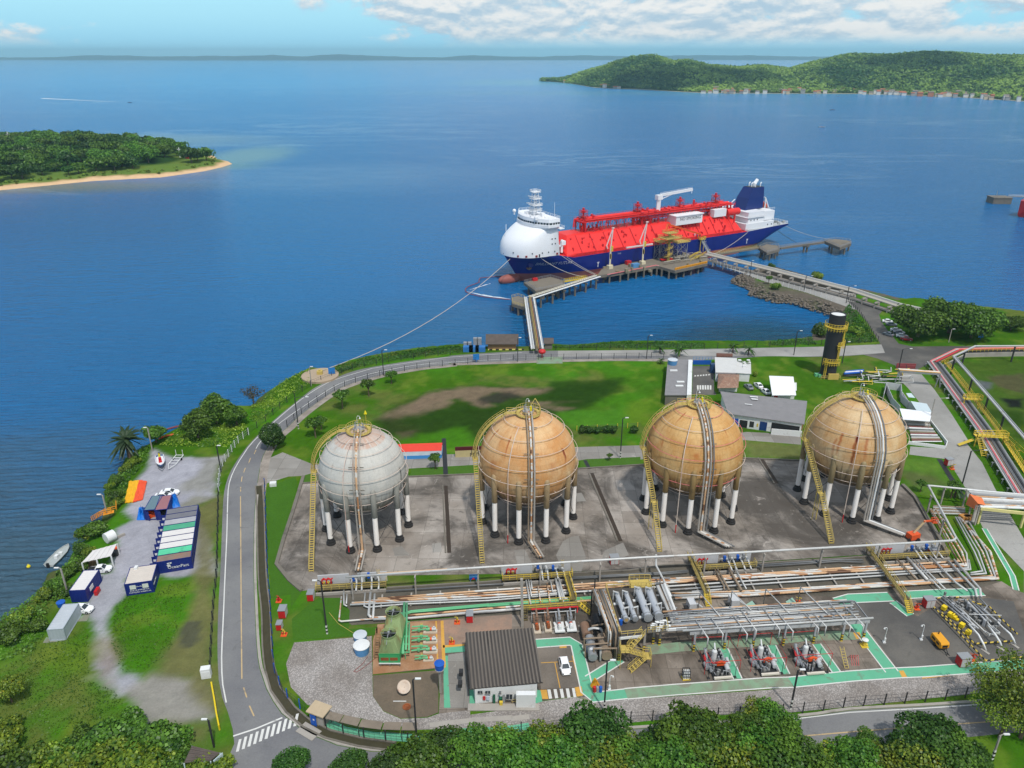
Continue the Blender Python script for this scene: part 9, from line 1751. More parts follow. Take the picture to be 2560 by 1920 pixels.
for r,x,y,tx,ty,arm,l_ in LP:lamp(l_,r,x,y,tx,ty,arm,None if 'pale' not in l_ and 'white' not in l_ else CONC,'banded' in l_ or 'striped' in l_ or r in 'fgh')
def fence(label,line,step,h,pm,mesh=True,lean=0.,rails=3):
 t=thing('wire_fence',label,'fence',(*line[0],0));q=MB()
 for i in range(rails):z=h*(i+1)/rails;q.tube([(*p,z)for p in line],.03,4)
 for p,g_ in along(line,.9):q.bar((p[0],p[1],.05),(p[0],p[1],h),.018)
 q.build('wire_mesh',DARK if pm is not WHITE else GREYM,t);pts=along(line,step)
 for p,g_ in pts[:100]:q=MB();q.bar((p[0],p[1],0),(p[0],p[1],h+.25),.16);q.build('post',pm,t)
fence('dark wire fence along the sea side of the coast road',curve(PL('a',[(2140,440)])+PL('s',[(60,900),(190,785),(300,690),(480,570),(640,505),(850,425),(1100,375),(1400,330),(1780,290)]),4),4.5,2.,DARK);fence('dark wire fence inside the coast road round the field',curve(PL('s',[(270,925),(350,850),(450,765),(560,690),(700,605),(850,545),(1100,480),(1300,440),(1500,410),(1900,370)])+PL('m',[(240,700),(760,690),(1500,680),(1900,670)]),4),4.5,2.,DARK);fence('dark wire fence between the quay road and the lagoon',PL('m',[(930,606),(1500,603),(2212,596)])+PL('n',[(380,1325),(900,1300)]),5,2.,DARK)
fence('white posted fence by the bend of the left road',curve(PL('a',[(2150,440),(2070,500),(1990,610),(1920,720),(1895,860),(1890,960)]),3),2.6,2.,WHITE);fence('low wire fence down the left edge of the road',curve(PL('a',[(1890,960),(1885,1300),(1875,1659)])+PL('e',[(1850,250),(1830,600),(1820,860)]),3),3.4,1.9,DARK);fence('blue railed fence between the road drain and the lawn',curve(PL('b',[(78,880),(90,1200),(105,1659)])+PL('f',[(120,150),(135,400),(145,600),(165,850),(240,1030),(370,1140),(450,1200)]),3),3.5,2.,BLUE);fence('tall dark fence along the front road behind the trees',curve(PL('f',[(600,1300),(760,1370),(1000,1420),(1300,1450),(1500,1450)])+PL('g',[(0,1370),(400,1300)])+PL('h',[(150,1200),(700,1135),(1330,1090),(1740,1050),(2400,1000)]),4),3.6,2.2,DARK)
fence('pale wire fence along the causeway road',PL('l',[(720,800),(940,890),(1250,990),(1690,1110),(2000,1210)]),3,2.,WHITE);fence('dark wire fence from the causeway to the quay corner',PL('n',[(690,950),(800,1080),(900,1240),(965,1310)]),3,2.,DARK);fence('yellow railing behind the clipped bushes',PL('c',[(560,405),(1110,375)]),3,1.4,YEL)
# vegetation
def leaf_material():
 m=bpy.data.materials.new('foliage');nt=nodes_of(m);k=N(nt)
 c=k.n('ShaderNodeAttribute',attribute_name='tint').outputs['Color']
 rn=k.n('ShaderNodeObjectInfo').outputs['Random']
 c=k.n('ShaderNodeHueSaturation',ins={'Hue':k.m('MULTIPLY_ADD',rn,.03,.485),'Value':k.m('MULTIPLY_ADD',rn,.5,.75),'Color':c}).outputs[0]
 a=k.n('ShaderNodeBsdfDiffuse',ins={'Color':c});b=k.n('ShaderNodeBsdfTranslucent',ins={'Color':c});g=k.n('ShaderNodeBsdfGlossy',ins={'Color':(.5,.55,.5,1),'Roughness':.45})
 x=k.n('ShaderNodeMixShader',ins={0:.30,1:a.outputs[0],2:b.outputs[0]});y=k.n('ShaderNodeMixShader',ins={0:.04,1:x.outputs[0],2:g.outputs[0]})
 k.n('ShaderNodeOutputMaterial',ins={0:y.outputs[0]});return m
LEAF=leaf_material();BARK=mat('bark',S(116,98,80,.7),.9,var=.3)
def leaves(b,pos,nrm,size,cols,r):
 """append one bent leaf clump per position (numpy arrays)"""
 n=len(pos);a=r.normal(size=(n,3));t=np.cross(nrm,a);t/=np.linalg.norm(t,axis=1)[:,None]+1e-9;u=np.cross(nrm,t);s=(size*r.uniform(.55,1.35,n))[:,None]
 q=np.stack([pos-t*s*.5,pos-u*s*.42+nrm*s*.12,pos+t*s*.5,pos+u*s*.42-nrm*s*.1],1).reshape(-1,3);k0=len(b.v)
 b.v.extend(q.tolist());b.f.extend([(k0+4*i,k0+4*i+1,k0+4*i+2,k0+4*i+3)for i in range(n)]);b.mi.extend([0]*n)
 if b.col is None:b.col=[]
 b.col.extend(np.repeat(np.concatenate([cols,np.ones((n,1))],1),4,0).tolist())
def crown(b,blobs,n,size,c0,c1,seed,ragged=.25,up=.35,flower=None):
 r=np.random.default_rng(seed);bl=np.array(blobs,float);w=(bl[:,3]*bl[:,4]);w/=w.sum();i=r.choice(len(bl),n,p=w);d=r.normal(size=(n,3));d[:,2]=d[:,2]*.9+up*.6;d/=np.linalg.norm(d,axis=1)[:,None]
 rad=1-np.abs(r.normal(size=n))*ragged*.6+r.uniform(-.05,.10,n);pos=bl[i,:3]+d*bl[i,3:6]*rad[:,None]
 lump=vnoise(pos[:,0]+seed,pos[:,1]+pos[:,2]*.7,.55,seed,2);pos+=d*((lump-.5)*bl[i,3].mean()*.35)[:,None]
 nn=d*.9+r.normal(size=(n,3))*.55+np.array([0,0,.35]);nn/=np.linalg.norm(nn,axis=1)[:,None];tone=np.clip(lump*.9+r.normal(size=n)*.22,0,1)[:,None];cols=np.array(c0)*(1-tone)+np.array(c1)*tone
 if flower is not None:f=(r.random(n)<flower[1]*np.clip((lump-.4)*5,0,1));cols[f]=flower[0]
 leaves(b,pos,nn,size,cols,r)
def tree_thing(name,label,cat,R_,H_,n,leaf,c0,c1,seed,nb=9,flat=.62,ragged=.25,flower=None,group=None,spread=.62):
 rd=random.Random(seed);t=thing(name,label,cat,(0,0,0),group);zc=H_-R_*flat;bl=[(0,0,zc,R_*.62,R_*.62,R_*flat*.75)]
 for i in range(nb):a=i*2.4+rd.random();q=R_*spread*math.sqrt((i+.6)/nb);s=R_*rd.uniform(.30,.46);bl.append((q*cos(a),q*sin(a),zc+R_*flat*rd.uniform(-.45,.42)*(1-q/R_*.5),s,s,s*.8))
 b=MB();crown(b,bl,n,leaf,c0,c1,seed,ragged,flower=flower);b.build('crown',LEAF,t);q=MB();q.tube([(0,0,-.2),(.1*R_*.2,0,zc*.4),(0,.05,zc*.75)],R_*.055+.05,7,r1=R_*.035+.03)
 for x,y,z,r_,_,_ in bl[1:8]:q.tube([(0,0,zc*.5),(x*.5,y*.5,zc*.8),(x*.9,y*.9,z)],R_*.028+.02,5,r1=R_*.01+.01)
 q.build('trunk',BARK,t);return t
DK0,DK1=(.014,.048,.007),(.080,.175,.022);MD0,MD1=(.032,.095,.010),(.150,.290,.028);YL0,YL1=(.045,.110,.010),(.30,.390,.034)
used={}
def plant(tree,p,s=1.,rz=None,label=None,z=0.):
 rz=random.uniform(0,6.28)if rz is None else rz
 if tree.name not in used:used[tree.name]=1;o=tree;o.location=(*p,z);o.rotation_euler=(0,0,rz);o.scale=(s,s,s*random.uniform(.9,1.08))
 else:o=dup(tree,(*p,z),rz,None,None,(s,s,s*random.uniform(.88,1.1)))
 if label:o['label']=label
 return o
TG='trees along the front road'
A1=tree_thing('broadleaf_tree','dark green domed tree along the front road','tree',5.6,9,6500,.46,DK0,DK1,1,group=TG);A2=tree_thing('broadleaf_tree','mid green tree along the front road','tree',5.4,9.5,6200,.46,MD0,MD1,2,11,.7,.35,group=TG,spread=.7);A3=tree_thing('broadleaf_tree','bright yellowish green tree along the front road','tree',5.,9,5200,.46,MD0,YL1,3,12,.75,.45,((.32,.30,.02),.10),TG,.75);A4=tree_thing('feathery_tree','airy feathery tree with gaps in its crown','tree',6.,13,3000,.42,MD0,YL1,4,10,.9,.6,None,TG,.85)
for r,x,y,tr_,s,l_ in[('g',735,1300,A1,1.08,'dark domed tree in front of the parked white car bay'),('h',1480,1330,A1,1.08,'dark domed tree standing alone over the front road at the right'),('h',1960,1000,A4,.78,'airy feathery tree rising before the green front path at the far right'),('h',2180,930,A4,.95,'grey green feathery tree cut by the right edge'),('f',285,1600,A1,.62,'small dark tree leftmost over the bend of the road'),('f',790,1620,A1,.66,'small dark tree second from the bend of the road'),('g',1560,1330,A2,1.05,'tall mid green tree just right of the domed one'),('h',870,1410,A2,.45,'small slim tree poking above the road edge'),('e',60,960,A3,.55,'yellow flowering tree at the left edge of the picture')]:plant(tr_,P(r,x,y,6*s),s,None,l_)
for r,x,y,i,s in[('f',1400,1560,1,.95),('f',1620,1430,0,.85),('f',1900,1460,1,.95),('f',2110,1400,2,.7),('g',80,1560,1,.95),('g',270,1430,2,.85),('g',420,1590,1,1),('g',640,1560,1,1.),('g',930,1470,2,.9),('g',800,1650,2,1.),('g',1120,1600,1,.95),('g',1280,1450,0,.8),('g',1400,1640,1,1.05),('g',1720,1480,1,1.),('g',1900,1620,2,1.),('g',2060,1330,1,.85),('g',2180,1180,2,.7),('g',2190,1500,1,.95),('h',60,1260,1,.8),('h',120,1480,1,.95),('h',330,1590,1,.9),('h',560,1600,2,.75),('h',780,1580,1,.9),('h',1000,1620,2,.85),('h',1200,1500,0,.8),('h',1330,1610,2,.95),('h',1620,1600,1,.95),('h',1760,1560,0,.7),('h',2060,1220,3,.75),('h',2260,1180,3,.9),('f',1150,1650,0,.8),('g',1600,1680,1,1.1),('h',100,1690,1,1.1)]:plant((A1,A2,A3,A4)[i],P(r,x,y,6*s),s)
BG='bushes on the left bank';B1=tree_thing('bush','dark green bush on the left bank','bush',2.4,2.6,1500,.36,DK0,MD1,11,6,.6,.3,group=BG);B2=tree_thing('bush','bright green bush on the left bank','bush',2.2,2.4,1300,.34,MD0,YL1,12,6,.6,.4,group=BG)
for r,x,y,i,s in[('e',890,1370,0,1.7),('e',1130,1330,0,1.5),('e',1330,1390,0,1.8),('e',1480,1430,0,1.4),('e',720,1380,0,1.1),('e',980,1480,1,1.6),('e',1220,1500,1,1.5),('e',700,1500,0,1.5),('e',500,1520,1,1.4),('e',300,1560,1,1.5),('e',150,1620,0,1.6),('e',560,1630,1,1.6),('e',800,1630,1,1.7),('e',1080,1620,1,1.7),('e',1330,1600,1,1.6),('e',1560,1590,0,1.2),('e',1720,1640,1,1.3),('e',1900,1650,1,1.2),('e',70,1290,1,1.3),('e',40,1480,1,1.4),('e',300,420,0,1.),('e',150,370,1,1.1),('e',60,500,0,1.3),('e',220,330,1,1.),('e',380,150,1,1.),('e',480,70,0,1.),('e',560,130,0,.8),('a',560,1630,0,1.),('a',700,1560,0,.9),('a',760,1450,1,.9),('a',690,1420,0,.9),('a',790,1250,0,1.5),('a',720,1290,1,1.),('a',1000,820,0,1.),('a',1090,720,1,1.),('a',980,950,0,1.),('a',1010,1010,1,.9),('a',1160,660,1,.9),('a',940,880,1,.8)]:plant((B1,B2)[i],P(r,x,y,1.2*s),s)
for r,x,y,s,i,l_ in(('n',440,1240,1.9,0,'dense shrub at the lagoon corner left of the stack'),('n',760,1230,1.5,1,'shrub right of the stack on the lagoon bank'),('n',420,760,1.9,1,'round bush behind the viaduct'),('l',1340,860,1.,0,'small bush beside the viaduct nearest the jetty'),('l',1385,1080,1.4,1,'bush on the rocks beside the causeway fence')):plant((B1,B2)[i],P(r,x,y),s,None,l_)
S1=tree_thing('shore_tree','dense dark green tree of the pair on the shore behind the palm','tree',5.5,8.5,4500,.55,DK0,MD1,21,10,.7,.3,group='trees on the shore')
for r,x,y,s,l_ in[('a',1850,200,1.05,'tall dense shore tree behind the gravel yard'),('a',1690,330,1.,'dark shore tree left of the tall one'),('a',2030,250,.8,'lower shore tree next to the bend of the road'),('a',1330,400,.75,'low spreading tree just right of the palm')]:plant(S1,P(r,x,y,5*s),s,None,l_)
plant(tree_thing('round_tree','neatly rounded dark ficus tree at the road bend by the grey sphere','tree',4.6,9.2,6500,.42,(.012,.038,.006),(.060,.105,.014),22,6,1.,.12,spread=.35),P('b',135,430,4.6),1.)
plant(tree_thing('bare_tree','greyish bare tree on the shore by the coast road','tree',3.6,8,600,.4,(.06,.055,.04),(.12,.11,.07),23,10,1.1,.7,spread=.8),P('o',545,850,4),1.)
RTG='big trees by the junction car park';RT=tree_thing('rain_tree','wide green tree at the left of the junction group, over the parked cars','tree',11,13,8500,.85,DK0,MD1,31,14,.5,.3,group=RTG,spread=.72)
for x,y,s,l_ in((1330,1080,1.,None),(1600,1050,1.,'wide green tree in the middle of the junction group'),(1800,1080,1.05,'wide dark tree at the right of the junction group'),(2120,1110,.5,'small pale tree by the concrete viaduct at the right edge')):plant(RT,P('n',x,y,8*s),s,None,l_)
SG='small trees on the field';ST=tree_thing('small_tree','thin umbrella shaped tree beside the coast road lamp','tree',2.4,5,900,.4,DK0,MD1,41,8,.45,.4,group=SG)
for r,x,y,s,z,l_ in[('s',1165,455,1.,4,None),('s',970,585,1.1,3,'low spreading tree inside the coast road fence'),('s',740,690,1.3,3,'faint spreading tree on the dark slope left of the hollow'),('b',510,410,1.2,2,'rounded shrub tree behind the grey sphere stairs'),('b',560,345,.9,2,'small dark shrub behind the grey sphere stairs'),('b',1545,650,.9,3,'bright young tree in front of the tricolour shed'),('c',845,620,.45,1.5,'tiny sapling on the verge near the ochre sphere'),('l',1320,985,.8,2,'small tree at the causeway fence'),('z',960,950,.9,1,'leafy shrub under the white overhead pipe corner'),('z',430,840,.7,1,'small shrub at the corner of the tank slab')]:plant(ST,P(r,x,y,z),s,None,l_)
HG='clipped bushes by the yellow railing';HB_=tree_thing('clipped_bush','clipped dark bush in the row before the yellow railing','bush',1.7,2.4,900,.34,DK0,DK1,51,5,.7,.2,group=HG)
for x in(1165,1225,1290,1370,1430,1610):plant(HB_,P('m',x,1290,1.2),1.)
plant(tree_thing('ball_bush','round yellow green ball bush by the white annex','bush',1.2,2.2,700,.25,MD0,YL1,52,2,.9,.1,spread=.2),P('t',997,258,1),1.)
def palm(label,p,s,nf=34,c0=(.022,.045,.020),c1=(.055,.085,.030),trunk=3.2,name='palm_tree'):
 t=thing(name,label,'palm',(*p,0),'palms');rd=random.Random(int(p[0]*7));q=MB();q.tube([Vec((*p,-.5)),Vec((*p,trunk*.6*s)),Vec((p[0]+.1,p[1],trunk*s))],.35*s,8,r1=.28*s);q.build('trunk',BARK,t);b=MB();b.col=[];r=np.random.default_rng(5)
 for i in range(nf):
  a=rd.uniform(0,6.28);el_=rd.uniform(-.35,1.35);L=s*rd.uniform(2.8,4.);pts=[Vec((p[0]+cos(a)*L*f*cos(el_*(1-f*.5)),p[1]+sin(a)*L*f*cos(el_*(1-f*.5)),trunk*s+L*(sin(el_)*f-.55*f*f)))for f in(0,.25,.5,.75,1)];tone=rd.random();c=[c0[j]*(1-tone)+c1[j]*tone for j in range(3)]
  for f0,f1,w0,w1 in zip(pts[:-1],pts[1:],(.08,.32,.36,.25),(.32,.36,.25,.02)):
   d_=(f1-f0).normalized();sd_=d_.cross(Vec((0,0,1))).normalized();n0=len(b.v)
   for sgn in(-1,1):k0=len(b.v);dr=Vec((0,0,-.35));b.v+=[tuple(f0),tuple(f0+(sd_*sgn+dr)*w0*s),tuple(f1+(sd_*sgn+dr)*w1*s),tuple(f1)];b.f.append((k0,k0+1,k0+2,k0+3));b.mi.append(0);b.col+=[(*c,1)]*4
 b.build('crown',LEAF,t)
palm('big dark date palm on the left bank',P('a',1110,590,1),1.5,60)
for r,x,y,s,l_ in(('t',340,110,.9,'bushy palm at the corner of the flat grey building'),('t',172,80,.7,'small palm on the lawn by the quay road'),('t',800,75,.8,'palm behind the white gatehouse'),('t',935,95,.8,'palm right of the white gatehouse'),('t',897,235,.8,'palm in front of the white annex'),('z',1010,990,.8,'low palm by the drain under the pipe corner'),('t',178,170,.5,'tiny palm by the pale path')):palm(l_,P(r,x,y),s,26,(.02,.06,.012),(.06,.13,.02),3.)
# dense low growth nobody could count
def growth(name,polys,per_m2,h,size,c0,c1,seed,blade=False,lump=1.):
 r=np.random.default_rng(seed);b=MB()
 for poly in polys:
  xs=[p[0]for p in poly];ys=[p[1]for p in poly];A=abs(sum(poly[i-1][0]*poly[i][1]-poly[i][0]*poly[i-1][1]for i in range(len(poly))))/2;n=int(A*per_m2);
  if n<1:continue
  bx=(max(xs)-min(xs))*(max(ys)-min(ys));m=int(n*bx/A);x=r.uniform(min(xs),max(xs),m);y=r.uniform(min(ys),max(ys),m);_,ok=seg_dist(x,y,poly);x,y=x[ok],y[ok];n=len(x);hn=vnoise(x,y,.3,seed,3);dd,ii=seg_dist(x,y,SHORE);g=np.where(ii,np.minimum(0,SEA+np.minimum(dd,6)*.62),SEA)
  z=g+h*r.random(n)**.7*np.clip((hn-.28)*2.2,.05,1)*lump;pos=np.stack([x,y,z],1);nn=r.normal(size=(n,3))*(.45 if not blade else 1)+np.array([0,-.12,.8 if not blade else .05]);nn/=np.linalg.norm(nn,axis=1)[:,None];tone=np.clip(vnoise(x,y,.16,seed+3)*1.5-.3+r.normal(size=n)*.2,0,1)[:,None];leaves(b,pos,nn,size,np.array(c0)*(1-tone)+np.array(c1)*tone,r)
 o=b.build(name,LEAF,kind='stuff');return o
growth('bank_scrub',[PL('e',[(-60,430),(290,190),(420,60),(560,10),(600,140),(640,230),(500,250),(420,380),(400,560),(300,700),(0,780)],-1),PL('a',[(410,1650),(560,1590),(660,1430),(760,1390),(720,1480),(700,1560),(680,1659)],-1),PL('a',[(905,1090),(905,930),(1050,720),(1090,640),(1290,560),(1300,660),(1200,800),(1140,840),(1080,1020),(1060,1080),(960,1110)],-1),PL('a',[(640,1310),(800,1180),(900,1180),(900,1290),(760,1330)],-1)],9,1.6,.42,DK0,MD1,61)
growth('bank_scrub',[PL('a',[(1420,480),(1600,380),(1640,300),(1800,200),(2080,280),(2140,420),(2060,480),(1960,560),(1500,560),(1380,560)],-.5),PL('s',[(-20,690),(60,680),(190,570),(330,490),(460,440),(480,520),(470,560),(300,680),(170,790),(60,880),(-60,900)],-.5)],7,1.3,.42,MD0,YL1,62)
growth('tall_grass',[PL('s',[(630,450),(720,400),(900,352),(1100,312),(1400,270),(1790,236),(1790,292),(1400,330),(1100,376),(850,426),(650,505)],-.5),PL('m',[(905,580),(1050,585),(1500,552),(2212,552),(2212,598),(1500,603),(920,604)],-.5),PL('n',[(0,1312),(180,1293),(370,1275),(420,1330),(0,1340)],-.5),PL('n',[(570,1180),(620,1060),(700,980),(860,1200),(950,1300),(700,1320),(560,1320)],-.3)],10,1.1,.5,(.022,.075,.008),(.075,.20,.018),63,True)
growth('rough_grass',[PL('e',[(0,800),(380,590),(760,430),(770,900),(1000,1000),(1120,1200),(880,1290),(600,1300),(300,1500),(-100,1659)]),PL('e',[(1000,250),(1090,180),(1340,160),(1500,60),(1640,60),(1560,360),(1490,620),(1300,800),(1060,840),(960,600)])],9,.30,.26,(.030,.095,.007),(.125,.205,.022),64,True)
# rock armour of the causeway
r=np.random.default_rng(8);q=MB();line=PL('n',[(560,1075),(470,1035),(330,995),(200,955),(60,945)],SEA+.8)+PL('l',[(1250,1165),(1135,1130),(1155,1085),(1040,1035),(950,1000)],SEA+.8)+PL('l',[(975,960),(1050,940)],SEA+.8);lp_=along(line,.34)
for p,h in lp_:
 for _ in range(2):
  o_=abs(r.normal())*2.8-.9;s=r.uniform(.28,.85);c=np.array([p[0]+sin(h)*o_*-1*(-1),p[1]-cos(h)*o_*1,SEA+.2+min(2.7,max(0,o_+.9)*.75)]);v=np.array([(1,0,0),(-1,0,0),(0,1,0),(0,-1,0),(0,0,.8),(0,0,-.6),(.6,.6,.45),(-.6,.6,.4),(-.6,-.6,.45),(.6,-.6,.5)])*s*r.uniform(.7,1.25,(10,3));q.add((c+v).tolist(),[(4,6,7),(4,7,8),(4,8,9),(4,9,6),(0,2,6),(2,1,7),(2,7,6),(1,3,8),(1,8,7),(3,0,9),(3,9,8),(0,6,9),(5,2,0),(5,1,2),(5,3,1),(5,0,3)])
q.build('rock_armour',mat('rock',S(126,116,104,.72),.95,var=.45,scale=.7,fine=.25),kind='stuff')
# wooded point on the left
ISL=PL('i',[(-500,905),(0,822),(160,806),(400,782),(700,766),(880,740),(960,722),(1003,708),(985,697),(940,690)],SEA);t0=P('i',1003,705,SEA);ISL+=[(t0[0]-40,t0[1]+60),(t0[0]-120,t0[1]+150),(t0[0]-260,t0[1]+200),(t0[0]-480,t0[1]+190),(t0[0]-700,t0[1]+120)]
def island(name,poly,step,seed,hs):
 xs=[p[0]for p in poly];ys=[p[1]for p in poly];x_,y_=np.meshgrid(np.arange(min(xs)-12,max(xs)+12,step),np.arange(min(ys)-12,max(ys)+12,step));d_,n_=seg_dist(x_,y_,poly);s_=np.where(n_,d_,-d_);z=SEA+np.clip(s_,-5,9)*.32+np.clip(s_-9,0,60)*hs;w=s_+(vnoise(x_,y_,.06,seed)-.5)*9
 c=np.zeros(x_.shape+(3,));c[:]=S(226,190,150,.8);c=lerp(c,S(190,150,110,.7),np.clip((w-5)/3,0,1));c=lerp(c,(.105,.17,.03),np.clip((w-6)/3,0,1));c=lerp(c,(.12,.17,.03),np.clip((vnoise(x_,y_,.05,seed+1)-.5)*5,0,1)*np.clip((w-9)/3,0,1));c=lerp(c,(.02,.05,.01),np.clip((w-38)/10,0,1));b=MB();b.v=np.stack([x_,y_,z],-1).reshape(-1,3).tolist();ny,nx=x_.shape;ix=np.arange(ny*nx).reshape(ny,nx);k_=s_>-5;f=np.stack([ix[:-1,:-1],ix[:-1,1:],ix[1:,1:],ix[1:,:-1]],-1)[k_[:-1,:-1]|k_[1:,1:]];b.f=f.tolist();b.mi=[0]*len(b.f);b.col=np.concatenate([c.reshape(-1,3),np.ones((ny*nx,1))],1).tolist();b.build(name,TURFM,kind='structure',smooth=True)
island('point_land',ISL,4,71,.08)
FT=[tree_thing('point_tree','tree of the dense wood on the left point','tree',9,12,900,1.7,c0,c1,80+i,9,.55,.3,group='trees of the wood on the left point',spread=.7)for i,(c0,c1)in enumerate(((DK0,DK1),(DK0,MD1),(MD0,MD1)))];FB=tree_thing('point_shrub','low shrub on the grassy front of the left point','bush',3.2,3.4,260,1.,MD0,YL1,85,5,.6,.3,group='shrubs on the left point')
r=np.random.default_rng(14);x=r.uniform(-720,-255,5000);y=r.uniform(600,1010,5000);d_,n_=seg_dist(x,y,ISL);got=[];gs=[]
for a,b,c,ok in zip(x,y,d_,n_):
 if not ok:continue
 vis=abs(a)<b*.72+40
 if not vis:continue
 if c>22+6*sin(a*.05)and all((a-u)**2+(b-v)**2>80 for u,v in got)and len(got)<230:got.append((a,b));plant(FT[len(got)%3],(a,b),r.uniform(.75,1.25),None,None,SEA+2.9+min(60,c-9)*.08)
 elif 7<c<26 and r.random()<.9 and all((a-u)**2+(b-v)**2>40 for u,v in gs)and len(gs)<130:gs.append((a,b));plant(FB,(a,b),r.uniform(.4,1.),None,None,SEA+2.6)
for x,y,h,l_ in((780,690,12,'thin white mast on the left point near its tip'),(48,640,18,'pale lattice mast above the trees at the left edge'),(130,735,8,'short white post in the grass of the left point')):c=P('i',x,y,0);q=MB();q.bar((*c,-1),(*c,h),.7);q.bar((c[0]-2,c[1],h*.85),(c[0]+2,c[1],h*.85),.5);props(q.build('mast',WHITE),l_,'mast')
c=P('i',812,690,1);q=MB();q.cbox((*c,1),3.5,2.5,3,.3);q.bar((*c,0),(*c,4.6),1.2);props(q.build('red_marker',RED),'small red marker hut near the tip of the left point','marker')
# wooded island with its village, far coast
JS=[(120,352),(170,353),(260,362),(350,378),(450,384),(550,387),(700,396),(820,402),(1000,404),(1200,405),(1500,406),(1700,412),(1900,419),(2212,439),(2600,470),(3100,520)];JR=[(120,350),(170,346),(260,325),(330,300),(390,285),(450,262),(520,240),(600,236),(690,263),(740,256),(840,280),(960,290),(1060,280),(1180,296),(1300,262),(1420,233),(1600,236),(1740,223),(1860,226),(2000,240),(2212,240),(2600,250),(3100,260)]
def itp(L,x):return float(np.interp(x,[p[0]for p in L],[p[1]for p in L]))
cols_=np.arange(125,3000,16);rows_=np.linspace(0,2,44);HV=[]
for x in cols_:
 sx0,sy0=P('j',x,itp(JS,x),SEA);D=math.hypot(sx0,sy0);ux,uy=sx0/D,sy0/D;dep=620*min(1,.12+(x-120)/420);rb=(sx0+ux*dep,sy0+uy*dep);hr=max(2,hgt('j',x,itp(JR,x)+5,rb));row=[]
 for s in rows_:
  q=(sx0+ux*dep*s,sy0+uy*dep*s);nz=float(vnoise(np.array([q[0]]),np.array([q[1]]),.0042,91,4)[0])-.5
  sh=s if s<1 else max(0,2-s);e=sh*sh*(3-2*sh);low=max(0,min(1,(sh-.12)/.3));z=SEA-.5+2.5*min(1,sh*14)+hr*(.22*low+.78*e)*(1+nz*.9*(1-e)*1.)
  row.append((q[0],q[1],z))
 HV.append(row)
b=MB();nr_=len(rows_);b.v=[p for r_ in HV for p in r_];b.f=[(i*nr_+j,(i+1)*nr_+j,(i+1)*nr_+j+1,i*nr_+j+1)for i in range(len(cols_)-1)for j in range(nr_-1)];b.mi=[0]*len(b.f);b.col=[((.42,.36,.27,1)if j<1 else(.055,.09,.02,1)if(i*7+j*3)%11>8 else(.03,.06,.012,1))for i in range(len(cols_))for j in range(nr_)];b.build('island_hills',TURFM,kind='structure',smooth=True)
r=np.random.default_rng(17);H_=np.array(HV);n=15000;ci_=r.uniform(0,len(cols_)-1.01,n);ri=r.uniform(.9,26,n);i0=ci_.astype(int);j0=ri.astype(int);fi=(ci_-i0)[:,None];fj=(ri-j0)[:,None];p=(H_[i0,j0]*(1-fi)+H_[i0+1,j0]*fi)*(1-fj)+(H_[i0,j0+1]*(1-fi)+H_[i0+1,j0+1]*fi)*fj;b=MB()
den=vnoise(p[:,0],p[:,1],.012,95,3);p=p[(den>.36)|(r.random(n)<.5)];n=len(p);tn=np.clip(vnoise(p[:,0],p[:,1],.007,96,3)*1.8-.45+r.normal(size=n)*.16,0,1)
for k_ in range(6):o_=r.normal(size=(n,3))*np.array([3.6,3.6,2.])+np.array([0,0,4.5]);nn=o_/9+r.normal(size=(n,3))*.35+np.array([0,-.1,.5]);nn/=np.linalg.norm(nn,axis=1)[:,None];t_=np.clip(tn+o_[:,2]*.02-.09,0,1)[:,None];leaves(b,p+o_,nn,7.,np.array(DK0)*1.5*(1-t_)+np.array((.24,.34,.05))*t_,r)
b.build('island_forest',LEAF,kind='stuff')
HC=[mat('house_white',S(232,226,216),.7),mat('house_cream',S(220,196,160),.7),mat('house_terracotta',S(196,124,90),.7),mat('house_grey',S(170,166,160),.7)];RC=[mat('tile_roof',S(176,104,72),.85,var=.3),mat('grey_tile_roof',S(140,128,118),.85,var=.3)];rd=random.Random(33)
xs=[230,290,300,385,400,415,445,460]+[rd.uniform(815,1030)for _ in range(20)]+[rd.uniform(1030,1560)for _ in range(22)]+[rd.uniform(1560,2212)for _ in range(46)]
for x in xs:
 c=P('j',x,itp(JS,x)-1.2-rd.random()*rd.choice((4,9)),SEA+2);w,dp_,h=rd.uniform(8,14),rd.uniform(6,9),rd.choice((4,5,5,7,9));d0=math.hypot(*c);sx0,sy0=P('j',x,itp(JS,x),SEA);g_=SEA+2+max(0,d0-math.hypot(sx0,sy0))*.035;q=MB();q.cbox((*c,g_-2),w,dp_,h+2,-.25);k0=len(q.v);rr=Matrix.Rotation(-.25,3,'Z');rv=[rr@Vec(v)+Vec((*c,g_+h))for v in((-w*.55,-dp_*.6,0),(w*.55,-dp_*.6,0),(w*.55,dp_*.6,0),(-w*.55,dp_*.6,0),(-w*.55,0,2.2),(w*.55,0,2.2))];q.add(rv,[(0,1,5,4),(2,3,4,5),(0,4,3),(1,2,5)],1);props(q.build('village_house',[HC[rd.choice((0,0,0,1,1,2,3))],rd.choice(RC)]),'little house of the village along the shore of the wooded island','house','village houses on the island shore')
for x,y,l_ in((1385,475,'tiny dark boat off the island village'),(1340,550,'tiny pale boat nearest below the island village'),(1295,412,'white boat close to the village beach'),(1410,416,'white boat by the village shore right of the other')):boat('small_boat',l_,P('j',x,y,SEA),.1,11,BLACK if 'dark' in l_ else WHITE,GREYM,SEA-.1)
b=MB();xs=np.linspace(-13500,15500,420);pk=lambda x:22+130*float(vnoise(np.array([x]),np.array([0.]),.0008,101,5)[0])**1.7+float(vnoise(np.array([x]),np.array([5.]),.006,102,2)[0])*14
for x in xs:z=pk(x);y=15000+500*sin(x*.0004);b.v+=[(x,y-60,SEA),(x,y+160,z*.45),(x,y+420,z*.85),(x,y+800,z),(x,y+1400,SEA)]
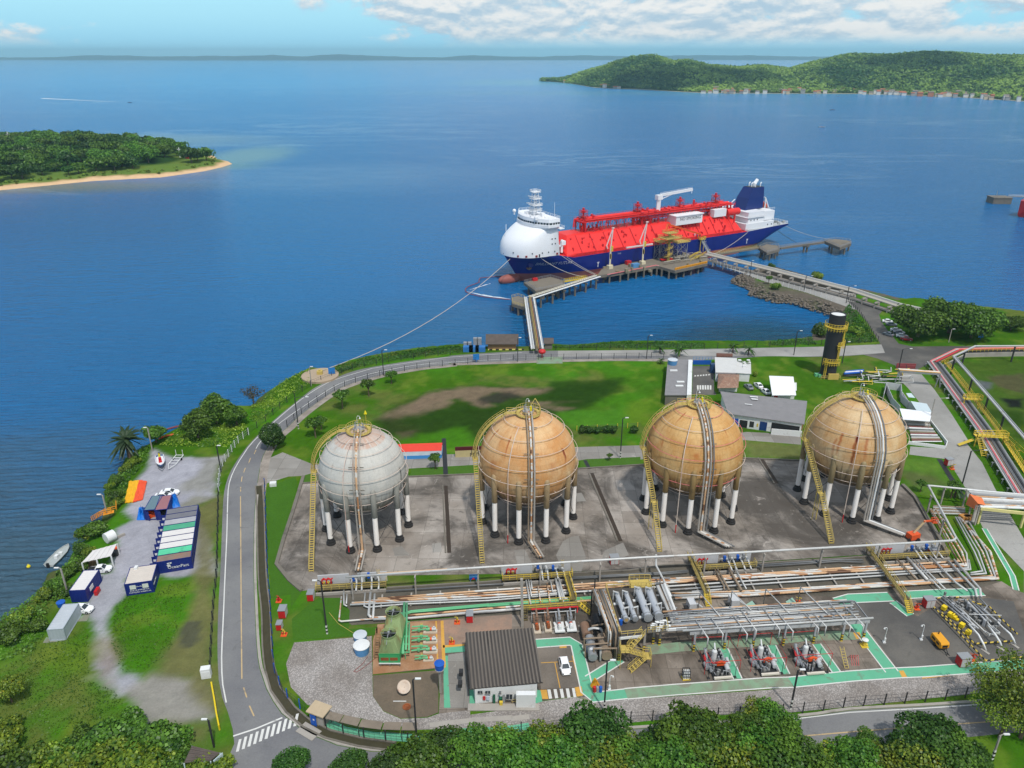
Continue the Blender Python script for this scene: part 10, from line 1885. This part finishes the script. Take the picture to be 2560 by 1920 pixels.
b.f=[(i*5+j,(i+1)*5+j,(i+1)*5+j+1,i*5+j+1)for i in range(len(xs)-1)for j in range(4)];b.mi=[0]*len(b.f);b.build('hills',mat('far_coast',(.03,.09,.12),.9,var=.4,scale=.003,dirt=((.45,.44,.42),.05,.008)),kind='structure',smooth=True)
b=MB();xs=np.linspace(3600,9500,120)
for x in xs:e=sin(pi*(x-3600)/5900)**.6;z=20+150*e*float(vnoise(np.array([x]),np.array([9.]),.0009,103,4)[0]);y=9000+x*.1;b.v+=[(x,y,SEA),(x,y+200,z*.6),(x,y+450,z),(x,y+900,SEA)]
b.f=[(i*4+j,(i+1)*4+j,(i+1)*4+j+1,i*4+j+1)for i in range(len(xs)-1)for j in range(3)];b.mi=[0]*len(b.f);b.build('hills',MATS['far_coast'],kind='structure',smooth=True)
# cumulus drifting above the island (higher than the picture shows): it shades the hills
q=MB();cm=bpy.data.materials.new('cloud');nt=nodes_of(cm);k=N(nt);x_=k.n('ShaderNodeMixShader',ins={0:.5,1:k.n('ShaderNodeBsdfDiffuse',ins={'Color':(.9,.9,.9,1)}).outputs[0],2:k.n('ShaderNodeBsdfTranslucent',ins={'Color':(.8,.8,.8,1)}).outputs[0]});k.n('ShaderNodeOutputMaterial',ins={0:x_.outputs[0]});rd=random.Random(6)
for cx,cy,n,sp_ in((620,2700,8,150),(1330,2640,6,150),(1900,2080,7,150)):
 zc_=900;ox,oy=[sdir[i]/sdir[2]*zc_ for i in(0,1)]
 for i in range(n):r_=rd.uniform(70,150);q.ball((cx+ox+rd.gauss(0,sp_),cy+oy+rd.gauss(0,sp_*.45),zc_+rd.uniform(-20,60)),r_,12,7,sz=.45)
q.build('clouds',cm,kind='structure',smooth=True)
# sea air
hb=MB();hb.box(-16900,-2300,SEA-1,16900,17200,190)
hm=bpy.data.materials.new('sea_haze');nt=nodes_of(hm);k=N(nt)
pv=k.n('ShaderNodeVolumePrincipled',ins={'Color':(.48,.84,1,1),'Density':.000075,'Anisotropy':.2})
k.n('ShaderNodeOutputMaterial',ins={1:pv.outputs[0]})
hb.build('haze',hm,kind='stuff')
